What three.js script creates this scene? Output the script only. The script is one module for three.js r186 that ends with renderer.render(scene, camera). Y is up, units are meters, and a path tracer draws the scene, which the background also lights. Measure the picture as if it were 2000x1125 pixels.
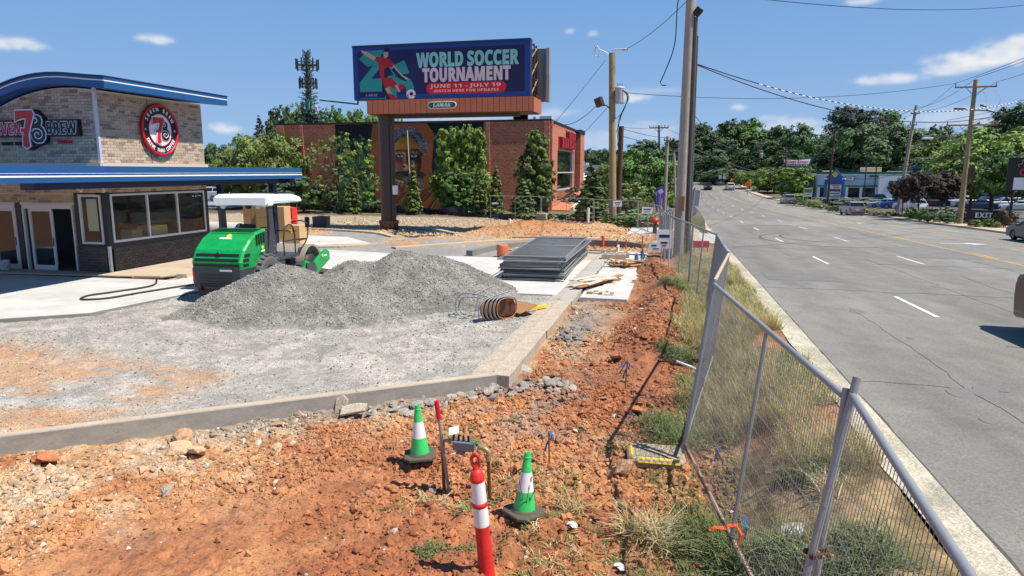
import * as THREE from 'three';
import { RoundedBoxGeometry } from 'three/addons/geometries/RoundedBoxGeometry.js';
import { mergeGeometries, mergeVertices, toCreasedNormals } from 'three/addons/utils/BufferGeometryUtils.js';
import { FontLoader } from 'three/addons/loaders/FontLoader.js';
import { TextGeometry } from 'three/addons/geometries/TextGeometry.js';

// The world is laid out along the street: -z runs up the street, +x crosses it to the right, y is up, metres.
const scene = new THREE.Scene();
const renderer = new THREE.WebGLRenderer();
renderer.toneMapping = THREE.LinearToneMapping;
renderer.toneMappingExposure = 1.30;
renderer.shadowMap.enabled = true;
const camera = new THREE.PerspectiveCamera(45.758, 16 / 9, 0.1, 3000);
camera.position.set(0, 4, 0);
camera.rotation.order = 'YXZ';
camera.rotation.set(-0.16904, 0.23258, 0);

const sun = new THREE.DirectionalLight(new THREE.Color().setRGB(1, 0.945, 0.85), 5.0);
sun.position.set(-2 + 62, 112, -25 + 5);
sun.target.position.set(-2, 0, -25);
sun.castShadow = true;
Object.assign(sun.shadow.camera, { left: -120, right: 120, top: 120, bottom: -120, near: 1, far: 400 });
sun.shadow.mapSize.set(4096, 4096);
scene.add(sun, sun.target);

// ---------- random numbers and noise
function rng(seed) { let s = seed >>> 0; return () => { s = (s + 0x6d2b79f5) | 0; let t = Math.imul(s ^ (s >>> 15), 1 | s); t = (t + Math.imul(t ^ (t >>> 7), 61 | t)) ^ t; return ((t ^ (t >>> 14)) >>> 0) / 4294967296; }; }
const hsh = (x, y) => { let n = Math.imul(x | 0, 374761393) + Math.imul(y | 0, 668265263); n = Math.imul(n ^ (n >>> 13), 1274126177); return ((n ^ (n >>> 16)) >>> 0) / 4294967296; };
function vn(x, y, per = 0) {
  const xi = Math.floor(x), yi = Math.floor(y), fx = x - xi, fy = y - yi, u = fx * fx * (3 - 2 * fx), v = fy * fy * (3 - 2 * fy);
  const w = (a) => (per ? ((a % per) + per) % per : a);
  const x0 = w(xi), x1 = w(xi + 1), y0 = w(yi), y1 = w(yi + 1);
  const a = hsh(x0, y0), b = hsh(x1, y0), c = hsh(x0, y1), d = hsh(x1, y1);
  return a + (b - a) * u + (c - a) * v + (a - b - c + d) * u * v;
}
function fbm(x, y, o = 4, per = 0) { let s = 0, a = 0.5, f = 1; for (let i = 0; i < o; i++) { s += a * vn(x * f + i * 17.3 * (per ? 0 : 1), y * f + i * 9.1 * (per ? 0 : 1), per * f); a *= 0.5; f *= 2; } return s / (1 - Math.pow(0.5, o)); }
const clamp = (x, a = 0, b = 1) => Math.min(b, Math.max(a, x));
const sst = (a, b, x) => { const t = clamp((x - a) / (b - a)); return t * t * (3 - 2 * t); };
const lerp = (a, b, t) => a + (b - a) * t;
const mix3 = (a, b, t) => [lerp(a[0], b[0], t), lerp(a[1], b[1], t), lerp(a[2], b[2], t)];

// ---------- sky: air and clouds
{
  const W = 2048, H = 1024, data = new Float32Array(W * H * 4);
  // clouds: azimuth/elevation of the middle, half width, half height (radians), strength
  const C = [
    [[0.355,0.127], .075, .016, 1.05], [[0.259,0.112], .045, .0085, .85], [[0.323,0.119], .04, .010, .8], [[0.386,0.135], .05, .02, 1.0], [[-0.697,0.161], .024, .007, .85], [[-0.842,0.142], .036, .011, .85], [[-0.06,0.1], .026, .0085, .85], [[0.081,0.084], .013, .006, .75], [[0.223,0.206], .03, .006, .8], [[-0.12,0.186], .009, .004, .6], [[-0.153,0.19], .009, .004, .45],
    [[-0.622,0.055], .024, .010, .8], [[0.147,0.06], .05, .012, .6], [[0.124,0.069], .025, .006, .45], [[0.328,0.061], .07, .02, .45], [[0.157,0.049], .06, .014, .55], [[-0.053,0.109], .07, .006, .25], [[-0.225,0.081], .10, .012, .45], [[-0.116,0.04], .06, .02, .4], [[-0.037,0.053], .06, .02, .35], [[-0.306,0.068], .1, .02, .4],
  ];
  for (let i = 0; i < 46; i++) { const az = 1.0 + hsh(i, 91) * 4.2; C.push([[az > Math.PI ? az - 2 * Math.PI : az, 0.03 + hsh(i, 92) * 0.22], .02 + hsh(i, 93) * .06, .006 + hsh(i, 94) * .012, .5 + .5 * hsh(i, 95)]); }
  const zen = [0.045, 0.12, 0.31], mid = [0.130, 0.335, 0.73], hor = [0.44, 0.64, 0.89];
  for (let j = 0; j < H; j++) {
    const el = ((j + 0.5) / H - 0.5) * Math.PI;
    const near = C.filter((c) => Math.abs(c[0][1] - el) < c[2] * 3.2);
    for (let i = 0; i < W; i++) {
      const th = ((i + 0.5) / W - 0.5) * 2 * Math.PI, dx = Math.cos(th), dz = Math.sin(th), az = Math.atan2(dx, -dz);
      let c;
      if (el < 0) c = [0.30, 0.33, 0.34];
      else { const e = el / (Math.PI / 2); c = e < 0.22 ? mix3(hor, mid, Math.pow(e / 0.22, 0.62)) : mix3(mid, zen, Math.pow((e - 0.22) / 0.78, 0.7)); }
      let d = 0;
      for (const k of near) {
        let da = az - k[0][0]; if (da > Math.PI) da -= 2 * Math.PI; if (da < -Math.PI) da += 2 * Math.PI;
        const x = da / k[1], y = (el - k[0][1]) / k[2];
        if (x * x > 7) continue;
        const q = Math.exp(-(x * x) * 0.9 - (y < 0 ? y * y * 2.6 : y * y * 0.9));
        const n = fbm(az * 95 + k[1] * 900, el * 190, 5);
        d = Math.max(d, k[3] * sst(0.34, 0.86, q * (0.40 + 1.15 * n)));
      }
      if (d > 0) { const t = fbm(az * 60 + 7, el * 120, 3); c = mix3(c, mix3([0.66, 0.74, 0.88], [0.98, 0.97, 0.97], t), d); }
      const o = (j * W + i) * 4, lum = 0.725; data[o] = c[0] * lum; data[o + 1] = c[1] * lum; data[o + 2] = c[2] * lum; data[o + 3] = 1;
    }
  }
  const sky = new THREE.DataTexture(data, W, H, THREE.RGBAFormat, THREE.FloatType);
  sky.mapping = THREE.EquirectangularReflectionMapping; sky.magFilter = THREE.LinearFilter; sky.minFilter = THREE.LinearFilter; sky.needsUpdate = true;
  scene.background = sky; scene.environment = sky;
}

// ---------- textures
function dtex(n, fn, srgb = false, rep = 1) {
  const d = new Uint8Array(n * n * 4);
  for (let j = 0; j < n; j++) for (let i = 0; i < n; i++) { const c = fn(i / n, j / n, i, j), o = (j * n + i) * 4; if (typeof c === 'number') d[o] = d[o + 1] = d[o + 2] = clamp(c) * 255; else { d[o] = clamp(c[0]) * 255; d[o + 1] = clamp(c[1]) * 255; d[o + 2] = clamp(c[2]) * 255; } d[o + 3] = 255; }
  const t = new THREE.DataTexture(d, n, n); t.wrapS = t.wrapT = THREE.RepeatWrapping; t.magFilter = THREE.LinearFilter; t.minFilter = THREE.LinearFilter;
  if (srgb) t.colorSpace = THREE.SRGBColorSpace; t.repeat.set(rep, rep); t.needsUpdate = true; return t;
}
function ctex(w, h, draw) { const c = document.createElement('canvas'); c.width = w; c.height = h; draw(c.getContext('2d'), w, h); const t = new THREE.CanvasTexture(c); t.colorSpace = THREE.SRGBColorSpace; t.anisotropy = 8; return t; }
// grey multipliers, uv in metres
const TX = {
  soil: dtex(512, (u, v) => 0.76 + 0.50 * (fbm(u * 16, v * 16, 5, 16) - 0.5) + 0.34 * (vn(u * 128, v * 128, 128) - 0.5) - 0.25 * sst(0.72, 0.86, vn(u * 64 + 9, v * 64, 64)), false, 0.5),
  soilB: dtex(512, (u, v) => 0.6 * fbm(u * 20, v * 20, 5, 20) + 0.4 * Math.abs(2 * fbm(u * 48 + 3, v * 48, 3, 48) - 1), false, 0.5),
  stone: dtex(512, (u, v, i, j) => { const n = vn(u * 150, v * 150, 150), m = vn(u * 64 + 3, v * 64, 64); return 0.52 + 0.42 * Math.pow(n, 1.6) + 0.30 * (m - 0.5) + 0.2 * (fbm(u * 8, v * 8, 3, 8) - 0.5); }, false, 0.7),
  stoneB: dtex(512, (u, v) => 0.5 * vn(u * 150, v * 150, 150) + 0.5 * vn(u * 64 + 3, v * 64, 64), false, 0.7),
  conc: dtex(512, (u, v) => 0.80 + 0.30 * (fbm(u * 6, v * 6, 5, 6) - 0.5) + 0.07 * (vn(u * 256, v * 256, 256) - 0.5), false, 0.33),
  asph: dtex(1024, (u, v) => 0.66 + 0.26 * (vn(u * 512, v * 512, 512) - 0.5) + 0.24 * (vn(u * 230, v * 230, 230) - 0.5) + 0.12 * (fbm(u * 10, v * 10, 4, 10) - 0.5), false, 0.22),
  wood: dtex(256, (u, v) => 0.72 + 0.5 * (fbm(u * 32, v * 3 + 2, 4, 0) - 0.5) * Math.min(1, 8 * Math.min(u, 1 - u)), false, 1.2),
  stain: dtex(512, (u, v) => { const n = fbm(u * 5, v * 10, 5, 10), m = vn(u * 60, v * 60, 60); return 0.84 + 0.5 * (n - 0.5) - 0.4 * sst(0.62, 0.7, n) * m + 0.12 * (m - 0.5); }, false, 0.8),
  rust: dtex(256, (u, v) => { const n = fbm(u * 8, v * 8, 5, 8); return mix3([0.92, 0.82, 0.75], [0.55, 0.38, 0.30], sst(0.42, 0.62, n)); }, true, 1),
};
TX.wood.wrapS = TX.wood.wrapT = THREE.MirroredRepeatWrapping;

// ---------- materials (linear base colours)
const M = {};
function mat(name, c, rough = 0.8, o = {}) { const phys = 'transmission' in o || 'clearcoat' in o; const m = new (phys ? THREE.MeshPhysicalMaterial : THREE.MeshStandardMaterial)({ roughness: rough, ...o }); if (typeof c === 'string') m.color.set(c); else m.color.setRGB(...c); m.name = name; return m; }
const k = (n, c, r, o) => (M[n] = mat(n, c, r, o));
k('soil', [1, 1, 1], 0.95, { vertexColors: true, map: TX.soil, bumpMap: TX.soilB, bumpScale: 0.022 });
k('gravel', [1, 1, 1], 0.95, { vertexColors: true, map: TX.stone, bumpMap: TX.stoneB, bumpScale: 0.005 });
k('clod', [1, 1, 1], 0.95); k('pebble', [1, 1, 1], 0.9);
k('concrete', [0.50, 0.46, 0.40], 0.85, { map: TX.conc }); k('slab', [0.68, 0.65, 0.60], 0.8, { map: TX.conc }); k('oldconc', [0.66, 0.54, 0.41], 0.9, { map: TX.stone }); k('greyconc', [0.27, 0.26, 0.24], 0.9, { map: TX.conc }); k('tanconc', [0.62, 0.49, 0.35], 0.85, { map: TX.conc });
k('asphalt', [1, 1, 1], 0.9, { map: TX.asph, vertexColors: true }); k('crack', [0.085, 0.08, 0.075], 0.95);
k('paintW', [0.80, 0.80, 0.78], 0.7, { map: TX.conc }); k('paintY', [0.78, 0.50, 0.14], 0.7, { map: TX.conc });
k('blue', [0.012, 0.088, 0.25], 0.38); k('navy', [0.008, 0.018, 0.075], 0.45); k('white', [0.82, 0.82, 0.80], 0.45); k('whiteM', [0.62, 0.63, 0.66], 0.45, { metalness: 0.2 });
k('black', [0.012, 0.012, 0.013], 0.5); k('dark', [0.034, 0.032, 0.031], 0.6); k('rubber', [0.022, 0.022, 0.022], 0.85); k('charcoal', [0.052, 0.055, 0.066], 0.5); k('mortarL', [0.80, 0.71, 0.58], 0.95); k('mortarD', [0.34, 0.29, 0.24], 0.95);
k('red', [0.66, 0.012, 0.022], 0.4); k('redO', [0.86, 0.036, 0.03], 0.5, { map: TX.stain }); k('green', [0.006, 0.40, 0.085], 0.4, { map: TX.stain }); k('cone', [0.06, 0.72, 0.18], 0.5, { map: TX.stain }); k('dgreen', [0.015, 0.11, 0.07], 0.5);
k('galv', [0.40, 0.40, 0.405], 0.5, { metalness: 0.35, map: TX.conc }); k('steel', [0.27, 0.275, 0.28], 0.55, { metalness: 0.4 }); k('greyM', [0.20, 0.21, 0.23], 0.55, { metalness: 0.35 }); k('rusty', [0.13, 0.06, 0.035], 0.85, { map: TX.rust, metalness: 0.2 }); k('copper', [0.20, 0.088, 0.035], 0.55, { metalness: 0.5 }); k('brass', [0.45, 0.34, 0.19], 0.5, { metalness: 0.5 });
k('glass', [0.80, 0.90, 0.88], 0.03, { transmission: 1, thickness: 0, ior: 1.5 }); k('carglass', [0.015, 0.018, 0.02], 0.06); k('darkglass', [0.012, 0.018, 0.018], 0.06);
k('timber', [0.80, 0.70, 0.54], 0.85, { map: TX.wood }); k('timberW', [0.86, 0.81, 0.72], 0.85, { map: TX.wood }); k('timberO', [0.50, 0.24, 0.10], 0.85, { map: TX.wood }); k('poleG', [0.54, 0.445, 0.37], 0.95, { map: TX.wood }); k('poleT', [0.46, 0.34, 0.17], 0.95, { map: TX.wood }); k('poleB', [0.12, 0.055, 0.04], 0.95, { map: TX.wood });
k('card', [0.58, 0.37, 0.18], 0.85); k('yellow', [0.80, 0.60, 0.03], 0.55); k('blueTape', [0.01, 0.14, 0.50], 0.5); k('orange', [0.85, 0.12, 0.02], 0.55); k('silt', [0.012, 0.012, 0.014], 0.7);
k('bark', [0.10, 0.075, 0.055], 0.95); k('wire', [0.02, 0.02, 0.022], 0.6); k('brown', [0.065, 0.038, 0.030], 0.45);

// ---------- geometry helpers
const V = (x, y, z) => new THREE.Vector3(x, y, z);
const _m = new THREE.Matrix4(), _q = new THREE.Quaternion(), _e = new THREE.Euler();
function at(g, x = 0, y = 0, z = 0, rx = 0, ry = 0, rz = 0) { _q.setFromEuler(_e.set(rx, ry, rz, 'YXZ')); return g.applyMatrix4(_m.compose(V(x, y, z), _q, V(1, 1, 1))); }
const bx = (w, h, d, x, y, z, rx, ry, rz) => at(new THREE.BoxGeometry(w, h, d), x, y, z, rx, ry, rz);
const rb = (w, h, d, r, x, y, z, rx, ry, rz) => at(new RoundedBoxGeometry(w, h, d, 1, r), x, y, z, rx, ry, rz);
function bar(a, b, r0, r1 = r0, n = 8, caps = true) {   // a round bar between two points
  const A = V(...a), B = V(...b), L = A.distanceTo(B), g = new THREE.CylinderGeometry(r1, r0, L, n, 1, !caps);
  _q.setFromUnitVectors(V(0, 1, 0), B.clone().sub(A).normalize()); return g.applyMatrix4(_m.compose(A.add(B).multiplyScalar(0.5), _q, V(1, 1, 1)));
}
function beam(a, b, w, h) { const A = V(...a), B = V(...b), L = A.distanceTo(B), g = new THREE.BoxGeometry(w, h, L); const o = new THREE.Object3D(); o.position.copy(A).add(B).multiplyScalar(0.5); o.lookAt(B); o.updateMatrix(); return g.applyMatrix4(o.matrix); }
function tube(pts, r, n = 6, seg = 0, closed = false) { const c = new THREE.CatmullRomCurve3(pts.map((p) => V(...p)), closed, 'centripetal'); return new THREE.TubeGeometry(c, seg || pts.length * 5, r, n, closed); }
const lathe = (pts, n = 20) => new THREE.LatheGeometry(pts.map((p) => new THREE.Vector2(...p)), n);
function ext(pts, depth, bevel = 0, holes = []) {   // outline in x/y pushed along +z
  const s = new THREE.Shape(pts.map((p) => new THREE.Vector2(...p))); for (const h of holes) s.holes.push(new THREE.Path(h.map((p) => new THREE.Vector2(...p))));
  return new THREE.ExtrudeGeometry(s, { depth: depth - 2 * bevel, bevelEnabled: bevel > 0, bevelSize: bevel, bevelThickness: bevel, bevelSegments: 1, curveSegments: 10 }).translate(0, 0, bevel);
}
function tidy(g, keep) {
  keep = keep || g.userData.uv; g = g.index ? g.toNonIndexed() : g;
  if (!g.attributes.normal) g.computeVertexNormals();
  const out = new THREE.BufferGeometry(); out.setAttribute('position', g.attributes.position); out.setAttribute('normal', g.attributes.normal);
  if (keep) out.setAttribute('uv', g.attributes.uv);
  else {
    const p = g.attributes.position.array, n = p.length / 3, uv = new Float32Array(n * 2), A = V(), B = V(), Cc = V();
    for (let i = 0; i < n; i += 3) {
      A.fromArray(p, i * 3); B.fromArray(p, i * 3 + 3); Cc.fromArray(p, i * 3 + 6); B.sub(A); Cc.sub(A); B.cross(Cc);
      const ax = Math.abs(B.x), ay = Math.abs(B.y), az = Math.abs(B.z);
      for (let q = i; q < i + 3; q++) { const x = p[q * 3], y = p[q * 3 + 1], z = p[q * 3 + 2]; if (ay >= ax && ay >= az) { uv[q * 2] = x; uv[q * 2 + 1] = z; } else if (ax >= az) { uv[q * 2] = z; uv[q * 2 + 1] = y; } else { uv[q * 2] = x; uv[q * 2 + 1] = y; } }
    }
    out.setAttribute('uv', new THREE.BufferAttribute(uv, 2));
  }
  return out;
}
const keepUV = (g) => { g.userData.uv = true; return g; };
function fin(list) { list = (Array.isArray(list) ? list.flat(9) : [list]).map((g) => tidy(g)); return list.length > 1 ? mergeGeometries(list, false) : list[0]; }

// ---------- things, parts, setting
const used = {};
function numbered(n) { used[n] = (used[n] ?? -1) + 1; return used[n] ? n + '_' + String(used[n]).padStart(3, '0') : n; }
function shade(o) { o.castShadow = true; o.receiveShadow = true; return o; }
function tag(o, label, category, group, kind) { if (label) o.userData.label = label; if (category) o.userData.category = category; if (group) o.userData.group = group; if (kind) o.userData.kind = kind; return o; }
function thing(name, label, category, p = [0, 0, 0], turn = 0, group) { const o = new THREE.Group(); o.name = numbered(name); o.position.set(...p); o.rotation.y = turn; scene.add(o); return tag(o, label, category, group); }
function part(name, g, m, parent, label) { const o = shade(new THREE.Mesh(g.isBufferGeometry && g.userData.ready ? g : fin(g), m)); o.name = name; parent.add(o); if (label) o.userData.label = label; return o; }
function ready(g) { const f = fin(g); f.userData.ready = true; return f; }
function solo(name, g, m, label, category, p = [0, 0, 0], turn = 0, group) { const o = part(numbered(name), g, m, scene); o.position.set(...p); o.rotation.y = turn; return tag(o, label, category, group); }
function setting(name, g, m) { const o = part(numbered(name), g, m, scene); o.userData.kind = 'structure'; return o; }
function copyOf(src, p, turn, label, scale) { const o = src.clone(); o.name = numbered(src.name.replace(/_\d+$/, '')); o.position.set(...p); if (turn !== undefined) o.rotation.y = turn; if (scale) Array.isArray(scale) ? o.scale.set(...scale) : o.scale.setScalar(scale); o.userData = { ...src.userData }; if (label) o.userData.label = label; scene.add(o); return o; }
function swarm(name, g, m, list, parent, label, category) {   // list of [x, y, z, sx, sy, sz, rx, ry, rz, r, g, b]
  const o = shade(new THREE.InstancedMesh(g, m, list.length)), c = new THREE.Color();
  list.forEach((a, i) => { _q.setFromEuler(_e.set(a[6], a[7], a[8])); o.setMatrixAt(i, _m.compose(V(a[0], a[1], a[2]), _q, V(a[3], a[4], a[5]))); if (a.length > 9) o.setColorAt(i, c.setRGB(a[9], a[10], a[11])); });
  o.name = parent === scene ? numbered(name) : name; o.userData.kind = 'stuff'; parent.add(o); if (label) tag(o, label, category); return o;
}
function stoneGeo(seed, flat = 0.75, det = 0) {
  const g = mergeVertices(new THREE.IcosahedronGeometry(0.5, det).deleteAttribute('uv').deleteAttribute('normal')), p = g.attributes.position, r = rng(seed);
  const ox = r() * 50, oy = r() * 50;
  for (let i = 0; i < p.count; i++) { const x = p.getX(i), y = p.getY(i), z = p.getZ(i), s = 0.50 + 1.0 * vn(x * 2.6 + ox + z * 1.3, y * 2.6 + oy - z * 1.7); p.setXYZ(i, x * s * 1.15, y * s * flat, z * s); }
  const q = g.toNonIndexed(); q.computeVertexNormals(); return ready(q);
}
const STONES = [1, 2, 3, 4, 5, 6].map((s) => stoneGeo(s * 7, 0.6 + 0.06 * s));
const ROCKS = [1, 2, 3, 4, 5].map((s) => stoneGeo(s * 13, 0.55 + 0.08 * s, 1));

// heightfield sheet: rows of z, in each row x from a to b
function sheet(zs, nx, xa, xb, hy, col) {
  const nz = zs.length, pos = new Float32Array(nz * (nx + 1) * 3), uv = new Float32Array(nz * (nx + 1) * 2), cl = new Float32Array(nz * (nx + 1) * 3), idx = [];
  let o = 0;
  for (let j = 0; j < nz; j++) { const z = zs[j], a = xa(z), b = xb(z); for (let i = 0; i <= nx; i++, o++) { const x = a + (b - a) * i / nx, y = hy(x, z); pos.set([x, y, z], o * 3); uv.set([x, z], o * 2); cl.set(col(x, z, y), o * 3); } }
  for (let j = 0; j < nz - 1; j++) for (let i = 0; i < nx; i++) { const a = j * (nx + 1) + i, b = a + 1, c = a + nx + 1, d = c + 1; idx.push(a, b, c, b, d, c); }
  const g = new THREE.BufferGeometry(); g.setAttribute('position', new THREE.BufferAttribute(pos, 3)); g.setAttribute('uv', new THREE.BufferAttribute(uv, 2)); g.setAttribute('color', new THREE.BufferAttribute(cl, 3)); g.setIndex(idx); g.computeVertexNormals(); g.userData.ready = true; return g;
}
function zrows(z0, z1, d0, gr) { const a = [z0]; let z = z0, d = d0; while (z > z1) { z -= d; d *= gr; a.push(z); } return a; }

// ---------- lie of the land
function yr(z) { const s = -z; if (s < 100) return 1 - 0.02495 * s; const t = s - 100; if (t < 60) return -1.495 - 0.025 * t + 0.00054 * t * t; if (t < 230) return -1.051 + 0.0398 * (t - 60); return 5.72 + 0.012 * (t - 230); }
const bend = (z) => { const s = -z; return s > 190 ? -Math.min(60, (s - 190) * (s - 190) * 0.0009) : 0; };
const narrow = (z) => 1 - 0.32 * sst(108, 172, -z);
const XL = 2.775, XR = 23.1;
const rx = (a, z) => XL + (a - XL) * narrow(z) + bend(z);          // lateral place on the carriageway
function dWall(x, z) { return (x + 8.65) * 0.595 + (z + 6.84) * 0.8035; }   // metres in front of the front kerb wall
function ridge(x, z) { const c = -0.35 + 0.25 * Math.sin(z * 0.55) + 0.012 * (z + 20), a = sst(-11.5, -14.5, z) * (1 - sst(-25.5, -28.5, z)); return a * 0.34 * Math.exp(-Math.pow((x - c) / 0.55, 2)) * (0.75 + 0.5 * fbm(x * 1.6, z * 1.2, 3)); }
function site(x, z) {
  let h = 0.42;
  const d = dWall(x, z);
  if (z > -20) { const low = 0.22 - 0.14 * sst(0, 3, d) + 0.05 * sst(-7, -3, z); const t = z > -11.1 ? sst(-0.25, 0.05, d) : sst(-3.0, -2.7, x); h = lerp(0.42, lerp(low, 0.36, sst(-11.5, -18.5, z)), t); }
  h += ridge(x, z);
  const yv = yr(z) + 0.02, t = sst(0.35, 2.0, x); h = lerp(h, yv, t * (1 - 0 * t));
  if (x > 0.2) h += 0.05 * (fbm(x * 1.3, z * 1.3, 3) - 0.5) * (1 - sst(1.6, 2.2, x));
  const far = sst(-62, -110, z) * (1 - sst(2, 1, x) * 0); if (far > 0) h = lerp(h, Math.max(yr(z) + 0.15, -1.2), far * sst(-60, -4, x) + 0 * far);
  return h;
}
// loose earth roughness
function rough(x, z) {
  let r = 0.11 * (fbm(x * 0.9, z * 0.9, 4) - 0.5) + 0.085 * (fbm(x * 4.2 + 9, z * 4.2, 3) - 0.5);
  const lumpy = sst(0.45, 0.62, fbm(x * 0.55 + 31, z * 0.55 + 12, 3));
  r += 0.045 * (fbm(x * 11 + 3, z * 11, 2) - 0.5) + 0.016 * (vn(x * 21, z * 21) - 0.5);
  r += lumpy * 0.10 * Math.pow(vn(x * 7 + 3, z * 7), 2) + lumpy * 0.05 * vn(x * 15, z * 15);
  return r;
}
const PITS = [[-8.6, -40.2, 2.0, .55], [-6.4, -40.8, 1.6, .35], [-11.2, -43.0, 1.4, .3], [-4.4, -45.2, 1.3, .3], [-2.45, -7.4, .42, -.13], [-3.0, -7.25, .3, -.09], [-1.9, -7.1, .28, -.07], [0.1, -8.35, .5, -.16], [-2.6, -7.05, .22, .10], [-2.2, -7.0, .18, .08], [0.35, -10.6, .35, -.14], [-1.15, -7.0, .16, .08], [-1.0, -7.6, .2, .07]];
function dirtY(x, z) {
  if (z < -7 && z > -28 && x < -3.1 && dWall(x, z) < -0.2 || (z < -18.9 && z > -30.3 && x < -1.3)) return 0.26;
  let h = site(x, z) + rough(x, z) * (1 - 0.75 * sst(1.2, 2.1, x));
  for (const p of PITS) { const q = ((x - p[0]) ** 2 + (z - p[1]) ** 2) / (p[2] * p[2]); if (q < 6) h += p[3] * Math.exp(-q); }
  return h;
}
const SOIL = { orange: [0.60, 0.275, 0.12], tan: [0.70, 0.47, 0.265], red: [0.43, 0.155, 0.066], deep: [0.34, 0.105, 0.04], pale: [0.68, 0.55, 0.40], grey: [0.33, 0.30, 0.265], turf: [0.15, 0.14, 0.05], straw: [0.42, 0.33, 0.17] };
function dirtCol(x, z) {
  const n = fbm(x * 0.55, z * 0.55, 4), n2 = fbm(x * 2.1 + 40, z * 2.1, 4), n3 = vn(x * 9, z * 9);
  let c = mix3(SOIL.orange, SOIL.red, sst(0.42, 0.68, n + 0.25 * (n2 - 0.5)));
  const left = sst(-3.0, -6.6, x + 0.6 * (z + 8)); c = mix3(c, SOIL.tan, 0.75 * left * sst(0.3, 0.6, n2));
  c = mix3(c, SOIL.pale, left * sst(0.58, 0.74, n2) * 0.6);
  const fenceRed = sst(-2.2, -0.6, x) * sst(-8.5, -10.5, z); c = mix3(c, mix3(SOIL.red, SOIL.deep, n2), 0.75 * fenceRed);
  const mid = Math.exp(-(((x + 1.6) / 1.6) ** 2 + ((z + 10.2) / 1.5) ** 2)); c = mix3(c, SOIL.grey, 0.55 * mid * sst(0.4, 0.6, n2));
  const d = dWall(x, z); if (z > -11.6) c = mix3(c, SOIL.grey, 0.8 * (1 - sst(0.1, 0.75, d)) * sst(-7.2, -6, x));
  if (z < -11) c = mix3(c, SOIL.grey, 0.85 * Math.exp(-(((x + 2.1) / 0.55) ** 2 + ((z + 16.6) / 2.4) ** 2)));
  if (z < -29) { const f = sst(-29, -33, z), nn = fbm(x * 0.22 + 5, z * 0.3, 4); let q = mix3([0.66, 0.44, 0.24], SOIL.orange, sst(0.5, 0.66, nn)); q = mix3(q, [0.52, 0.42, 0.29], sst(-8, -16, x) * sst(-38, -42, z)); q = mix3(q, [0.10, 0.06, 0.035], sst(-50, -53, z) * 0.8); q = mix3(q, SOIL.orange, 0.9 * Math.exp(-(((x + 8.2) / 3.4) ** 2 + ((z + 40) / 2.6) ** 2))); c = mix3(c, q, f); }
  const v = sst(0.3, 0.9, x + 0.4 * (n - 0.5)); if (v > 0) { const g = mix3(SOIL.straw, SOIL.turf, sst(0.35, 0.6, n2)); c = mix3(c, mix3(g, SOIL.orange, 0.55 * sst(0.55, 0.65, n)), v * 0.8); }
  if (z > -9) c = mix3(c, [0.26, 0.20, 0.06], 0.35 * sst(-3, -0.5, x) * sst(0.5, 0.66, n2));
  const b = (0.86 + 0.28 * n3) * 0.92; return [c[0] * b, c[1] * b * 0.98, c[2] * b * 0.94];
}
// ground: one wide sheet to the horizon
{
  const H = (x, z) => {
    if (x > XL - 0.5 + bend(z) && x < XR + 2) return yr(z) - 0.35;
    if (x >= XR + 2) return yr(z) + 0.08 + 0.02 * Math.min(60, Math.max(0, x - 45)) * sst(40, 90, -z);
    const h = site(Math.min(x, 0), z); return (z > -54 && x > -62 ? h - 0.6 : h - 0.02) + (z < -150 ? 3 * sst(-150, -400, z) : 0);
  };
  const col = (x, z) => { const n = fbm(x * 0.05, z * 0.05, 4); let c = mix3([0.075, 0.085, 0.03], [0.20, 0.17, 0.085], sst(0.35, 0.65, n)); if (z > -52 && x < 2) c = SOIL.orange; return c; };
  const xsL = [-900, -500, -300, -200, -140, -100, -80, -64, -52, -46, -38, -30, -24, -18, -13, -9, -6, -3, 0, 1.2, 2.0, 2.25]; const xsR = [25.1, 27, 30, 34, 38, 42, 48, 56, 66, 80, 100, 140, 200, 300, 500, 900];
  const xs = xsL.concat([2.3, 25.05], xsR);
  const zs = zrows(30, -1500, 1.6, 1.025);
  const pos = [], cl = [], idx = [];
  zs.forEach((z) => xs.forEach((x) => { const xx = x > 2 && x < 800 ? x + bend(z) * (x < 60 ? 1 : 0) : x; pos.push(xx, H(x, z), z); cl.push(...col(x, z)); }));
  for (let j = 0; j < zs.length - 1; j++) for (let i = 0; i < xs.length - 1; i++) { const a = j * xs.length + i, b = a + 1, c = a + xs.length, d = c + 1; idx.push(a, b, c, b, d, c); }
  const g = new THREE.BufferGeometry(); g.setAttribute('position', new THREE.Float32BufferAttribute(pos, 3)); g.setAttribute('color', new THREE.Float32BufferAttribute(cl, 3)); const uv = []; for (let i = 0; i < pos.length; i += 3) uv.push(pos[i], pos[i + 2]); g.setAttribute('uv', new THREE.Float32BufferAttribute(uv, 2)); g.setIndex(idx); g.computeVertexNormals(); g.userData.ready = true;
  setting('ground', g, M.soil);
}
// the bare red earth of the site
setting('dirt_ground', sheet(zrows(-2.8, -54, 0.036, 1.0086), 520, (z) => lerp(-10.5, -64, sst(-9, -40, z)), () => 2.31, dirtY, dirtCol), M.soil);

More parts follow.
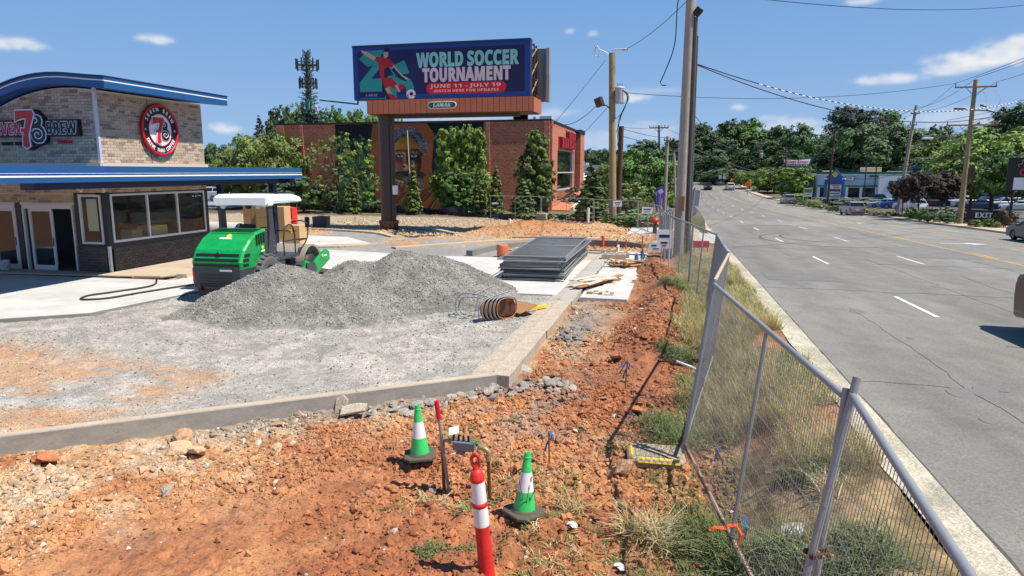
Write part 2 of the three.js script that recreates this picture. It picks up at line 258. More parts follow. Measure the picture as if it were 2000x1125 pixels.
// ---------- the gravel bed behind the kerb walls
const gravelRight = (z) => (z > -11.06 ? Math.min(-8.65 - (z + 6.84) * 0.8035 / 0.595 - 0.05, -2.95) : -3.36);
function gravelY(x, z) {
  let h = 0.43 + 0.075 * (fbm(x * 0.5 + 3, z * 0.5, 3) - 0.5) + 0.06 * (fbm(x * 2.4, z * 2.4, 4) - 0.5) + 0.03 * (vn(x * 8, z * 8) - 0.5);
  const tr = Math.sin((x * 0.5 + z * 0.86) * 7.2 + 2 * fbm(x * .7, z * .7, 2)), ta = Math.exp(-Math.pow((x * 0.86 - z * 0.5 - 1.3) / 0.9, 2)) + Math.exp(-Math.pow((x * 0.86 - z * 0.5 - 3.6) / 0.7, 2)); h += 0.034 * tr * ta;
  for (const p of [[-12.0, -11.5, 1.1, .22], [-13.4, -11.2, .8, .2], [-10.2, -12.2, .8, .12], [-6.2, -12.2, .7, .12], [-5.1, -13.2, .5, .14], [-11.2, -13.4, .8, .1], [-4.4, -14.2, .7, .12]]) { const q = ((x - p[0]) ** 2 + (z - p[1]) ** 2) / (p[2] * p[2]); if (q < 6) h += p[3] * Math.exp(-q) * (0.6 + 0.8 * fbm(x * 3, z * 3, 3)); }
  return h;
}
function gravelCol(x, z) {
  const n = fbm(x * 0.8 + 11, z * 0.8, 4), n2 = fbm(x * 2.6, z * 2.6, 3), n3 = vn(x * 14, z * 14);
  let c = mix3([0.60, 0.55, 0.475], [0.49, 0.45, 0.39], sst(0.42, 0.62, n)); c = mix3(c, [0.33, 0.305, 0.265], 0.55 * sst(0.54, 0.66, n2));
  const o = Math.exp(-Math.pow((x + 9.6 + 0.55 * (z + 8.6)) / 1.1, 2) * 0 ) * sst(-7.2, -8.4, x + 0.15 * (z + 9)) * sst(-11.0, -9.9, z + 0.9 * (n - 0.5)); c = mix3(c, mix3(SOIL.tan, SOIL.orange, n2), 0.9 * o * sst(0.36, 0.5, fbm(x * 0.5 + z * 0.25, z * 2.2, 3)));
  const b = 0.85 + 0.3 * n3; return [c[0] * b, c[1] * b, c[2] * b];
}
setting('gravel_bed', sheet(zrows(-5.2, -21.5, 0.05, 1.006), 300, (z) => lerp(-12.5, -16.5, sst(-6, -15, z)), gravelRight, gravelY, gravelCol), M.gravel);
{ // the gravel strip beyond the slabs, and the strip beside the second kerb
  const col = (x, z) => { const n = fbm(x * 0.8, z * 0.8, 4); return mix3([0.46, 0.43, 0.39], [0.32, 0.31, 0.285], n); };
  setting('gravel_strip', sheet(zrows(-27.0, -37.5, 0.12, 1.006), 160, () => -24.5, (z) => lerp(-3.2, -9.5, sst(-29, -36, z)), (x, z) => 0.47 + 0.07 * (fbm(x, z, 4) - 0.5), col), M.gravel);
}
// mounds of crushed stone
function mound(list, x, z) { let h = 0; for (const [mx, mz, mh, rX, rZ] of list) { const dx = (x - mx) / rX, dz = (z - mz) / rZ, q = Math.sqrt(dx * dx + dz * dz + 0.05); const s = mh * (1.08 - q); h = h > s + 0.25 ? h : s > h + 0.25 ? s : (h + s) / 2 + Math.pow(h - s, 2) * 1 + 0.0625; } return h; }
function pileMesh(list, x0, x1, z0, z1, step, seed) {
  const f = (x, z) => mound(list, x, z) * (0.9 + 0.2 * fbm(x * 0.9 + seed, z * 0.9, 3)) + 0.10 * (fbm(x * 2.2 + seed, z * 2.2, 4) - 0.5) + 0.035 * (vn(x * 9, z * 9) - 0.5) - 0.1;
  const nz = Math.round((z0 - z1) / step), zs = Array.from({ length: nz + 1 }, (_, i) => z0 - i * step);
  const g = sheet(zs, Math.round((x1 - x0) / step), () => x0, () => x1, (x, z) => Math.max(0.22, 0.43 + f(x, z)), (x, z, y) => { const n = fbm(x * 1.7 + seed, z * 1.7, 4), n3 = vn(x * 16, z * 16), st = fbm((x + z) * 1.2, (x - z) * 5 + y * 3, 3); const c = mix3([0.42, 0.39, 0.33], [0.245, 0.23, 0.20], sst(0.35, 0.65, 0.5 * n + 0.5 * st)), b = 0.8 + 0.4 * n3; return [c[0] * b, c[1] * b, c[2] * b]; });
  return { g, f };
}
const PILE_A = [[-10.05, -15.9, 1.42, 2.6, 2.75], [-8.4, -15.8, 1.05, 2.4, 2.2]], PILE_B = [[-9.3, -18.5, 1.18, 1.9, 1.9], [-7.85, -19.1, 1.46, 2.4, 2.6], [-6.9, -19.0, 1.44, 2.6, 2.6], [-6.2, -17.6, .9, 1.9, 1.9]];
const pileA = pileMesh(PILE_A, -12.4, -5.6, -12.9, -18.7, 0.055, 3), pileB = pileMesh(PILE_B, -11.0, -4.2, -15.3, -21.8, 0.055, 8);
const gravelPile = tag(part(numbered('gravel_pile'), pileA.g, M.gravel, scene), 'front mound of grey crushed stone beside the green roller', 'gravel pile', 'mounds of crushed stone');
const gravelPile2 = tag(part(numbered('gravel_pile'), pileB.g, M.gravel, scene), 'rear twin-topped mound of grey crushed stone in front of the white slabs', 'gravel pile', 'mounds of crushed stone');
const gy = (x, z) => Math.max(gravelY(x, z), 0.43 + (x > -12.3 && x < -5.7 && z < -13 && z > -18.6 ? pileA.f(x, z) : -1), 0.43 + (x > -10.9 && x < -4.3 && z < -15.4 && z > -21.7 ? pileB.f(x, z) : -1));
{ // loose stones
  const r = rng(5), A = [], B = [];
  for (let i = 0; i < 52000; i++) {
    const z = -6 - Math.pow(r(), 0.8) * 15, x = lerp(-14.5, gravelRight(z) - 0.05, r()); if (vn(x * 1.1, z * 1.1) < 0.25) continue;
    const s = 0.006 + 0.010 * r() + 0.03 * Math.pow(r(), 12), b = 0.26 + 0.22 * r(), onPile = gy(x, z) > gravelY(x, z) + 0.01;
    (onPile ? B : A).push([x, gy(x, z) + s * 0.2, z, s * 1.3, s, s * 1.3, r() * 3, r() * 6, r() * 3, b, b * 0.94, b * 0.84]);
  }
  for (let i = 0; i < 60000; i++) { const x = lerp(-12, -4.6, r()), z = lerp(-13.2, -21, r()); const y = gy(x, z); if (y < gravelY(x, z) + 0.05) continue; const s = 0.008 + 0.012 * r() + 0.04 * Math.pow(r(), 10), b = 0.15 + 0.25 * r(); B.push([x, y + s * 0.15, z, s * 1.3, s, s * 1.3, r() * 3, r() * 6, r() * 3, b, b * 0.95, b * 0.85]); }
  swarm('loose_gravel', STONES[1], M.pebble, A, scene, 'scatter of loose grey gravel over the stone bed', 'gravel');
  swarm('pile_stones', STONES[3], M.pebble, B, gravelPile);
}
{ // clods and pebbles over the red earth
  const r = rng(77), L = [], P = [];
  for (let i = 0; i < 330000; i++) {
    const z = -4.6 - Math.pow(r(), 1.3) * 21, x = lerp(-9.2, 0.9, r()); const d = dWall(x, z); if (z > -11.1 ? d < 0.05 : x < -2.55) continue; if (z < -18.6 && x < -1.0) continue;
    const lump = fbm(x * 0.55 + 31, z * 0.55 + 12, 3), dens = sst(0.36, 0.6, lump + 0.16 * (vn(x * 1.7, z * 1.7) - 0.5)) + 0.35 * Math.exp(-Math.pow((d - 1.3) / 0.9, 2)); if (r() > (dens * 0.8 + 0.04) * (1 - 0.72 * sst(-7.9, -6.6, z) * sst(-6.2, -4.8, x))) continue;
    const s = 0.007 + 0.022 * Math.pow(r(), 2.2) + 0.055 * Math.pow(r(), 14), c = dirtCol(x, z), b = 0.60 + 0.48 * r(), p = r() < 0.06 * sst(-3.5, -7, x) + 0.008;
    const cc = p ? mix3([0.62, 0.55, 0.44], [0.45, 0.40, 0.34], r()) : [c[0] * b, c[1] * b, c[2] * b];
    L.push([x, dirtY(x, z) + s * 0.22, z, s * (1 + r() * 0.6), s * 0.85, s * (1 + r() * 0.5), r() * 1, r() * 6, r() * 1, ...cc]);
  }
  swarm('dirt_clods', STONES[4], M.clod, L, scene, 'crumbled clods and small stones strewn over the bare red earth', 'clods');
  for (let i = 0; i < 16000; i++) { const z = -31 - r() * 19, x = lerp(-24, 1.0, r()); if (x < -9 - (z + 36) * -0.4 && z > -36) continue; const s = 0.02 + 0.04 * r() + 0.10 * Math.pow(r(), 7), c = dirtCol(x, z), b = 0.55 + 0.7 * r(); P.push([x, dirtY(x, z) + s * 0.2, z, s * 1.4, s * 0.8, s * 1.2, r(), r() * 6, r(), c[0] * b, c[1] * b, c[2] * b]); }
  swarm('dirt_clods', STONES[2], M.clod, P, scene, 'clods and debris scattered over the far bank of earth below the mural building', 'clods');
}

// ---------- the street
{
  const col = (x, z) => {
    const n = fbm(x * 0.5, z * 0.11, 4), n2 = fbm(x * 2.3 + 5, z * 1.6, 4); let b = 0.285 + 0.12 * (n - 0.5) + 0.07 * (n2 - 0.5);
    for (const a of [3.7, 5.4, 7.4, 9.1, 11.2, 12.9]) b -= 0.028 * Math.exp(-Math.pow((x - a) / 0.35, 2));
    if (x > 14.1) b += 0.04; if (-z > 63 && -z < 70 && x < 14) b += 0.05;
    const sp = 0.88 + 0.24 * vn(x * 7, z * 5); return [b * 1.07 * sp, b * sp, b * 0.88 * sp];
  };
  setting('road', sheet(zrows(6, -420, 0.35, 1.008), 90, (z) => rx(XL, z), (z) => rx(XR, z), (x, z) => yr(z) + 0.004 * fbm(x, z, 2), col), M.asphalt);
  const strip = (name, a0, a1, z0, z1, up, m, colr, n = 4) => setting(name, sheet(zrows(z0, z1, 0.3, 1.01), n, (z) => rx(a0, z), (z) => rx(a1, z), (x, z) => yr(z) + up, colr ?? (() => [1, 1, 1])), m);
  const gutterCol = (x, z) => { const n = fbm(x * 3, z * 2, 4), b = 0.60 + 0.5 * (n - 0.5) - 0.12 * sst(0.6, 0.75, vn(x * 9, z * 9)); return [b * 1.12, b, b * 0.76]; };
  setting('gutter', sheet(zrows(6, -110, 0.12, 1.012), 8, (z) => 2.30 + 0.06 * (vn(1, z * 1.3) - 0.5), () => XL - 0.015, (x, z) => yr(z) + 0.012 + 0.01 * fbm(x * 4, z * 4, 2) + 0.03 * sst(2.45, 2.32, x), gutterCol), M.gravel);
  // ragged dark joint between asphalt and gutter
  const jp = []; for (let z = -2; z > -60; z -= 0.16) jp.push([XL + 0.012 * (vn(z * 3, 4) - 0.5) * 2, z]);
  const cg = []; for (let i = 0; i < jp.length - 1; i++) { const w = 0.006 + 0.016 * vn(jp[i][1] * 2.2, 9); cg.push(beam([jp[i][0], yr(jp[i][1]) + 0.004, jp[i][1]], [jp[i + 1][0], yr(jp[i + 1][1]) + 0.004, jp[i + 1][1]], w * 2, 0.02)); }
  setting('road_joint', cg, M.crack);
  // markings
  const mark = (a0, a1, z0, z1, m) => { const n = Math.max(1, Math.ceil((z0 - z1) / 3)), zs = Array.from({ length: n + 1 }, (_, i) => lerp(z0, z1, i / n)); setting('road_marking', sheet(zs, 1, (z) => rx(a0, z), (z) => rx(a1, z), (x, z) => yr(z) + 0.010, () => [1, 1, 1]), m); };
  for (let i = 0; i < 13; i++) { const z = -17.9 - i * 12.1 - (i > 4 ? 1 : 0); mark(6.17, 6.29, z, z - 3.3, M.paintW); }
  for (let i = 0; i < 12; i++) { const z = -31 - i * 12.9; mark(10.03, 10.15, z, z - 3.6, M.paintW); }
  mark(13.88, 13.99, -8, -180, M.paintY); for (let i = 0; i < 14; i++) { const z = -10 - i * 12.2; mark(14.13, 14.24, z, z - 3, M.paintY); }
  mark(18.1, 18.21, -8, -180, M.paintY); for (let i = 0; i < 12; i++) { const z = -14 - i * 12.2; mark(17.86, 17.96, z, z - 3, M.paintY); }
  for (let i = 0; i < 10; i++) { const z = -57 - i * 12.2; mark(20.6, 20.72, z, z - 3.2, M.paintW); }
  // turn arrow
  for (const z0 of [-44.0, -69]) {
    const g = ext([[-0.15, 0], [0.15, 0], [0.15, 2.0], [0.75, 2.0], [0, 3.2], [-0.75, 2.0], [-0.15, 2.0]].map(([x, y]) => [y * 0.75, x]), 0.006); at(g, 0, 0, 0, -Math.PI / 2, 0, 0); at(g, 15.0, 0, 0); const p = g.attributes.position; for (let i = 0; i < p.count; i++) p.setY(i, p.getY(i) + yr(z0 + p.getZ(i)) + 0.008); at(g, 0, 0, z0); setting('road_marking', g, M.paintW);
  }
  // tyre skid arcs and transverse cracks
  const rub = mat('skid', [0.09, 0.088, 0.085], 0.9);
  const flat = (pts, w, m, name) => { const g = []; for (let i = 0; i < pts.length - 1; i++) g.push(beam([pts[i][0], yr(pts[i][1]) + 0.0045, pts[i][1]], [pts[i + 1][0], yr(pts[i + 1][1]) + 0.0045, pts[i + 1][1]], w, 0.006)); setting(name, g, m); };
  const arc = (cx, cz, rX, rZ, a0, a1, n = 24) => Array.from({ length: n + 1 }, (_, i) => { const a = lerp(a0, a1, i / n); return [cx + rX * Math.cos(a), cz + rZ * Math.sin(a)]; });
  flat(arc(9.2, -45.5, 3.8, 6.2, 1.2, 4.2), 0.16, rub, 'tyre_mark'); flat(arc(9.8, -47.0, 3.0, 4.6, 1.6, 4.0), 0.14, rub, 'tyre_mark');
  flat([[6.2, -62], [9.8, -62.4]], 0.5, rub, 'tyre_mark'); flat([[3, -64.5], [5.0, -64.6]], 0.4, rub, 'tyre_mark'); flat([[21, -63], [18.4, -60]], 0.3, rub, 'tyre_mark');
  const rr = rng(12); for (const [zc, xa, xb] of [[-8.2, 4.6, 7.5], [-11.6, 2.9, 5.2], [-22.4, 2.9, 13.8], [-15.2, 6.4, 9.1], [-38, 3, 9], [-31, 7, 13]]) { const pts = []; for (let x = xa; x < xb; x += 0.35) pts.push([x, zc + 0.5 * (vn(x * 1.1, zc) - 0.5) + 0.06 * x + 0.08 * (rr() - 0.5)]); flat(pts, 0.007, M.crack, 'road_crack'); }
  for (const [x, za, zb] of [[4.55, -6, -19], [8.3, -16, -33], [9.9, -9, -27], [12.6, -20, -52], [5.2, -33, -47]]) { const pts = []; for (let z = za; z > zb; z -= 0.4) pts.push([x + 0.22 * (vn(z * 0.7, x) - 0.5) + 0.06 * (rr() - 0.5), z]); flat(pts, 0.005, M.crack, 'road_crack'); }
  // mended patches of newer and older asphalt
  for (const [x0, x1, za, zb, b] of [[3.2, 5.6, -24.2, -26.4, 0.235], [10.6, 13.4, -34, -40.5, 0.255], [6.6, 8.0, -52, -56, 0.24], [14.6, 17.4, -48, -58, 0.33]]) setting('road_patch', sheet(Array.from({ length: 9 }, (_, i) => lerp(za, zb, i / 8)), 6, () => x0, () => x1, (x, z) => yr(z) + 0.0075, (x, z) => { const v = b * (0.86 + 0.3 * fbm(x * 2, z * 2, 3)); return [v * 1.05, v, v * 0.92]; }), M.asphalt);
  { const q = rng(71), st = []; for (let i = 0; i < 34; i++) { const x = [4.5, 8.2, 12][i % 3] + 0.8 * (q() - 0.5), z = -7 - 45 * q() * q(), R = 0.05 + 0.16 * q(); st.push(new THREE.CircleGeometry(1, 14).rotateX(-Math.PI / 2).scale(R, 1, R * (1 + 1.5 * q())).translate(x, yr(z) + 0.009, z)); } setting('oil_spots', st, mat('oilstain', [0.17, 0.16, 0.15], 0.75)); }
  // right kerb, footway, car park
  strip('kerb', 23.1, 23.3, 4, -200, 0.14, M.tanconc);
  setting('kerb_face', sheet(zrows(4, -200, 0.3, 1.01), 1, (z) => rx(23.098, z), (z) => rx(23.102, z), (x, z) => yr(z) + (x < rx(23.1, z) ? -0.05 : 0.14), () => [1, 1, 1]), M.tanconc);
  strip('pavement', 23.3, 25.1, 4, -200, 0.136, M.tanconc);
  const lot = (x, z) => { const b = 0.16 + 0.08 * (fbm(x * 0.4, z * 0.4, 4) - 0.5); return [b, b, b]; };
  setting('car_park', sheet(zrows(-42, -190, 0.8, 1.01), 40, () => 29.5, () => 92, (x, z) => yr(z) + 0.13 + 0.02 * Math.min(60, Math.max(0, x - 45)) * sst(40, 90, -z), lot), M.asphalt);
  strip('driveway', 23.35, 29.6, -60.5, -64.5, 0.142, M.tanconc); strip('driveway', 23.35, 29.6, -96.5, -104, 0.142, M.tanconc);
  // left footway and driveway apron beyond the fence
  setting('pavement', sheet(zrows(-38, -150, 0.5, 1.01), 6, () => 0.3, () => 1.75, (x, z) => Math.max(site(x, z), yr(z)) + 0.05, () => [1, 1, 1]), M.tanconc);
  setting('driveway', sheet(zrows(-39, -47.5, 0.4, 1.0), 8, () => -2.6, () => 2.72, (x, z) => lerp(site(0, z), yr(z), sst(-0.5, 2.3, x)) + 0.06, () => [1, 1, 1]), M.slab);
}

// ---------- concrete: pads, slabs, kerbs (joints are gaps between the panels)
function panels(name, quads, y, h, m, parent) { const g = quads; for (const q of g) part(name, ext(q.map(([x, z]) => [x, -z]), h, 0.012).rotateX(-Math.PI / 2).translate(0, y - h, 0), m, parent); }
{
  const cut = (P, nu, nv, gap = 0.02) => { const out = [], [a, b, c, d] = P, L = (p, q, t) => [lerp(p[0], q[0], t), lerp(p[1], q[1], t)]; for (let i = 0; i < nu; i++) for (let j = 0; j < nv; j++) { const f = (u, v) => L(L(a, b, u), L(d, c, u), v); const e = gap / 6; out.push([f(i / nu + e, j / nv + e), f((i + 1) / nu - e, j / nv + e), f((i + 1) / nu - e, (j + 1) / nv - e), f(i / nu + e, (j + 1) / nv - e)]); } return out; };
  const pad = thing('concrete_pad'); pad.userData.kind = 'structure';
  panels('slab', cut([[-15.95, -12.75], [-14.25, -13.95], [-16.0, -18.9], [-23.6, -18.6]], 1, 2).concat(cut([[-29, -12.2], [-23.62, -12.2], [-23.62, -18.55], [-29, -18.5]], 1, 1), cut([[-29, -0.5], [-18.5, -0.5], [-16.2, -12.15], [-29, -12.15]], 2, 2), cut([[-23.6, -12.2], [-15.98, -12.7], [-16.02, -12.75], [-23.6, -12.4]], 1, 1), cut([[-14.24, -13.97], [-13.72, -17.4], [-13.9, -19.6], [-15.95, -18.9]], 1, 2), [[[-13.9, -19.62], [-13.7, -22.4], [-15.5, -22.4], [-15.9, -18.95]]]), 0.5, 0.16, M.slab, pad);
  part('edge', ext([[-14.25, 13.95], [-13.72, 17.4], [-13.70, 22.4], [-13.66, 22.4], [-13.68, 17.38], [-14.2, 13.9], [-15.9, 12.68], [-15.95, 12.75]], 0.26).rotateX(-Math.PI / 2).translate(0, 0.225, 0), M.greyconc, pad);
  const mid = thing('concrete_slabs'); mid.userData.kind = 'structure';
  panels('slab', cut([[-11.2, -19.3], [-3.2, -19.12], [-3.1, -27.2], [-9.6, -27.1]], 3, 2), 0.5, 0.16, M.slab, mid);
  panels('slab', cut([[-15.3, -24], [-11.3, -22], [-9.7, -27.05], [-15.4, -28.2]], 2, 1), 0.5, 0.16, M.slab, mid);
  panels('slab', cut([[-2.52, -18.9], [-1.2, -18.86], [-1.05, -30.2], [-2.5, -30.6]], 1, 3), 0.5, 0.14, M.slab, mid);
  panels('slab', cut([[-6.6, -27.25], [-3.1, -27.25], [-3.1, -30.2], [-6.2, -30.3]], 1, 1), 0.5, 0.14, M.oldconc, mid);
  // kerb with wide pan running up to the slabs
  const kerb = thing('kerb_and_gutter'); kerb.userData.kind = 'structure';
  const zz = [-11.08, -14.6, -18.2, -21.2, -24.2, -27.4, -30.4];
  for (let i = 0; i < zz.length - 1; i++) { const m = i < 2 ? M.oldconc : M.concrete; part('kerb_stone', ext([[-3.36 + 0.02 * i, 0.14], [-2.68 + 0.03 * i, 0.14], [-2.68 + 0.03 * i, 0.5], [-3.0, 0.512], [-3.36 + 0.02 * i, 0.48]], zz[i] - zz[i + 1] - 0.012, 0.006).translate(0, 0, zz[i + 1] + 0.006), m, kerb); }
  const wall = thing('kerb_wall'); wall.userData.kind = 'structure';
  const P0 = [-12.4, -4.06], P1 = [-2.78, -11.19], dir = [0.8035, -0.595], nrm = [-0.595, -0.8035]; let t = 0; const L = Math.hypot(P1[0] - P0[0], P1[1] - P0[1]);
  for (const len of [3.1, 3.25, 3.05, L - 9.4]) { const a = t + 0.006, b = t + len - 0.006; const q = (s, w) => [P0[0] + dir[0] * s + nrm[0] * w, P0[1] + dir[1] * s + nrm[1] * w]; part('kerb_stone', ext([q(a, 0), q(b, 0), q(b, 0.16), q(a, 0.16)].map(([x, z]) => [x, -z]), 0.42, 0.008).rotateX(-Math.PI / 2).translate(0, 0.09, 0), M.kerbface ?? (M.kerbface = mat('kerbface', [0.42, 0.385, 0.33], 0.9, { map: TX.stain })), wall); part('kerb_top', ext([q(a + 0.01, 0.012), q(b - 0.01, 0.012), q(b - 0.01, 0.15), q(a + 0.01, 0.15)].map(([x, z]) => [x, -z]), 0.006).rotateX(-Math.PI / 2).translate(0, 0.508, 0), M.tanconc, wall); t += len; }
  // curved kerbs further back
  const kerbLine = (pts, w, h, m, y = 0.42) => { const g = []; const c = new THREE.CatmullRomCurve3(pts.map(([x, z]) => V(x, 0, z)), false, 'centripetal'), n = pts.length * 8, ps = c.getSpacedPoints(n); for (let i = 0; i < n; i++) { const a = ps[i], b = ps[i + 1]; g.push(beam([a.x, y + h / 2, a.z], [b.x, y + h / 2, b.z], w * (1 + 0.001 * (i % 3)), h + 0.002 * (i % 2))); } const k = tag(part(numbered('kerb'), g, m, scene)); k.userData.kind = 'structure'; };
  kerbLine([[-12.6, -29.4], [-11.0, -31.2], [-9.0, -33.4], [-6.5, -35.2], [-3.4, -36.2]], 0.5, 0.13, M.tanconc);
  kerbLine([[-8.4, -27.6], [-8.0, -29.6], [-6.4, -32.4], [-4.2, -33.4], [-2.2, -33.0], [-1.2, -31.9]], 0.3, 0.3, M.greyconc, 0.4);
  kerbLine([[-24.5, -38.2], [-20, -37.6], [-16.5, -36.2], [-14.6, -34.2]], 0.35, 0.16, M.tanconc); kerbLine([[-25, -40.2], [-21, -40.4], [-15.5, -40.2], [-11.9, -36.6]], 0.3, 0.18, M.concrete);
  kerbLine([[-15.9, -19.35], [-16.1, -20.6], [-16.7, -25], [-17, -27.5]], 0.35, 0.16, M.tanconc, 0.47);
  kerbLine([[-22, -28.2], [-18.4, -28.6], [-15.6, -29.2], [-14.0, -30.6]], 0.5, 0.14, M.tanconc);
  setting('pavement', ext([[-24, 29], [-17, 29.2], [-14.4, 30.8], [-17, 33.5], [-24, 34.2]], 0.13, 0.01).rotateX(-Math.PI / 2).translate(0, 0.42, 0), M.slab);
  setting('puddle_liner', ext([[-14.6, 34.4], [-11.9, 36.4], [-15.3, 39.9], [-16.6, 38]], 0.05).rotateX(-Math.PI / 2).translate(0, 0.44, 0), mat('pond', [0.012, 0.03, 0.045], 0.12, { bumpMap: TX.soilB, bumpScale: 0.04 }));
}

// ---------- the drive-through coffee stand on the left
const font = await new FontLoader().loadAsync('fonts/droid/droid_sans_bold.typeface.json');
function letters(txt, size, depth, sx = 1) { const g = new TextGeometry(txt, { font, size, depth, curveSegments: 3, bevelEnabled: false }); g.computeBoundingBox(); const b = g.boundingBox; g.translate(-(b.min.x + b.max.x) / 2, 0, 0).scale(sx, 1, 1); return g; }
const FX = -18.89, FZ = -19.58, BZ = -24.86, LX = -29;   // right face, front face, back, far left
const coffee = thing('coffee_stand', 'tan brick drive-through coffee stand with blue curved roof and blue canopy', 'building');
{
  const arch = (x) => { const T = [[-27, 4.9], [-25, 5.15], [-24, 5.72], [-23.2, 6.12], [-22.4, 6.45], [-21.6, 6.68], [-20.8, 6.81], [-20.2, 6.84], [-19.6, 6.82], [-18.89, 6.74], [-18.0, 6.66]]; for (let i = 0; i < T.length - 1; i++) if (x <= T[i + 1][0]) { const t = clamp((x - T[i][0]) / (T[i + 1][0] - T[i][0])); return lerp(T[i][1], T[i + 1][1], t); } return 6.66; };
  const archPts = (x0, x1, n, up) => Array.from({ length: n + 1 }, (_, i) => { const x = lerp(x0, x1, i / n); const s = (arch(x - 0.25) + arch(x) * 2 + arch(x + 0.25)) / 4; return [x, s + up]; });
  // brick pieces
  const brickG = ready(rb(1, 1, 1, 0.05));
  const TONES = { tan: [[0.72, 0.54, 0.375], [0.65, 0.475, 0.325], [0.56, 0.40, 0.28], [0.76, 0.595, 0.43], [0.40, 0.285, 0.22]], dark: [[0.115, 0.095, 0.085], [0.135, 0.112, 0.10], [0.09, 0.078, 0.072]] };
  const BM = {}; for (const q in TONES) BM[q] = TONES[q].map((c, i) => mat('brick_' + q + i, c, 0.9, { map: TX.rust === 0 ? null : TX.conc }));
  const all = [], r = rng(41);
  // a wall face: o = origin, u = direction along the wall, n = outward
  function face(wall, tone, o, u, n, len, y0, y1, near, top) {
    const bh = 0.1, bw = 0.265, g = 0.012;
    for (let row = 0, y = y0; y < y1 - 0.03; row++, y += bh) for (let x = row % 2 ? -bw / 2 : 0; x < len - 0.02; x += bw) {
      const a = Math.max(0, x) + g / 2, b = Math.min(len, x + bw) - g / 2, h = Math.min(bh, y1 - y) - g; if (b - a < 0.03 || h < 0.02) continue;
      const cx = (a + b) / 2, px = o[0] + u[0] * cx, pz = o[2] + u[2] * cx; if (top && y + h > top(px) - 0.02) continue;
      all.push({ wall, tone, w: b - a, h, p: [px + n[0] * 0.006, y + bh / 2, pz + n[2] * 0.006], ry: u[0] ? 0 : Math.PI / 2, d: Math.hypot(px, pz) + near, k: Math.floor(Math.pow(r(), 1.7) * TONES[tone].length) });
    }
  }
  // walls (mortar faces) with the bricks set into them
  const uw = part('upper_wall', [ext([...archPts(LX, FX, 24, -0.06), [FX, 4.2], [LX, 4.2]], FZ - BZ - 0.02).translate(0, 0, BZ)], M.mortarL, coffee);
  face(uw, 'tan', [-23.4, 0, FZ], [1, 0, 0], [0, 0, 1], 4.47, 4.3, 7.1, 0, (x) => arch(x) - 0.1); face(uw, 'tan', [FX, 0, FZ - 0.04], [0, 0, -1], [1, 0, 0], 5.22, 4.3, 6.62, 0.6);
  const lwT = part('lower_wall', [bx(5.2 - 0.06, 1.0, 0.2, -21.5, 3.72, FZ - 0.1), bx(0.2, 1.0, 5.26, FX - 0.1, 3.72, (FZ + BZ) / 2 - 0.0)], M.mortarL, coffee);
  face(lwT, 'tan', [-24, 0, FZ], [1, 0, 0], [0, 0, 1], 5.08, 3.28, 4.2, 0.2); face(lwT, 'tan', [-24, 0, FZ], [1, 0, 0], [0, 0, 1], 3.8, 2.92, 3.28, 0.2); part('lintel_wall', bx(4.0, 0.4, 0.19, -22.2, 3.05, FZ - 0.1), M.mortarL, coffee); face(lwT, 'tan', [FX, 0, FZ - 0.04], [0, 0, -1], [1, 0, 0], 5.2, 3.28, 4.2, 0.6);
  const base = part('base_wall', [bx(1.32, 0.93, 0.2, -19.56, 0.965, FZ - 0.11), bx(0.2, 0.93, 5.26, FX - 0.11, 0.965, (FZ + BZ) / 2)], M.mortarD, coffee);
  face(base, 'dark', [-20.2, 0, FZ], [1, 0, 0], [0, 0, 1], 1.2, 0.52, 1.44, 0.1); face(base, 'dark', [FX, 0, FZ - 0.16], [0, 0, -1], [1, 0, 0], 5.1, 0.52, 1.36, 0.1);
  all.sort((a, b) => a.d - b.d);
  all.slice(0, 300).forEach((b) => { const m = part('brick', brickG, BM[b.tone][b.k], b.wall); m.position.set(...b.p); m.rotation.y = b.ry; m.scale.set(b.w, b.h, 0.05); });
  const rest = all.slice(300); for (const tone of ['tan', 'dark']) { const L = rest.filter((b) => b.tone === tone); if (L.length) swarm('brickwork', brickG, mat('brickwork_' + tone, [1, 1, 1], 0.9, { map: TX.conc }), L.map((b) => [...b.p, b.w, b.h, 0.05, 0, b.ry, 0, ...TONES[tone][b.k]]), coffee); }
  // trims
  part('corner_trim', [bx(0.09, 2.46, 0.09, FX + 0.0, 5.52, FZ + 0.0), bx(0.07, 0.96, 0.07, FX + 0.0, 3.76, FZ + 0.0)], M.whiteM, coffee);
  part('base_trim', [bx(0.085, 0.94, 0.085, FX + 0.005, 0.985, FZ + 0.005)], M.whiteM, coffee);
  part('ledge', [bx(10.2, 0.17, 0.14, -23.9, 4.205, FZ + 0.05), bx(0.14, 0.17, 5.4, FX + 0.05, 4.207, (FZ + BZ) / 2 - 0.0)], mat('ledge', [0.66, 0.56, 0.44], 0.8), coffee);
  part('soffit', bx(10, 0.1, 5.1, -24, 6.4 - 1.5, -22.2), M.dark, coffee);
  // roof
  const rp = archPts(LX, -18.02, 30, 0), slab = [...rp.map(([x, y]) => [x, y + 0.33]), ...rp.reverse()];
  const roof = part('roof', ext(slab, 6.3, 0.01).translate(0, 0, -25.4), M.blue, coffee);
  const rp2 = archPts(LX, -18.02, 30, 0.21), st = [...rp2.map(([x, y]) => [x, y + 0.035]), ...rp2.reverse()];
  part('roof_stripe', [ext(st, 0.02).translate(0, 0, -19.1), bx(0.02, 0.035, 6.28, -18.015, 6.66 + 0.21 + 0.02, -22.25)], M.white, roof); const rp3 = archPts(LX, -18.0, 30, 0.335); part('roof_cap', ext([...rp3.map(([x, y]) => [x, y + 0.05]), ...rp3.reverse()], 6.36).translate(0, 0, -25.42), M.navy, roof);
  // canopy
  const CX = -17.14, c0 = -13.2, c1 = -29.38, cl = c0 - c1;
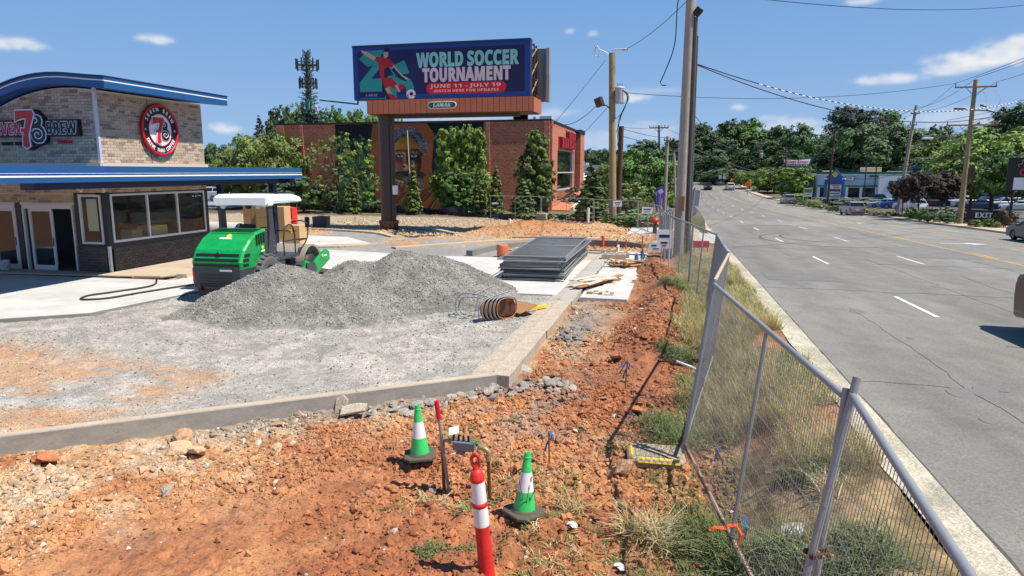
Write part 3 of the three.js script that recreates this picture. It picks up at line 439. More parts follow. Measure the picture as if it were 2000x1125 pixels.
  const can = part('canopy', [bx(4.9, 0.30, cl - 0.1, CX - 2.52, 3.90, (c0 + c1) / 2), bx(6, 0.30, 5.2, CX - 7.9, 3.898, -16.1)], M.blue, coffee);
  part('canopy_fascia', [bx(0.05, 0.22, cl, CX, 4.055, (c0 + c1) / 2), bx(0.03, 0.14, cl, CX + 0.02, 3.755, (c0 + c1) / 2), bx(0.04, 0.09, cl - 0.02, CX - 0.01, 3.90, (c0 + c1) / 2), bx(4.9, 0.42, 0.05, CX - 2.48, 3.93, c1)], M.blue, can); part('canopy_stripe', [bx(0.03, 0.05, cl + 0.01, CX + 0.022, 3.862, (c0 + c1) / 2), bx(0.02, 0.012, cl, CX + 0.026, 3.945, (c0 + c1) / 2)], M.white, can);
  part('beam', [bx(0.5, 0.28, cl - 3.2, CX - 0.9, 3.61, (c0 + c1) / 2 - 1.2), bx(4.6, 0.24, 0.4, CX - 2.5, 3.62, -28.9)], M.navy, coffee);
  for (const [x, z] of [[-21.2, -28.9], [-18.4, -28.9]]) { const c = part('column', rb(0.26, 3.2, 0.26, 0.02, x, 2.05, z), M.navy, coffee); part('base_plate', bx(0.45, 0.03, 0.45, x, 0.52, z), M.dark, c); }
  // corner window band, right face
  const pane = (g, parent) => part('pane', g, M.glass, parent);
  { const band = mat('band', [0.012, 0.014, 0.022], 0.45); for (const g of [bx(0.2, 0.24, 5.2, FX - 0.09, 1.46, (FZ + BZ) / 2 - 0.02), bx(0.19, 1.8, 0.34, FX - 0.09, 2.4, FZ - 0.17), bx(0.34, 1.9, 0.19, FX - 0.17, 2.35, FZ - 0.09), bx(0.19, 1.8, 0.30, FX - 0.09, 2.4, BZ + 0.13), bx(0.14, 2.1, 0.19, -20.08, 2.2, FZ - 0.09), bx(1.2, 0.14, 0.188, -19.5, 1.47, FZ - 0.092), bx(0.22, 2.45, 0.19, -22.6, 1.7, FZ - 0.09), bx(1.3, 0.07, 0.19, -19.5, 3.27, FZ - 0.09), bx(0.19, 0.07, 5.2, FX - 0.09, 3.275, (FZ + BZ) / 2)]) part('dark_trim', g, band, coffee); }
  const w = part('window', [bx(0.08, 0.07, 4.84, FX + 0.0, 3.2, -22.22), bx(0.08, 0.08, 4.84, FX + 0.0, 1.6, -22.22), ...[-19.82, -21.5, -23.06, -24.62].map((z) => bx(0.078, 1.66, 0.07, FX, 2.4, z))], M.whiteM, coffee);
  for (const z of [-20.66, -22.28, -23.84]) pane(new THREE.PlaneGeometry(1.5, 1.55).rotateY(Math.PI / 2).translate(FX - 0.01, 2.4, z), w);
  const w2 = part('window', [bx(0.9, 0.07, 0.08, -19.5, 3.18, FZ), bx(0.9, 0.07, 0.08, -19.5, 1.56, FZ), bx(0.07, 1.68, 0.078, -19.92, 2.37, FZ), bx(0.07, 1.68, 0.078, -19.08, 2.37, FZ)], M.whiteM, coffee); pane(new THREE.PlaneGeometry(0.8, 1.56).translate(-19.5, 2.37, FZ - 0.01), w2);
  // glazed doors with their frames
  const dm = M.doorframe ?? (M.doorframe = mat('doorframe', [0.62, 0.62, 0.64], 0.5, { metalness: 0.2 }));
  const fr = part('door_frame', [bx(2.16, 0.16, 0.1, -21.32, 2.8, FZ - 0.02), bx(0.07, 2.25, 0.1, -22.38, 1.62, FZ - 0.02), bx(0.06, 2.25, 0.1, -20.28, 1.62, FZ - 0.02), bx(1.9, 0.16, 0.1, -23.66, 2.8, FZ - 0.02), bx(0.07, 2.25, 0.1, -22.74, 1.62, FZ - 0.02)], dm, coffee);
  for (const [x, wd, z] of [[-21.7, 1.02, FZ - 0.06], [-23.3, 1.0, FZ - 0.04]]) { const d = part('door', [bx(0.1, 2.2, 0.05, x - wd / 2 + 0.05, 1.62, z), bx(0.1, 2.2, 0.05, x + wd / 2 - 0.05, 1.62, z), bx(wd, 0.1, 0.049, x, 2.67, z), bx(wd, 0.2, 0.049, x, 0.62, z)], dm, coffee); pane(new THREE.PlaneGeometry(wd - 0.18, 1.92).translate(x, 1.67, z), d); part('handle', [bx(0.03, 0.3, 0.05, x + wd / 2 - 0.05, 1.55, z + 0.05)], M.steel, d); }
  pane(new THREE.PlaneGeometry(1.0, 2.0).translate(-24.3, 1.65, FZ - 0.04), fr);
  part('interior', [bx(9.5, 0.06, 4.9, -23.8, 0.53, -22.22), bx(0.1, 2.9, 4.8, -24.2, 2, -22.2), bx(9.4, 2.9, 0.1, -23.7, 2, BZ + 0.06), bx(9.5, 0.08, 5, -23.8, 3.42, -22.22), bx(1.2, 1.0, 0.6, -20.6, 1.05, -23.9)], mat('interior', [0.10, 0.105, 0.11], 0.8), coffee);
  part('counter', [rb(0.6, 0.95, 3.2, 0.02, -19.6, 1.0, -22.6)], M.steel, coffee);
  part('security_camera', [rb(0.2, 0.07, 0.1, 0.02, -19.7, 3.40, FZ + 0.14), bar([-19.68, 3.38, FZ + 0.16], [-19.6, 3.34, FZ + 0.22], 0.04)], M.white, coffee);
  part('conduit', [bar([FX + 0.03, 4.3, -21.9], [FX + 0.03, 6.6, -21.9], 0.012, 0.012, 5)], M.black, coffee);
}
solo('cardboard_box', [rb(0.55, 0.5, 0.95, 0.01, 0, 0.25, 0), bx(0.56, 0.03, 0.2, 0, 0.5, 0)], M.card, 'brown cardboard carton on the counter behind the middle window pane of the coffee stand', 'box', [-19.45, 1.47, -22.3]);
solo('cardboard_box', [rb(0.5, 0.42, 0.5, 0.01, 0, 0.21, 0)], M.card, 'small carton on the counter behind the left window pane of the coffee stand', 'box', [-19.5, 1.47, -21.3]);
solo('paper_sheet', [bx(0.48, 1.1, 0.01)], mat('paper', [0.55, 0.58, 0.42], 0.9), 'pale paper sheet hung behind the narrow window of the coffee stand', 'paper sheet', [-19.48, 2.52, FZ - 0.06]);
for (const [x, m, l] of [[-23.6, M.red, 'red bucket on the ledge at the left edge by the glass doors'], [-23.05, M.whiteM, 'white bucket on the ledge in front of the left glass door']]) { const b = thing('bucket', l, 'bucket', [x, 0.56, FZ + 0.35]); part('pail', lathe([[0, 0], [0.13, 0], [0.16, 0.33], [0.165, 0.34], [0.15, 0.34], [0.12, 0.03], [0, 0.03]], 16), m, b); part('handle', tube([[-0.15, 0.3, 0.02], [-0.1, 0.18, 0.16], [0.1, 0.18, 0.16], [0.15, 0.3, 0.02]], 0.008, 4), M.steel, b); }
{ // building footing ledge (tan concrete)
  const s = thing('footing_ledge'); s.userData.kind = 'structure'; part('slab', ext([[-24, 19.5], [-18.9, 19.5], [-18.95, 24.8], [-16.2, 24.8], [-16.25, 20.3], [-16.6, 19.2], [-18.2, 18.98], [-24, 18.66]].map(([x, z]) => [x, z]), 0.06, 0.01).rotateX(-Math.PI / 2).translate(0, 0.502, 0), M.tanconc, s); part('kerb', tube([[-16.3, 0.5, -24.5], [-16.35, 0.5, -20.6], [-16.7, 0.5, -19.5], [-17.6, 0.5, -19.1]], 0.07, 6, 30), M.tanconc, s);
}
// round sign
{
  const R = 0.93, s = thing('round_sign', 'round black, red and white lettered sign on the right brick face', 'sign', [FX + 0.06, 5.52, -22.33], Math.PI / 2);
  const tor = new THREE.TorusGeometry(R - 0.03, 0.05, 8, 48).translate(0, 0, 0.08); part('rim', [tor, lathe([[R - 0.06, 0], [R, 0], [R, 0.08], [R - 0.06, 0.08]], 48).rotateX(Math.PI / 2)], M.red, s);
  part('disc', lathe([[0, 0.07], [R - 0.04, 0.07], [R - 0.04, 0]], 48).rotateX(Math.PI / 2), M.black, s);
  part('ring', new THREE.TorusGeometry(0.585, 0.022, 6, 48).translate(0, 0, 0.075), M.red, s); part('white_disc', lathe([[0, 0.084], [0.575, 0.084], [0.575, 0.07]], 48).rotateX(Math.PI / 2), M.white, s);
  const round = (txt, rad, a0, a1, flip) => [...txt].map((ch, i) => { if (ch === ' ') return null; const a = lerp(a0, a1, txt.length > 1 ? i / (txt.length - 1) : 0.5), g = letters(ch, 0.135, 0.015); g.translate(0, -0.067, 0); g.rotateZ(flip ? a + Math.PI / 2 : a - Math.PI / 2); return g.translate(Math.cos(a) * rad, Math.sin(a) * rad, 0.072); }).filter(Boolean);
  part('lettering', [round('SEVEN BREW', 0.745, 2.62, 0.52, false), round('DRIVE THRU COFFEE', 0.745, 3.66, 5.76, true), round('>', 0.745, 3.14, 3.14, false), round('<', 0.745, 0.0, 0, false)], M.white, s);
  emblem(s, 0.98, 0.085, 0.03);
}
// the "7" and curled "B"
function emblem(parent, h, z, d) {
  const sc = h / 1.0, S = (pts) => pts.map(([x, y]) => [x * sc, y * sc]);
  const seven = [[-0.42, 0.46], [0.12, 0.46], [0.17, 0.36], [0.02, 0.05], [-0.06, -0.16], [-0.07, -0.32], [-0.05, -0.46], [-0.16, -0.52], [-0.28, -0.46], [-0.26, -0.28], [-0.22, -0.10], [-0.31, -0.10], [-0.29, 0.0], [-0.18, 0.0], [-0.10, 0.2], [-0.10, 0.26], [-0.28, 0.24], [-0.46, 0.18]];
  const big = (pts, k) => { let cx = 0, cy = 0; pts.forEach((p) => { cx += p[0] / pts.length; cy += p[1] / pts.length; }); const n = pts.length; return pts.map((p, i) => { const a = pts[(i + n - 1) % n], b = pts[(i + 1) % n], tx = b[0] - a[0], ty = b[1] - a[1], l = Math.hypot(tx, ty) || 1; return [p[0] - ty / l * k, p[1] + tx / l * k]; }); };
  const circ = (cx, cy, r, n = 22, a0 = 0, a1 = 6.283) => Array.from({ length: n }, (_, i) => { const a = lerp(a0, a1, i / n); return [cx + r * Math.cos(a), cy + r * Math.sin(a)]; });
  const B = S([[0.12, 0.30], [0.24, 0.33], [0.34, 0.28], [0.37, 0.17], [0.32, 0.06], [0.41, -0.02], [0.45, -0.14], [0.42, -0.28], [0.32, -0.37], [0.17, -0.38], [0.05, -0.33], [0.0, -0.22], [0.0, -0.05], [0.05, 0.1]]);
  part('emblem_letter', ext(big(B, 0.028 * sc), d * 0.6).translate(0, 0, z), M.white, parent); part('emblem_letter', ext(B, d).translate(0, 0, z + 0.002), M.black, parent);
  const sp = []; for (let i = 0; i < 26; i++) { const a = 2.6 - i * 0.36, r = 0.20 - i * 0.0066; sp.push([(0.21 + r * Math.cos(a)) * sc, (-0.17 + r * 0.85 * Math.sin(a)) * sc, z + d]); }
  part('emblem_curl', [tube(sp, 0.016 * sc, 5, 50), tube([[0.12, 0.24, 0], [0.2, 0.26, 0], [0.24, 0.18, 0], [0.16, 0.12, 0]].map(([x, y]) => [x * sc, y * sc, z + d]), 0.015 * sc, 5, 14)], M.white, parent);
  part('emblem_numeral', ext(big(S(seven), 0.03 * sc), d * 1.2).translate(0, 0, z + d * 0.5), M.white, parent); part('emblem_numeral', ext(S(seven), d * 1.2).translate(0, 0, z + d * 0.5 + 0.006), M.red, parent);
}
{ // wall sign over the doors
  const s = thing('wall_sign', 'red and black letter sign with a big red numeral above the glass doors', 'sign', [-21.36, 5.45, FZ + 0.02]);
  const word = (txt, x, m, w) => { const big = letters(txt, 0.40, 0.02, 0.82), edge = letters(txt, 0.40, 0.02, 0.82); const bb = [0, 0]; big.computeBoundingBox(); const hw = big.boundingBox.max.x; part('letter_case', [rb(hw * 2 + 0.12, 0.56, 0.17, 0.02, x, 0.0, 0.085)], M.black, s); part('letter_face', [...[[-.022, 0], [.022, 0], [0, -.022], [0, .022]].map(([dx, dy]) => letters(txt, 0.40, 0.014, 0.82).translate(x + dx, -0.2 + dy, 0.172))], M.white, s); part('lettering', big.translate(x, -0.2, 0.178), m, s); };
  word('SEVEN', -1.12, M.red); word('BREW', 1.22, M.black);
  part('emblem_case', [ext([[-0.55, 0.62], [0.2, 0.62], [0.5, 0.36], [0.6, -0.1], [0.5, -0.48], [0.05, -0.62], [-0.15, -0.72], [-0.36, -0.6], [-0.3, -0.2], [-0.4, 0.1], [-0.6, 0.3]], 0.2)], M.black, s); emblem(s, 1.28, 0.2, 0.035);
  part('small_lettering', letters('DRIVE THRU', 0.125, 0.05).translate(-1.02, -0.56, 0.0), M.black, s); part('small_lettering', letters('COFFEE', 0.125, 0.05).translate(1.15, -0.52, 0.0), M.red, s);
}
// hose on the pad
solo('rubber_hose', tube([[-16.55, 0.53, -19.0], [-15.6, 0.53, -17.6], [-15.9, 0.53, -16.4], [-16.1, 0.53, -15.75], [-15.8, 0.53, -15.25], [-15.3, 0.53, -15.5], [-15.0, 0.53, -16.6], [-14.6, 0.53, -17.9], [-14.2, 0.53, -19.0], [-14.3, 0.53, -20]].map(([x, y, z]) => [x, y, z]), 0.028, 6, 90), M.dark, 'dark rubber hose lying in a long loop on the concrete pad', 'hose');

// ---------- the green soil compactor
{
  const t = thing('road_roller', 'green soil compactor with white cab roof and smooth steel drum behind the gravel mound', 'road roller', [-12.2, 0.43, -18.6], 0.04);
  const prof = [[2.44, 0.95], [2.47, 1.12], [2.30, 1.42], [1.98, 1.68], [1.62, 1.84], [1.22, 1.90], [1.22, 0.92]];   // z, y
  const side = (pts, w, bev, m, name, parent, x = 0) => part(name, ext(pts.map(([z, y]) => [z, y]), w, bev).translate(0, 0, -w / 2).rotateY(-Math.PI / 2).translate(x, 0, 0), m, parent);
  const hood = side(prof, 1.52, 0.05, M.green, 'hood', t);
  for (let i = 0; i < 3; i++) { const y = 1.05 + i * 0.13, z = y < 1.12 ? 2.50 : 2.52 - 0.567 * (y - 1.12), tl = y < 1.12 ? 0.17 : -0.515; part('louvre', [bx(1.36 - i * 0.03, 0.078, 0.06, 0, y, z - 0.012, tl, 0, 0), bx(0.05, 0.07, 0.26, 0.752, y, z - 0.2), bx(0.05, 0.07, 0.26, -0.752, y, z - 0.2)], M.black, hood); }
  for (let i = 0; i < 4; i++) { const z = 1.36 + i * 0.12; part('vent', [bx(1.34, 0.02, 0.035, 0, 1.945 - i * 0.016, z), bx(0.03, 0.3, 0.05, 0.775, 1.72 - i * 0.015, z), bx(0.03, 0.3, 0.05, -0.775, 1.72 - i * 0.015, z)], M.black, hood); }
  part('badge', [bx(0.36, 0.012, 0.06, 0, 1.735, 2.0, 0.62, 0, 0)], M.white, hood); part('badge', lathe([[0, 0.01], [0.075, 0.01], [0.075, 0]], 16).rotateX(0.6).translate(0.03, 1.79, 1.87), M.yellow, hood);
  part('badge', [bx(0.012, 0.045, 0.2, 0.815, 1.36, 1.5)], M.white, hood); part('badge', lathe([[0, 0.01], [0.05, 0.01], [0.05, 0]], 14).rotateZ(-Math.PI / 2).translate(0.81, 1.45, 1.5), M.yellow, hood); part('tail_lamp', lathe([[0, 0.05], [0.06, 0.03], [0.07, 0]], 12).rotateX(Math.PI / 2).translate(0.02, 1.33, 2.42), M.black, hood);
  // rear frame, bumper grille
  side([[2.45, 0.42], [2.5, 0.6], [2.5, 0.93], [1.9, 0.93], [1.5, 0.7], [1.5, 0.42], [2.0, 0.3]], 1.5, 0.04, M.charcoal, 'rear_frame', t);
  const gr = part('rear_grille', rb(1.1, 0.42, 0.06, 0.02, 0, 0.66, 2.5), M.black, t); for (let i = 0; i < 4; i++) part('grille_bar', bx(1.0, 0.03, 0.03, 0, 0.52 + i * 0.09, 2.535), M.dark, gr); part('warning_plate', bx(0.36, 0.05, 0.01, 0.3, 0.91, 2.545), M.white, t); part('reflector', bx(0.035, 0.3, 0.02, -0.68, 0.72, 2.54), M.red, t);
  part('counterweight', [rb(1.42, 0.4, 0.7, 0.1, 0, 0.36, 2.12)], M.black, t); for (const s of [-1, 1]) part('tow_eye', rb(0.07, 0.14, 0.08, 0.02, s * 0.5, 0.4, 2.5), M.rusty, t);
  // rear tyres
  const lug = []; for (let i = 0; i < 20; i++) for (const s of [-1, 0, 1]) { const a = (i + (s ? 0.5 : 0)) / 20 * 6.283; lug.push(at(rb(s ? 0.13 : 0.15, 0.07, 0.11, 0.02), s * 0.155, Math.cos(a) * 0.595, Math.sin(a) * 0.595, a, 0, 0)); }
  const tyreP = [[0.30, -0.2], [0.48, -0.235], [0.565, -0.2], [0.60, -0.1], [0.60, 0.1], [0.565, 0.2], [0.48, 0.235], [0.30, 0.2]];
  const greyRubber = mat('tyre', [0.115, 0.112, 0.108], 0.9);
  for (const s of [-1, 1]) { const w = new THREE.Group(); w.name = 'wheel'; w.position.set(s * 0.70, 0.62, 1.32); t.add(w); part('tyre', [lathe(tyreP, 32).rotateZ(Math.PI / 2), lug], greyRubber, w); part('rim', [lathe([[0, -0.02], [0.1, 0], [0.12, 0.05], [0.26, 0.08], [0.31, 0.18], [0.31, -0.18]], 20).rotateZ(-s * Math.PI / 2)], M.green, w); }
  // cab: platform, seat, posts, roof
  part('platform', [rb(1.64, 0.12, 1.7, 0.02, 0, 1.02, 0.3), bx(1.6, 0.34, 0.9, 0, 0.8, 0.75)], M.charcoal, t);
  for (const s of [-1, 1]) {
    const post = part('roll_post', ext([[1.24, 0.98], [0.82, 0.98], [0.70, 1.5], [0.80, 1.8], [0.86, 2.72], [1.04, 2.72], [1.04, 1.9], [1.10, 1.5]], 0.09, 0.01).rotateY(-Math.PI / 2).translate(s * 0.76 + 0.045, 0, 0), M.charcoal, t); part('bolts', [0, 1, 2, 3].map((i) => bar([s * 0.81 - 0.02, 1.1 + i * 0.16, 0.9], [s * 0.81 + 0.02, 1.1 + i * 0.16, 0.9], 0.022, 0.022, 6)), M.steel, post);
    part('side_plate', ext([[1.3, 0.92], [1.3, 1.88], [1.16, 1.86], [1.12, 0.92]], 0.06).rotateY(-Math.PI / 2).translate(s * 0.74 + 0.03, 0, 0), M.charcoal, t);
    part('step_plate', ext([[0.6, 0.98], [-0.55, 0.98], [-0.75, 1.22], [-0.6, 1.22], [-0.46, 1.06], [0.6, 1.06]], 0.05).rotateY(-Math.PI / 2).translate(s * 0.80 + 0.03, 0, 0), M.charcoal, t);
    part('hand_rail', [tube([[s * 0.82, 1.08, 0.35], [s * 0.82, 1.7, 0.33], [s * 0.82, 1.95, 0.15], [s * 0.82, 1.95, -0.15], [s * 0.82, 1.7, -0.3], [s * 0.82, 1.08, -0.32]], 0.022, 6, 30), bar([s * 0.82, 1.5, 0.34], [s * 0.82, 1.5, -0.31], 0.018, 0.018, 6), tube([[s * 0.8, 2.45, 0.8], [s * 0.84, 2.3, 0.7], [s * 0.84, 1.7, 0.7], [s * 0.8, 1.55, 0.8]], 0.02, 6, 16)], M.black, t);
  }
  part('guard_rail', [bar([-0.8, 1.92, 1.12], [0.8, 1.92, 1.12], 0.02, 0.02, 6), bar([-0.8, 1.75, -0.45], [0.8, 1.75, -0.45], 0.02, 0.02, 6)], M.charcoal, t);
  part('front_rail', [tube([[0.85, 1.1, -0.5], [1.0, 1.5, -0.75], [1.02, 1.95, -0.75], [0.85, 2.05, -0.75], [0.5, 2.0, -0.7]], 0.02, 6, 20), tube([[0.85, 1.45, -0.5], [1.02, 1.5, -0.74], [0.6, 1.45, -0.8]], 0.018, 6, 14)], M.black, t); part('mirror', rb(0.16, 0.34, 0.05, 0.03, 1.02, 2.0, -0.78), M.black, t); part('work_lamp', [rb(0.12, 0.1, 0.08, 0.02, 0.55, 1.72, -0.55)], M.yellow, t);
  const seat = part('seat', [rb(0.52, 0.14, 0.5, 0.05, 0, 1.42, 0.62), rb(0.5, 0.6, 0.13, 0.05, 0, 1.76, 0.92, -0.15, 0, 0), rb(0.3, 0.35, 0.35, 0.03, 0, 1.2, 0.62)], M.black, t);
  part('arm_rest', [rb(0.09, 0.06, 0.36, 0.02, -0.32, 1.62, 0.6), rb(0.09, 0.06, 0.36, 0.02, 0.32, 1.62, 0.6)], M.black, seat);
  part('steering_wheel', [at(new THREE.TorusGeometry(0.19, 0.018, 6, 24), 0, 1.78, 0.12, -1.0, 0, 0), bar([0, 1.1, -0.1], [0, 1.77, 0.11], 0.045)], M.black, t); part('dashboard', rb(0.6, 0.22, 0.2, 0.04, 0, 1.55, -0.08), M.dark, t);
  const roof = part('roof', [ext([[1.20, 2.66], [1.18, 2.80], [0.95, 2.88], [-0.2, 2.86], [-0.72, 2.76], [-0.80, 2.68], [-0.6, 2.67], [0.2, 2.71], [0.9, 2.71]], 1.72, 0.04).translate(0, 0, -0.86).rotateY(-Math.PI / 2), rb(0.4, 0.15, 0.3, 0.04, 0.66, 2.66, 1.0), rb(0.4, 0.15, 0.3, 0.04, -0.66, 2.66, 1.0), rb(0.3, 0.1, 1.6, 0.03, 0.7, 2.69, 0.2), rb(0.3, 0.1, 1.6, 0.03, -0.7, 2.69, 0.2)], M.white, t);
  for (const x of [-0.62, 0.18, 0.5]) part('roof_lamp', at(lathe([[0, 0.06], [0.1, 0.03], [0.11, 0], [0.06, -0.06], [0, -0.07]], 14), x, 2.60, 1.06, 1.3, 0, 0), x === 0.18 ? M.black : M.whiteM, roof); part('roof_bar', [bar([-0.5, 2.92, -0.5], [0.62, 2.92, -0.55], 0.02, 0.02, 6), bar([0.62, 2.92, -0.55], [0.62, 2.9, 0.6], 0.015, 0.015, 6)], M.black, roof);
  // hydraulics
  part('hydraulic_hoses', [0, 1, 2, 3, 4].map((i) => tube([[0.35 - i * 0.2, 1.0, 1.0], [0.3 - i * 0.18, 1.3 + i * 0.05, 0.5], [0.25 - i * 0.15, 1.2, -0.1], [0.2 - i * 0.1, 0.8, -0.5]], 0.025, 6, 20)), M.black, t);
  part('articulation', [rb(0.5, 0.5, 0.8, 0.06, 0, 0.65, 0.1), rb(1.3, 0.3, 0.3, 0.03, 0, 0.72, -0.45)], M.dark, t);
  // drum and yoke
  const drum = part('drum', lathe([[0.56, -0.78], [0.62, -0.80], [0.62, 0.80], [0.56, 0.78], [0.54, 0.6], [0.1, 0.55], [0.1, -0.55], [0.54, -0.6], [0.56, -0.78]], 48).rotateZ(Math.PI / 2).translate(0, 0.62, -1.45), mat('drum', [0.42, 0.36, 0.29], 0.6, { metalness: 0.25, map: TX.conc }), t); part('drum_hub', lathe([[0, 0.2], [0.28, 0.18], [0.3, 0]], 20).rotateZ(-Math.PI / 2).translate(0.6, 0.62, -1.45), M.dark, drum);
  for (const s of [-1, 1]) { const y = part('drum_yoke', ext([[-0.45, 0.45], [-0.62, 0.80], [-1.2, 0.62], [-1.55, 0.80], [-2.1, 1.0], [-2.28, 0.9], [-2.3, 0.66], [-1.3, 0.28]], 0.12, 0.015).rotateY(-Math.PI / 2).translate(s * 0.93 + 0.06, 0, 0), M.green, t); part('yoke_cover', ext([[-0.6, 0.72], [-1.15, 0.70], [-1.3, 0.42], [-0.62, 0.42]], 0.05).rotateY(-Math.PI / 2).translate(s * 1.0 + 0.03, 0, 0), M.charcoal, y); part('badge', bx(0.012, 0.05, 0.22, s * 1.0, 0.82, -1.95), M.white, y); part('badge', lathe([[0, 0.01], [0.05, 0.01], [0.05, 0]], 12).rotateZ(-s * Math.PI / 2).translate(s * 0.995, 0.83, -1.76), M.yellow, y); }
  part('front_beam', [rb(1.8, 0.25, 0.14, 0.03, 0, 0.78, -2.22), rb(1.86, 0.22, 0.16, 0.03, 0, 0.60, -0.55)], M.charcoal, t); part('scraper', bx(1.5, 0.05, 0.12, 0, 0.5, -0.72), M.dark, t);
}
solo('water_bottle', lathe([[0, 0], [0.1, 0], [0.105, 0.2], [0.1, 0.34], [0.045, 0.38], [0.045, 0.42], [0, 0.42]], 14), mat('bottleblue', [0.25, 0.42, 0.66], 0.3), 'blue water bottle standing by the seat of the green roller', 'bottle', [-12.5, 2.02, -17.75]);
// ---------- behind the stand: cartons, red barriers, culvert pipe
for (const [x, y, z, w, h, d, l] of [[-19.4, 0.55, -30.4, 1.5, 1.75, 0.7, 'tall brown cardboard carton standing behind the roller seat under the canopy end'], [-20.6, 0.55, -30.6, 0.8, 1.9, 0.7, 'darker tall cardboard carton left of the tall one under the canopy'], [-17.75, 0.55, -29.6, 0.75, 0.92, 0.7, 'square tan cardboard carton below the red barriers beside the roller']]) { const c = thing('cardboard_box', l, 'box', [x, y, z], 0.1); part('carton', rb(w, h, d, 0.01, 0, h / 2, 0), M.card, c); part('tape', [bx(0.06, h * 1.002, 0.004, w * 0.1, h / 2, d / 2 + 0.002), bx(w * 0.3, 0.03, 0.004, -w * 0.2, h * 0.72, d / 2 + 0.002)], mat('tape', [0.50, 0.34, 0.2], 0.5), c); }
for (const [x, y, z, a] of [[-20.3, 1.5, -32, 0.3], [-19.4, 1.62, -32.1, -0.2], [-20.2, 0.98, -31.9, 0.0], [-19.2, 0.95, -31.8, 0.4], [-20.0, 0.45, -32, 0.1], [-19.1, 0.45, -32.1, -0.1]].slice(0)) { const b = tag(solo('barrier_block', ext([[-0.4, 0], [0.4, 0], [0.34, 0.25], [0.3, 0.55], [-0.3, 0.55], [-0.34, 0.25]], 0.4, 0.03, [[[-0.12, 0.2], [0.12, 0.2], [0.12, 0.4], [-0.12, 0.4]]]), M.redO, 'red plastic barrier block in the heap behind the cartons', 'barrier', [x, y, z], a), null, null, 'red plastic barrier blocks in a heap'); b.rotation.z = a * 0.5; }
{ const p = thing('drain_pipe', 'pale concrete drain pipe lying beyond the coffee stand wall', 'pipe', [-24.5, 0.8, -33.4], Math.PI / 2 - 0.1); part('barrel', lathe([[0.30, -1.4], [0.42, -1.4], [0.42, 1.4], [0.30, 1.4], [0.30, -1.4]], 24).rotateX(Math.PI / 2), M.slab, p); }
solo('bin', [ext([[-0.5, 0], [0.5, 0], [0.58, 0.75], [-0.58, 0.75]], 0.7, 0.03)], M.dark, 'low black bin under the canopy behind the roller hood', 'bin', [-20.4, 0.5, -29.4]);
{ const p = thing('planter', 'dark square planter with twigs on the far bank left of the billboard', 'planter', [-22.3, 0.5, -40.4], 0.2); part('pot', ext([[-0.42, 0], [0.42, 0], [0.45, 0.62], [-0.45, 0.62]], 0.86, 0.02).translate(0, 0, -0.43), M.charcoal, p); part('twigs', Array.from({ length: 7 }, (_, i) => bar([0.03 * (i - 3), 0.6, 0], [0.12 * (i - 3), 0.9 + 0.06 * (i % 3), 0.05 * (i % 2)], 0.012, 0.006, 4)), M.bark, p); }

// ---------- stack of temporary fence panels lying on the slab
{
  const mk = (wires) => {
    const t = new THREE.Group(); t.name = 'wire_fence_section'; const L = 7.0, W = 2.0, r = 0.026;
    part('frame', [bar([-W / 2, 0, -L / 2], [W / 2, 0, -L / 2], r), bar([-W / 2, 0, L / 2], [W / 2, 0, L / 2], r), bar([-W / 2, 0, -L / 2 - .06], [-W / 2, 0, L / 2 + .06], r), bar([W / 2, 0, -L / 2 - .06], [W / 2, 0, L / 2 + .06], r)], M.steel, t);
    part('cross_rail', [bar([-W / 2, 0, 0.1], [W / 2, 0, 0.1], 0.02)], M.steel, t);
    const w = []; for (let i = 1; i < 17; i++) w.push(bar([-W / 2 + i * W / 17, 0, -L / 2], [-W / 2 + i * W / 17, 0, L / 2], 0.006, 0.006, 3, false)); for (let i = 1; i < 46; i++) w.push(bar([-W / 2, 0.004, -L / 2 + i * L / 46], [W / 2, 0.004, -L / 2 + i * L / 46], 0.006, 0.006, 3, false));
    const m = part('wire_mesh', w, M.steel, t); m.userData.kind = 'stuff'; return t;
  };
  const proto = mk(), r = rng(9);
  for (let i = 0; i < 17; i++) {
    const y = 0.54 + i * 0.047, o = i ? proto.clone() : proto; o.name = numbered('wire_fence_section'); o.position.set(-4.55 + (r() - 0.5) * 0.28 + 0.004 * i, y, -25.1 + (r() - 0.5) * 0.5); o.rotation.set((r() - 0.5) * 0.004, 0.02 + (r() - 0.5) * 0.05, (r() - 0.5) * 0.02); scene.add(o);
    tag(o, i === 16 ? 'topmost grey wire fence panel of the flat stack on the white slab' : i === 0 ? 'lowest grey wire fence panel of the stack, resting on the slab' : 'grey wire fence panel inside the flat stack on the white slab', 'fence panel', 'fence panels stacked flat on the slab');
  }
  solo('steel_bar', bar([-6.3, 1.40, -26.6], [-3.5, 1.36, -27.4], 0.03), M.greyM, 'loose steel bar across the top of the fence panel stack', 'bar');
}
solo('barrel', [lathe([[0, 0], [0.24, 0], [0.24, 0.04], [0.26, 0.06], [0.26, 0.2], [0.235, 0.24], [0.235, 0.42], [0.2, 0.45], [0.2, 0.5], [0.0, 0.5]], 20)], mat('barrelO', [0.62, 0.15, 0.06], 0.6), 'short orange plastic barrel at the back corner of the fence panel stack', 'barrel', [-6.9, 0.5, -27.5]);
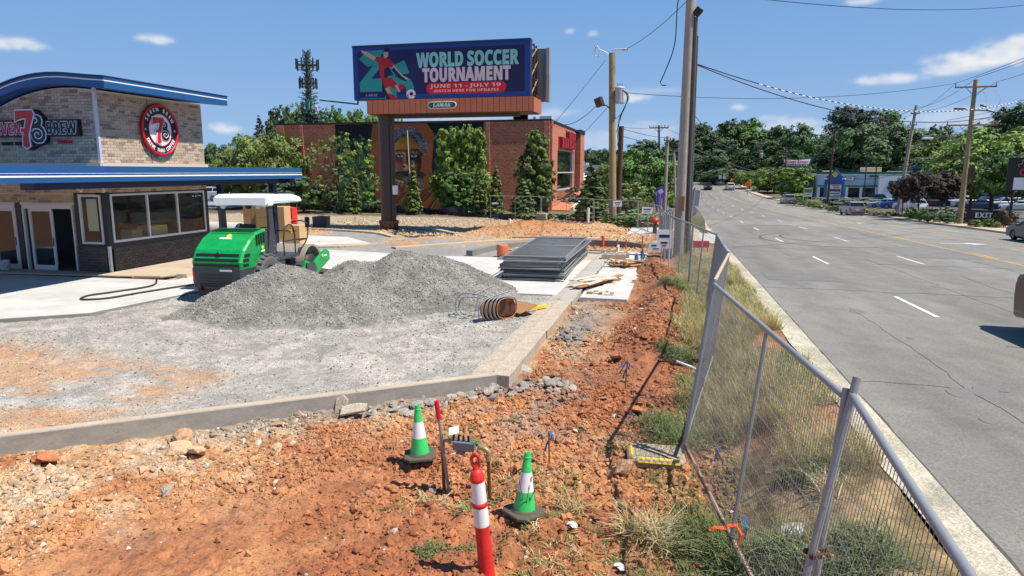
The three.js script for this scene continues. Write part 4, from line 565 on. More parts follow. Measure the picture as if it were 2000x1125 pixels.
// boards on the slab
{
  const G = 'loose boards on the slab edge';
  const bd = (x, y, z, w, l, a, m, label, g, tilt = 0, h = 0.035) => { const b = tag(solo('board', rb(w, h, l, 0.006), m, label, 'board', [x, y, z], a), null, null, g); b.rotation.z = tilt; };
  bd(-1.62, 0.52, -20.9, 0.26, 3.1, -0.08, M.timberW, 'right pale wide board lying on the slab edge'); bd(-1.92, 0.523, -21.0, 0.24, 3.0, -0.13, M.timberW, 'left pale wide board lying on the slab edge', null, 0.02);
  bd(-2.5, 0.74, -21.2, 0.22, 1.9, -0.5, M.timberW, 'pale short plank on top of the board heap', null, 0.15); bd(-2.25, 0.70, -21.0, 0.2, 1.4, -0.9, M.timber, 'tan plank crossing the top of the board heap', null, -0.15);
  const r = rng(21); for (let i = 0; i < 9; i++) bd(-2.35 + 0.45 * (r() - 0.5) + (i > 5 ? 0.3 : 0), 0.525 + (i % 4) * 0.05, -20.7 - r() * 1.1, 0.11 + r() * 0.1, 1.2 + r() * 1.4, -0.35 + (r() - 0.5) * 0.5, [M.timber, M.timberO, M.timber][i % 3], 'brown board in the heap on the slab', G, (r() - 0.5) * 0.2);
  for (let i = 0; i < 5; i++) bd(-2.3 + 0.16 * i, 0.53, -19.5 - 0.2 * (i % 2), 0.09, 0.16, r() * 3, M.timberO, 'brown block of wood on the slab in front of the board heap', 'wood blocks on the slab', 0, 0.07);
  for (let i = 0; i < 22; i++) bd(-1.75 + 0.95 * (r() - 0.5), 0.55 + 0.18 * r(), -25.1 - 0.7 * r(), 0.09 + 0.05 * r(), 0.5 + r() * 0.5, r() * 3.1, i % 3 ? M.timberO : M.timber, 'broken brown wood offcut in the scrap heap', 'scrap wood heap on the slab', (r() - 0.5) * 1.1, 0.05);
  bd(-1.65, 0.56, -26.1, 0.16, 1.25, Math.PI / 2, M.yellow, 'yellow timber beam behind the scrap wood heap', null, 0, 0.16);
  bd(-3.5, 0.53, -21.5, 0.09, 0.28, 1.3, M.timber, 'small tan block under the front corner of the fence panel stack'); bd(-3.2, 0.6, -29.6, 0.2, 1.6, 1.35, M.timberW, 'pale plank at the back of the fence panel stack'); bd(-2.35, 0.66, -30.0, 0.06, 1.2, 0.0, M.timberW, 'pale plank on edge at the far end of the slab', null, 0, 0.25);
}
// hollow blocks
{ const bl = thing('concrete_block', 'front left tan hollow concrete block near the fence panel stack', 'block', [-2.55, 0.505, -27.7], 0.1, 'tan hollow concrete blocks'); part('block', ext([[-0.25, -0.2], [0.25, -0.2], [0.25, 0.2], [-0.25, 0.2]], 0.2, 0.01, [[[-0.21, -0.15], [-0.03, -0.15], [-0.03, 0.15], [-0.21, 0.15]], [[0.03, -0.15], [0.21, -0.15], [0.21, 0.15], [0.03, 0.15]]]).rotateX(-Math.PI / 2), M.tanconc, bl); copyOf(bl, [-2.1, 0.505, -27.8], 0.05, 'front right tan hollow concrete block near the fence panel stack'); copyOf(bl, [-2.5, 0.505, -28.3], 0.12, 'rear left tan hollow concrete block near the fence panel stack'); copyOf(bl, [-2.0, 0.505, -28.35], 0.08, 'rear right tan hollow concrete block near the fence panel stack'); }
// small red pins along the far kerb
[[-3.3, -33.0], [-2.5, -31.6], [-2.1, -31.4], [-4.9, -33.4], [-1.35, -31.2]].forEach(([x, z], i) => { const p = thing('marker_pin', ['large red capped pipe stub standing in the kerb island', 'red marker pin left of the pair in the kerb island', 'red marker pin right of the pair in the kerb island', 'short red marker pin at the back of the kerb island', 'red marker pin at the end of the grey kerb by the fence'][i], 'pin', [x, 0.5, z]); const r = i ? 0.03 : 0.07; part('stake', bar([0, 0, 0], [0, 0.34, 0], r, r, 8), M.orange, p); part('cap', bar([0, 0.34, 0], [0.01, 0.44, 0], r * 1.3, r * 1.2, 8), M.orange, p); });
// overturned pile of wire-backed chairs by the kerb
{
  const proto = new THREE.Group(); proto.name = 'stacked_chair'; const rr = (w, h, r) => [[-w, -h + r, 0], [-w + r, -h, 0], [w - r, -h, 0], [w, -h + r, 0], [w, h - r, 0], [w - r, h, 0], [-w + r, h, 0], [-w, h - r, 0]];
  part('frame', tube(rr(0.24, 0.42, 0.1), 0.017, 6, 40, true), M.steel, proto); part('seat_pan', ext(rr(0.2, 0.36, 0.12).map(([x, y]) => [x, y]), 0.05, 0.012).translate(0, 0, -0.02), M.rusty, proto); part('seat_rim', tube(rr(0.215, 0.375, 0.12).map(([x, y]) => [x, y, 0.035]), 0.014, 6, 40, true), M.timberO, proto);
  const L = ['nearest rusty metal chair in the overturned stack by the kerb', 'second rusty metal chair in the overturned stack by the kerb', 'third rusty metal chair in the overturned stack by the kerb', 'fourth rusty metal chair in the overturned stack by the kerb', 'rearmost rusty metal chair in the overturned stack by the kerb'];
  for (let i = 0; i < 5; i++) { const c = i ? proto.clone() : proto; c.name = numbered('stacked_chair'); c.position.set(-4.25 + i * 0.085, 0.72, -15.65 - i * 0.05); c.rotation.set(0, 1.15, 1.45, 'YXZ'); scene.add(c); tag(c, L[i], 'chair', 'overturned stack of rusty chairs'); }
  const fr = thing('chair_frame', 'grey tubular chair frame lying open in front of the overturned chair stack', 'chair frame', [-4.72, 0.70, -15.95], 0.25); const f2 = rr(0.46, 0.27, 0.12);
  part('outer_tube', tube(f2, 0.02, 6, 50, true), M.steel, fr); part('inner_tube', tube(rr(0.36, 0.2, 0.1).map(([x, y]) => [x - 0.03, y, -0.12]), 0.018, 6, 40, true), M.steel, fr); part('brace', [bar([0.02, -0.27, 0], [0.04, 0.27, 0], 0.016, 0.016, 6), bar([-0.44, -0.15, 0], [-0.36, -0.12, -0.12], 0.014, 0.014, 6), bar([0.44, 0.15, 0], [0.34, 0.12, -0.12], 0.014, 0.014, 6), bar([-0.1, 0.27, 0], [0.35, 0.62, -0.5], 0.018, 0.018, 6), bar([0.3, 0.27, 0], [0.85, 0.58, -0.5], 0.018, 0.018, 6)], M.steel, fr); fr.rotation.x = -0.25; fr.rotation.z = -0.1;
  const b = solo('scrap_board', rb(0.6, 0.03, 0.75, 0.01), M.timberO, 'rusty brown board leaning beside the overturned chairs', 'board', [-3.72, 0.62, -16.5], 0.9); b.rotation.z = 0.25; const yb = solo('yellow_beam', rb(0.09, 0.09, 1.0, 0.01), M.yellow, 'yellow painted timber against the kerb beside the overturned chairs', 'beam', [-3.5, 0.56, -16.75], -0.8);
}

// ---------- near ground: cones, post, riser, stakes, rocks
const dy = (x, z, o = 0) => dirtY(x, z) + o;
{
  const c = thing('traffic_cone', 'green and white traffic cone left of the copper pipe riser', 'traffic cone', [-3.2, dy(-3.2, -8.15) + 0.01, -8.15], 0.35, 'green and white traffic cones');
  const H = 0.71, R = (y) => lerp(0.135, 0.033, y / H), ring = (a, b, m, n) => part(n, lathe([[R(a), a], [R(b), b]], 28), m, c);
  part('base', [ext([[-0.2, -0.13], [-0.13, -0.2], [0.13, -0.2], [0.2, -0.13], [0.2, 0.13], [0.13, 0.2], [-0.13, 0.2], [-0.2, 0.13]], 0.045, 0.01).rotateX(-Math.PI / 2), lathe([[0.16, 0.04], [0.15, 0.065], [0.13, 0.07]], 24)], mat('conebase', [0.10, 0.085, 0.06], 0.9), c);
  ring(0.05, 0.28, M.cone, 'lower_band'); ring(0.28, 0.50, M.white, 'reflective_collar'); ring(0.50, 0.66, M.cone, 'upper_band'); part('tip', lathe([[0.042, 0.655], [0.046, 0.665], [0.042, 0.675], [0.036, 0.68], [0.035, 0.72], [0.03, 0.725], [0.022, 0.715], [0.022, 0.68]], 20), M.cone, c);
  c.rotation.z = 0.03; const c2 = copyOf(c, [-1.53, dy(-1.53, -7.05) + 0.02, -7.05], 0.9, 'green and white traffic cone right of the red delineator post'); c2.rotation.z = -0.07;
}
{ // red delineator post
  const d = thing('delineator_post', 'red delineator post with two white bands and a loop handle in the foreground', 'delineator', [-1.62, -0.06, -5.86]); d.rotation.set(0.02, 0, 0.085); d.scale.set(0.88, 1.12, 0.88);
  const R = (y) => lerp(0.092, 0.070, y / 1.15); part('base', lathe([[0, 0.0], [0.2, 0.0], [0.2, 0.03], [0.12, 0.06], [0.1, 0.07]], 8), M.rubber, d);
  part('post', lathe([[R(0.05), 0.05], [R(0.62), 0.62], [R(0.62) + 0.004, 0.63], [R(0.82), 0.82], [R(1.06), 1.06], [0.072, 1.10], [0.05, 1.15], [0, 1.16]], 28), M.redO, d);
  part('reflective_band', lathe([[R(0.645) + 0.004, 0.645], [R(0.815) + 0.004, 0.815]], 28), M.white, d); part('reflective_band', lathe([[R(0.86) + 0.004, 0.86], [R(1.045) + 0.004, 1.045]], 28), M.white, d); part('ring', [lathe([[R(0.82) + 0.002, 0.82], [R(0.83) + 0.012, 0.83], [R(0.85) + 0.012, 0.85], [R(0.86) + 0.002, 0.86]], 28), lathe([[R(1.045), 1.045], [R(1.06) + 0.01, 1.055], [R(1.09) + 0.006, 1.09], [0.05, 1.14]], 28)], M.redO, d);
  part('loop_handle', [new THREE.TorusGeometry(0.044, 0.017, 10, 28).scale(1, 1.25, 0.9).translate(0, 1.225, 0), bar([0, 1.12, 0], [0, 1.19, 0], 0.045, 0.03, 10)], M.redO, d);
}
{ // pipe riser with meter setter
  const t = thing('pipe_riser', 'copper pipe riser with brass meter yoke and red capped stake in a muddy hole', 'pipe', [-2.4, -0.02, -7.5]); const A = [-0.27, 0, -0.1], B = [0.34, 0, 0.04];
  part('pipe', [bar([A[0], -0.1, A[2]], [A[0] - 0.02, 0.68, A[2]], 0.022, 0.022, 12)], M.copper, t); part('pipe', [bar([B[0] + 0.02, -0.1, B[2]], [B[0], 0.66, B[2]], 0.022, 0.022, 12)], M.copper, t);
  part('elbow', [tube([[B[0], 0.62, B[2]], [B[0], 0.70, B[2]], [B[0] - 0.03, 0.735, B[2]], [B[0] - 0.1, 0.745, B[2] - 0.02]], 0.03, 10, 16), bar([B[0], 0.60, B[2]], [B[0], 0.66, B[2]], 0.036, 0.036, 8)], M.brass, t); part('tee', [bar([A[0] - 0.02, 0.66, A[2]], [A[0] - 0.02, 0.80, A[2]], 0.033, 0.033, 10), bar([A[0] - 0.02, 0.75, A[2]], [A[0] + 0.12, 0.75, A[2] + 0.03], 0.027, 0.027, 10), bar([A[0] + 0.07, 0.75, A[2] + 0.02], [A[0] + 0.10, 0.75, A[2] + 0.03], 0.037, 0.037, 6), bar([B[0] - 0.06, 0.745, B[2] - 0.02], [B[0] - 0.13, 0.747, B[2] - 0.03], 0.034, 0.034, 6)], M.brass, t);
  part('meter_body', [rb(0.27, 0.12, 0.12, 0.02, 0.02, 0.735, -0.02), rb(0.10, 0.07, 0.09, 0.015, -0.02, 0.66, -0.02)], M.greyM, t); part('meter_bolts', [0, 1, 2, 3].map((i) => bar([-0.11 + i * 0.065, 0.79, 0.0], [-0.10 + i * 0.06, 0.87, 0.0], 0.017, 0.013, 6)), M.black, t); part('tag', bx(0.13, 0.004, 0.11, -0.11, 0.91, -0.03, 0.6, 0.3, 0.35), M.white, t); part('wire_tie', [tube([[-0.3, 0.83, -0.08], [-0.2, 0.85, -0.02], [-0.16, 0.81, 0]], 0.007, 4, 10), tube([[0.12, 0.82, 0], [0.2, 0.83, 0.04], [0.16, 0.8, 0.03], [0.24, 0.80, 0.04]], 0.008, 4, 12)], M.cone, t);
  const s = thing('red_capped_stake', 'slim grey stake with red cap strapped to the copper pipe riser', 'stake', [-2.63, -0.02, -7.56]); part('shaft', [bar([0.05, -0.1, 0], [-0.06, 1.05, 0], 0.021, 0.021, 8)], M.galv, s); part('cap', bar([-0.062, 1.03, 0], [-0.085, 1.26, 0], 0.031, 0.03, 10), M.red, s); s.rotation.z = 0.02;
}
// marking stakes with ribbon
const ribbon = (pts, w) => { const g = []; for (let i = 0; i < pts.length - 1; i++) g.push(beam(pts[i], pts[i + 1], w * (1 - 0.2 * (i % 2)), 0.006)); return g; };
function stake(x, z, h, lean, label, m = M.blueTape, y0) { const s = thing('survey_stake', label, 'stake', [x, (y0 ?? dy(x, z)) - 0.02, z]); part('stick', [bx(0.022, h, 0.012, 0, h / 2, 0)], M.timberO, s); part('ribbon', [ribbon([[0.012, h * 0.98, 0.01], [0.05, h * 0.93, 0.02], [0.03, h * 0.80, 0.03], [0.045, h * 0.72, 0.02]], 0.045), ribbon([[-0.01, h * 0.72, 0.01], [-0.04, h * 0.55, 0.03], [-0.05, h * 0.42, 0.02]], 0.04)], m, s); s.rotation.z = lean; return s; }
stake(-1.5, -8.5, 0.48, 0.02, 'wooden stake with blue ribbon between the two cones and the rubber foot'); stake(-0.72, -11.6, 0.55, -0.05, 'thin stake with two blue ribbons in the red dirt in front of the fence shadow');
// big stones one can tell apart
{
  const rk = (i, x, z, s, c, label, group, dyv = 0.25, sy = 0.8) => { const m = M['rock' + c.join('')] ?? (M['rock' + c.join('')] = mat('rock', c, 0.95, { map: TX.stone, bumpMap: TX.soilB, bumpScale: 0.02 })); const o = tag(part(numbered('rock'), ROCKS[i % 5], m, scene), label, 'rock', group); o.position.set(x, dy(x, z) + s * dyv, z); o.scale.set(s * 1.2, s * sy, s); o.rotation.set(0.2 * (i % 3), i * 1.7, 0.15 * (i % 4)); return o; };
  const OR = [0.85, 0.30, 0.12], TN = [0.95, 0.66, 0.40], GR = [0.66, 0.60, 0.52], CL = [0.80, 0.46, 0.26];
  rk(0, -7.95, -6.85, 0.26, OR, 'round orange rock near the left edge below the kerb wall', null, 0.3, 0.95); rk(1, -6.62, -7.8, 0.28, CL, 'large split orange rock at the foot of the kerb wall', null, 0.3, 0.9); rk(2, -6.45, -7.55, 0.24, TN, 'left half of the pale split rock in the clay', null, 0.22, 0.7); rk(3, -6.17, -7.55, 0.22, TN, 'right half of the pale split rock in the clay', null, 0.25, 0.8); rk(4, -8.15, -7.6, 0.12, OR, 'small orange rock below the round orange rock at left'); rk(2, -2.65, -12.1, 0.22, GR, 'smooth grey stone at the outside of the kerb corner'); rk(1, -5.2, -7.9, 0.16, TN, 'pale pointed stone standing in the clay left of the cone'); rk(3, -1.0, -13.2, 0.24, CL, 'tan slab of stone on the red slope near the blue ribbons', null, 0.2, 0.4); rk(4, -0.55, -8.5, 0.22, CL, 'tan stone on edge left of the rubber fence foot', null, 0.4, 1.1); rk(0, -0.5, -10.6, 0.26, OR, 'red clay lump above the rubber fence foot'); rk(1, -5.9, -6.6, 0.13, GR, 'grey stone in the pale rubble patch in the foreground');
  const ppl = (x, z, w, l, a, lab, tl = 0.5) => { const o = solo('concrete_slab_piece', ext([[-w, -l], [w * 0.8, -l * 0.9], [w, l * 0.5], [w * 0.2, l], [-w * 0.9, l * 0.7]], 0.045, 0.008).rotateX(-Math.PI / 2), M.oldconc, lab, 'rubble', [x, dy(x, z) + 0.12, z], a); o.rotation.x = tl; };
  ppl(-5.0, -10.0 + 0.55, 0.1, 0.14, 0.1, 'upright tan slab of broken concrete leaning on the kerb wall', 1.1); ppl(-4.75, -9.35, 0.2, 0.12, 0.4, 'flat tan slab of broken concrete at the foot of the kerb wall', 0.3);
  const r = rng(64); for (let i = 0; i < 70; i++) { const s0 = 5.6 + r() * 4.1, d = 0.12 + 0.45 * r(), x = -8.65 + 0.8035 * (s0 - 1.2) + 0.595 * d, z = -6.84 - 0.595 * (s0 - 1.2) + 0.8035 * d, s = 0.06 + 0.13 * r() * r() * (1.2 - d); rk(i, x, z, s + 0.03, [GR, [0.74, 0.64, 0.50], [0.52, 0.48, 0.42]][i % 3], 'chunk of grey concrete rubble heaped along the foot of the kerb wall', 'concrete rubble along the kerb wall', 0.3, 0.62); }
  for (let i = 0; i < 26; i++) { const x = -2.1 + 0.5 * (r() - 0.5), z = -15.2 + 1.8 * (r() - 0.5); rk(i, x, z, 0.07 + 0.14 * r(), [[0.34, 0.345, 0.35], [0.46, 0.44, 0.41]][i % 2], 'broken grey asphalt chunk in the hollow beside the kerb', 'asphalt chunks beside the kerb', 0.25, 0.55); }
  for (let i = 0; i < 60; i++) { const z = -7.2 - 9 * Math.pow(r(), 1.1), x = lerp(-3, -0.2, r()) - (r() < 0.4 ? 3 * sst(-11, -8, z) : 0); if (dWall(x, z) < 0.3 && z > -11.3) continue; rk(i, x, z, 0.07 + 0.10 * r() * r(), [OR, CL, [0.52, 0.17, 0.07]][i % 3], 'loose orange clay lump on the red earth', 'loose clay lumps', 0.25, 0.7); }
}

// ---------- temporary wire fence along the verge
// corners: base and top of each upright
const FP = [
  [[1.02, 0.5, -1.3], [1.10, 2.46, -1.15]], [[0.98, 0.42, -4.55], [1.20, 2.47, -4.86]],
  [[0.23, 0.33, -8.86], [0.53, 2.56, -9.15]], [[0.80, 0.46, -13.05], [1.01, 2.50, -13.15]],
  [[0.86, 0.42, -17.75], [1.06, 2.44, -17.75]], [[0.50, 0.40, -21.2], [0.56, 2.41, -21.3]], [[-0.13, 0.40, -24.6], [-0.12, 2.41, -25.55]],
];
const L3 = (a, b, t) => [lerp(a[0], b[0], t), lerp(a[1], b[1], t), lerp(a[2], b[2], t)];
function fencePanel(A, B, label, o = {}) {   // A, B = [base, top] uprights
  const t = thing('temporary_fence', label, 'fence', [0, 0, 0], 0, 'temporary fence panels along the verge'); const r = o.r ?? 0.026, m = o.m ?? M.galv, wr = o.wr ?? 0.0028;
  const c = A[0], inset = 0.045; const q = (p) => [p[0] - c[0], p[1] - c[1], p[2] - c[2]]; t.position.set(...c);
  const a0 = q(L3(A[0], B[0], inset / 4)), b0 = q(L3(B[0], A[0], inset / 4)), a1 = q(L3(A[1], B[1], inset / 4)), b1 = q(L3(B[1], A[1], inset / 4));
  const ext2 = (p, s, k) => L3(p, s, 1 + k);
  part('post', bar(a0, ext2(a0, a1, o.over ?? 0.02), r, r, 10), o.m0 ?? m, t); part('post', bar(b0, ext2(b0, b1, o.over ?? 0.02), r, r, 10), m, t);
  part('top_rail', bar(L3(a1, b1, 0.004), L3(a1, b1, 0.996), r, r, 10), o.rail ?? m, t); part('bottom_rail', bar(L3(a0, a1, 0.05), L3(b0, b1, 0.05), r * 0.9, r * 0.9, 8), o.low ?? m, t);
  for (const k of o.mids ?? [0.5]) part('middle_post', bar(L3(L3(a0, b0, k), L3(a1, b1, k), 0.03), L3(L3(a0, b0, k), L3(a1, b1, k), 0.985), r * 0.8, r * 0.8, 8), m, t);
  const len = Math.hypot(b0[0] - a0[0], b0[1] - a0[1], b0[2] - a0[2]), n = Math.round(len / (o.sp ?? 0.05)), g = [];
  for (let i = 1; i < n; i++) { const k = i / n, bow = 0.012 * Math.sin(k * 9) ; const p = L3(a0, b0, k), s = L3(a1, b1, k); g.push(bar([p[0] + bow * 0, p[1], p[2]], [s[0], s[1], s[2]], wr, wr, 3, false)); }
  const nh = o.nh ?? 14; for (let j = 1; j < nh; j++) g.push(bar(L3(a0, a1, j / nh), L3(b0, b1, j / nh), wr, wr, 3, false));
  part('wire_mesh', g, M.steel, t).userData.kind = 'stuff'; return t;
}
fencePanel(FP[0], [[0.80, 0.42, -4.5], [1.225, 2.50, -4.90]], 'nearest fence panel, its thick top rail crossing the lower right corner', { mids: [], over: 0.06 });
fencePanel(FP[2], FP[1], 'second fence panel from the camera, over the tall dry grass', { mids: [0.56], low: mat('rail_pale', [0.50, 0.44, 0.36], 0.7, { map: TX.rust }), over: 0.03 });
fencePanel(FP[3], FP[2], 'third fence panel, edge-on, with a tan top rail sloping up the street', { mids: [0.45], rail: mat('rail_tan', [0.48, 0.37, 0.25], 0.7), sp: 0.06 });
fencePanel(FP[4], FP[3], 'fourth fence panel, edge-on beside the gutter', { mids: [0.35, 0.7], sp: 0.06, wr: 0.0028 });
fencePanel(FP[5], FP[4], 'fifth fence panel between the edge-on panels and the big wooden pole', { mids: [0.5], sp: 0.09, wr: 0.0028 });
fencePanel(FP[6], FP[5], 'sixth fence panel in front of the big wooden utility pole', { mids: [0.55], rail: M.rail_tan ?? M.galv, sp: 0.09, wr: 0.003 });
for (let i = 0; i < 6; i++) { const x = -0.42 + 0.07 * i, z = -25.9 - 0.45 * i; fencePanel([[x - 0.05, 0.40, z - 3.4], [x - 0.12 - 0.05 * (i % 3), 2.30 + 0.03 * i, z - 3.2]], [[x + 0.03 * (i % 2), 0.40, z], [x + 0.02, 2.30 + 0.05 * (i % 3), z - 0.05]], 'fence panel folded into the leaning bundle left of the big wooden pole', { mids: [0.3, 0.65], sp: 0.16, nh: 7, wr: 0.003, over: 0.05 }); }
const FF = [[-13.55, .45, -50], [-9.5, .45, -49.3], [-5.3, .45, -46.3], [-2.24, .45, -44], [-0.75, .45, -38.2], [-0.4, .45, -30.2]];
const FL = ['far fence panel in front of the silt fabric and cypress', 'far fence panel in front of the teardrop tree and the low hedge', 'far fence panel behind the white standpipe', 'far fence panel with white notices left of the purple banners', 'far fence panel running back to the leaning bundle'];
for (let i = 0; i < 5; i++) fencePanel([FF[i], [FF[i][0], 2.2 - 0.02 * i, FF[i][2]]], [FF[i + 1], [FF[i + 1][0], 2.2 - 0.02 * i, FF[i + 1][2]]], FL[i], { sp: 0.28, nh: 6, wr: 0.004 });
[[-13.1, 1.65, -49.85, .5, .12, 'small white notice on the far fence by the cypress'], [-3.6, 1.95, -44.85, .55, .38, 'white notice on the far fence beside the tall wooden pole'], [-1.55, 1.75, -41.0, .6, .4, 'white notice on the far fence near the purple banners'], [-0.32, 1.55, -25.7, .55, .7, 'white notice board wired to the leaning fence bundle'], [-0.62, 1.2, -26.2, .5, .35, 'smaller white notice below the board on the leaning fence bundle']].forEach(([x, y, z, w, h, l]) => { const n = thing('notice', l, 'sign', [x, y, z], 0.1); part('sheet', bx(w, h, 0.01), M.white, n); if (h > 0.3) part('print', [bx(w * 0.7, h * 0.16, 0.004, 0, h * 0.15, 0.008), bx(w * 0.45, h * 0.1, 0.004, 0, -h * 0.2, 0.008)], M.navy, n); if (h > 0.5) part('print', bx(w * 0.3, h * 0.07, 0.004, 0, -h * 0.36, 0.008), M.red, n); });
// clamps, tapes, foot
function clampAt(p, label) { const c = thing('fence_clamp', label, 'clamp', p, 0.4); part('plate', [rb(0.18, 0.035, 0.03, 0.008, 0, 0, 0.035), rb(0.18, 0.035, 0.03, 0.008, 0, 0, -0.035)], M.rusty, c); part('bolt', [bar([0, 0, -0.07], [0, 0, 0.07], 0.012, 0.012, 6), bar([0.06, 0, 0.05], [0.06, 0, 0.075], 0.02, 0.02, 6)], M.brass, c); }
clampAt([1.055, 1.42, -4.68], 'rusty clamp joining the two nearest fence posts at the lower right'); clampAt([0.40, 1.55, -9.03], 'rusty clamp on the leaning fence post above the rubber foot');
{
  const f = thing('rubber_block', 'speckled rubber fence foot with yellow reflectors at the base of the leaning post', 'ballast block', [-0.12, 0.17, -9.0], 0.12); f.rotation.x = 0.1; f.rotation.z = -0.05;
  const RB = mat('footrubber', [0.52, 0.41, 0.29], 0.9, { map: TX.stone, bumpMap: TX.stoneB, bumpScale: 0.004 });
  part('body', ext([[-0.36, -0.15], [-0.31, -0.22], [0.31, -0.22], [0.36, -0.15], [0.36, 0.15], [0.31, 0.22], [-0.31, 0.22], [-0.36, 0.15]], 0.13, 0.025, [[[0.2, 0.0], [0.27, 0.0], [0.27, 0.07], [0.2, 0.07]]]).rotateX(-Math.PI / 2).translate(0, -0.06, 0), RB, f);
  part('tread', Array.from({ length: 9 }, (_, i) => rb(0.05, 0.008, 0.34, 0.003, -0.26 + i * 0.052, 0.073, -0.02)).filter((_, i) => i < 8), RB, f).userData.kind = 'stuff';
  part('reflector', rb(0.56, 0.085, 0.035, 0.01, 0.02, 0.05, 0.214, -0.75, 0, 0), M.yellow, f); part('reflector', rb(0.035, 0.085, 0.3, 0.01, -0.352, 0.05, 0, 0, 0, -0.75), M.yellow, f);
}
const tape = (name, pts, w, m, label, p, cat = 'ribbon') => { const o = thing(name, label, cat, p); part('ribbon', ribbon(pts, w), m, o); return o; };
tape('tape_knot', [[0, 0, 0], [0.08, 0.02, 0.03], [0.13, -0.06, 0.04], [0.12, -0.16, 0.03], [0.14, -0.3, 0.02]], 0.07, M.orange, 'orange tape knotted to the middle post of the second fence panel', [0.62, 0.62, -6.45]); tape('tape_knot', [[0, 0, 0], [-0.1, 0.01, 0.02], [-0.15, -0.02, 0.03]], 0.06, M.orange, 'loose end of orange tape left of the knot on the middle post', [0.6, 0.6, -6.42]); tape('tape_knot', [[0, 0.1, 0], [0.03, 0, 0.02], [0.01, -0.12, 0.03], [0.0, -0.22, 0.02]], 0.055, M.blueTape, 'blue tape hanging behind the orange knot on the middle post', [0.78, 0.55, -6.6]);
stake(1.40, -15.1, 0.4, 0.25, 'blue ribbon on a stick in the grass beyond the upper end of the second panel', M.blueTape, 0.5); stake(1.38, -12.9, 0.35, -0.8, 'blue ribbon lying aslant in the dry grass behind the second panel', M.blueTape, 0.62); stake(1.5, -10.3, 0.42, 0.1, 'bright blue ribbon on a stick in the middle of the dry grass', M.blueTape, 0.5); stake(0.72, -8.5, 0.22, 0.5, 'low blue ribbon in the grass right of the rubber foot', M.blueTape, 0.4); stake(1.4, -10.1, 0.2, 0.4, 'red ribbon beside the bright blue one in the dry grass', M.redO, 0.55); stake(-0.9, -12.4, 0.34, -0.5, 'fallen blue ribbon below the red dirt slope', M.blueTape);
solo('conduit_bend', tube([[0.55, 0.42, -12.5], [0.3, 0.48, -12.62], [0.16, 0.50, -12.72], [0.2, 0.46, -12.8], [0.42, 0.40, -12.78]], 0.022, 8, 30), M.white, 'white bent conduit sticking out of the bank by the leaning post', 'conduit');
{ const l = thing('meter_lid', 'round pale meter lid half hidden in the grass by the clamp', 'lid', [1.3, 0.60, -6.45]); part('ring', lathe([[0.13, 0], [0.2, 0], [0.2, 0.03], [0.13, 0.03], [0.13, 0]], 24), M.concrete, l); part('lid', lathe([[0, 0.02], [0.125, 0.02], [0.125, 0]], 24), M.whiteM, l); }
[[-0.45, -6.35, 'crumpled white litter on the red earth in front of the fence shadow'], [-1.0, -6.85, 'scrap of pale paper on the red earth right of the right cone'], [0.75, -7.6, 'white litter in the grass below the second panel']].forEach(([x, z, l]) => { const o = solo('litter', ribbon([[0, 0, 0], [0.06, 0.02, 0.01], [0.1, 0.0, 0.05], [0.05, 0.02, 0.09]], 0.06), M.white, l, 'litter', [x, dy(x, z, 0.02), z]); });

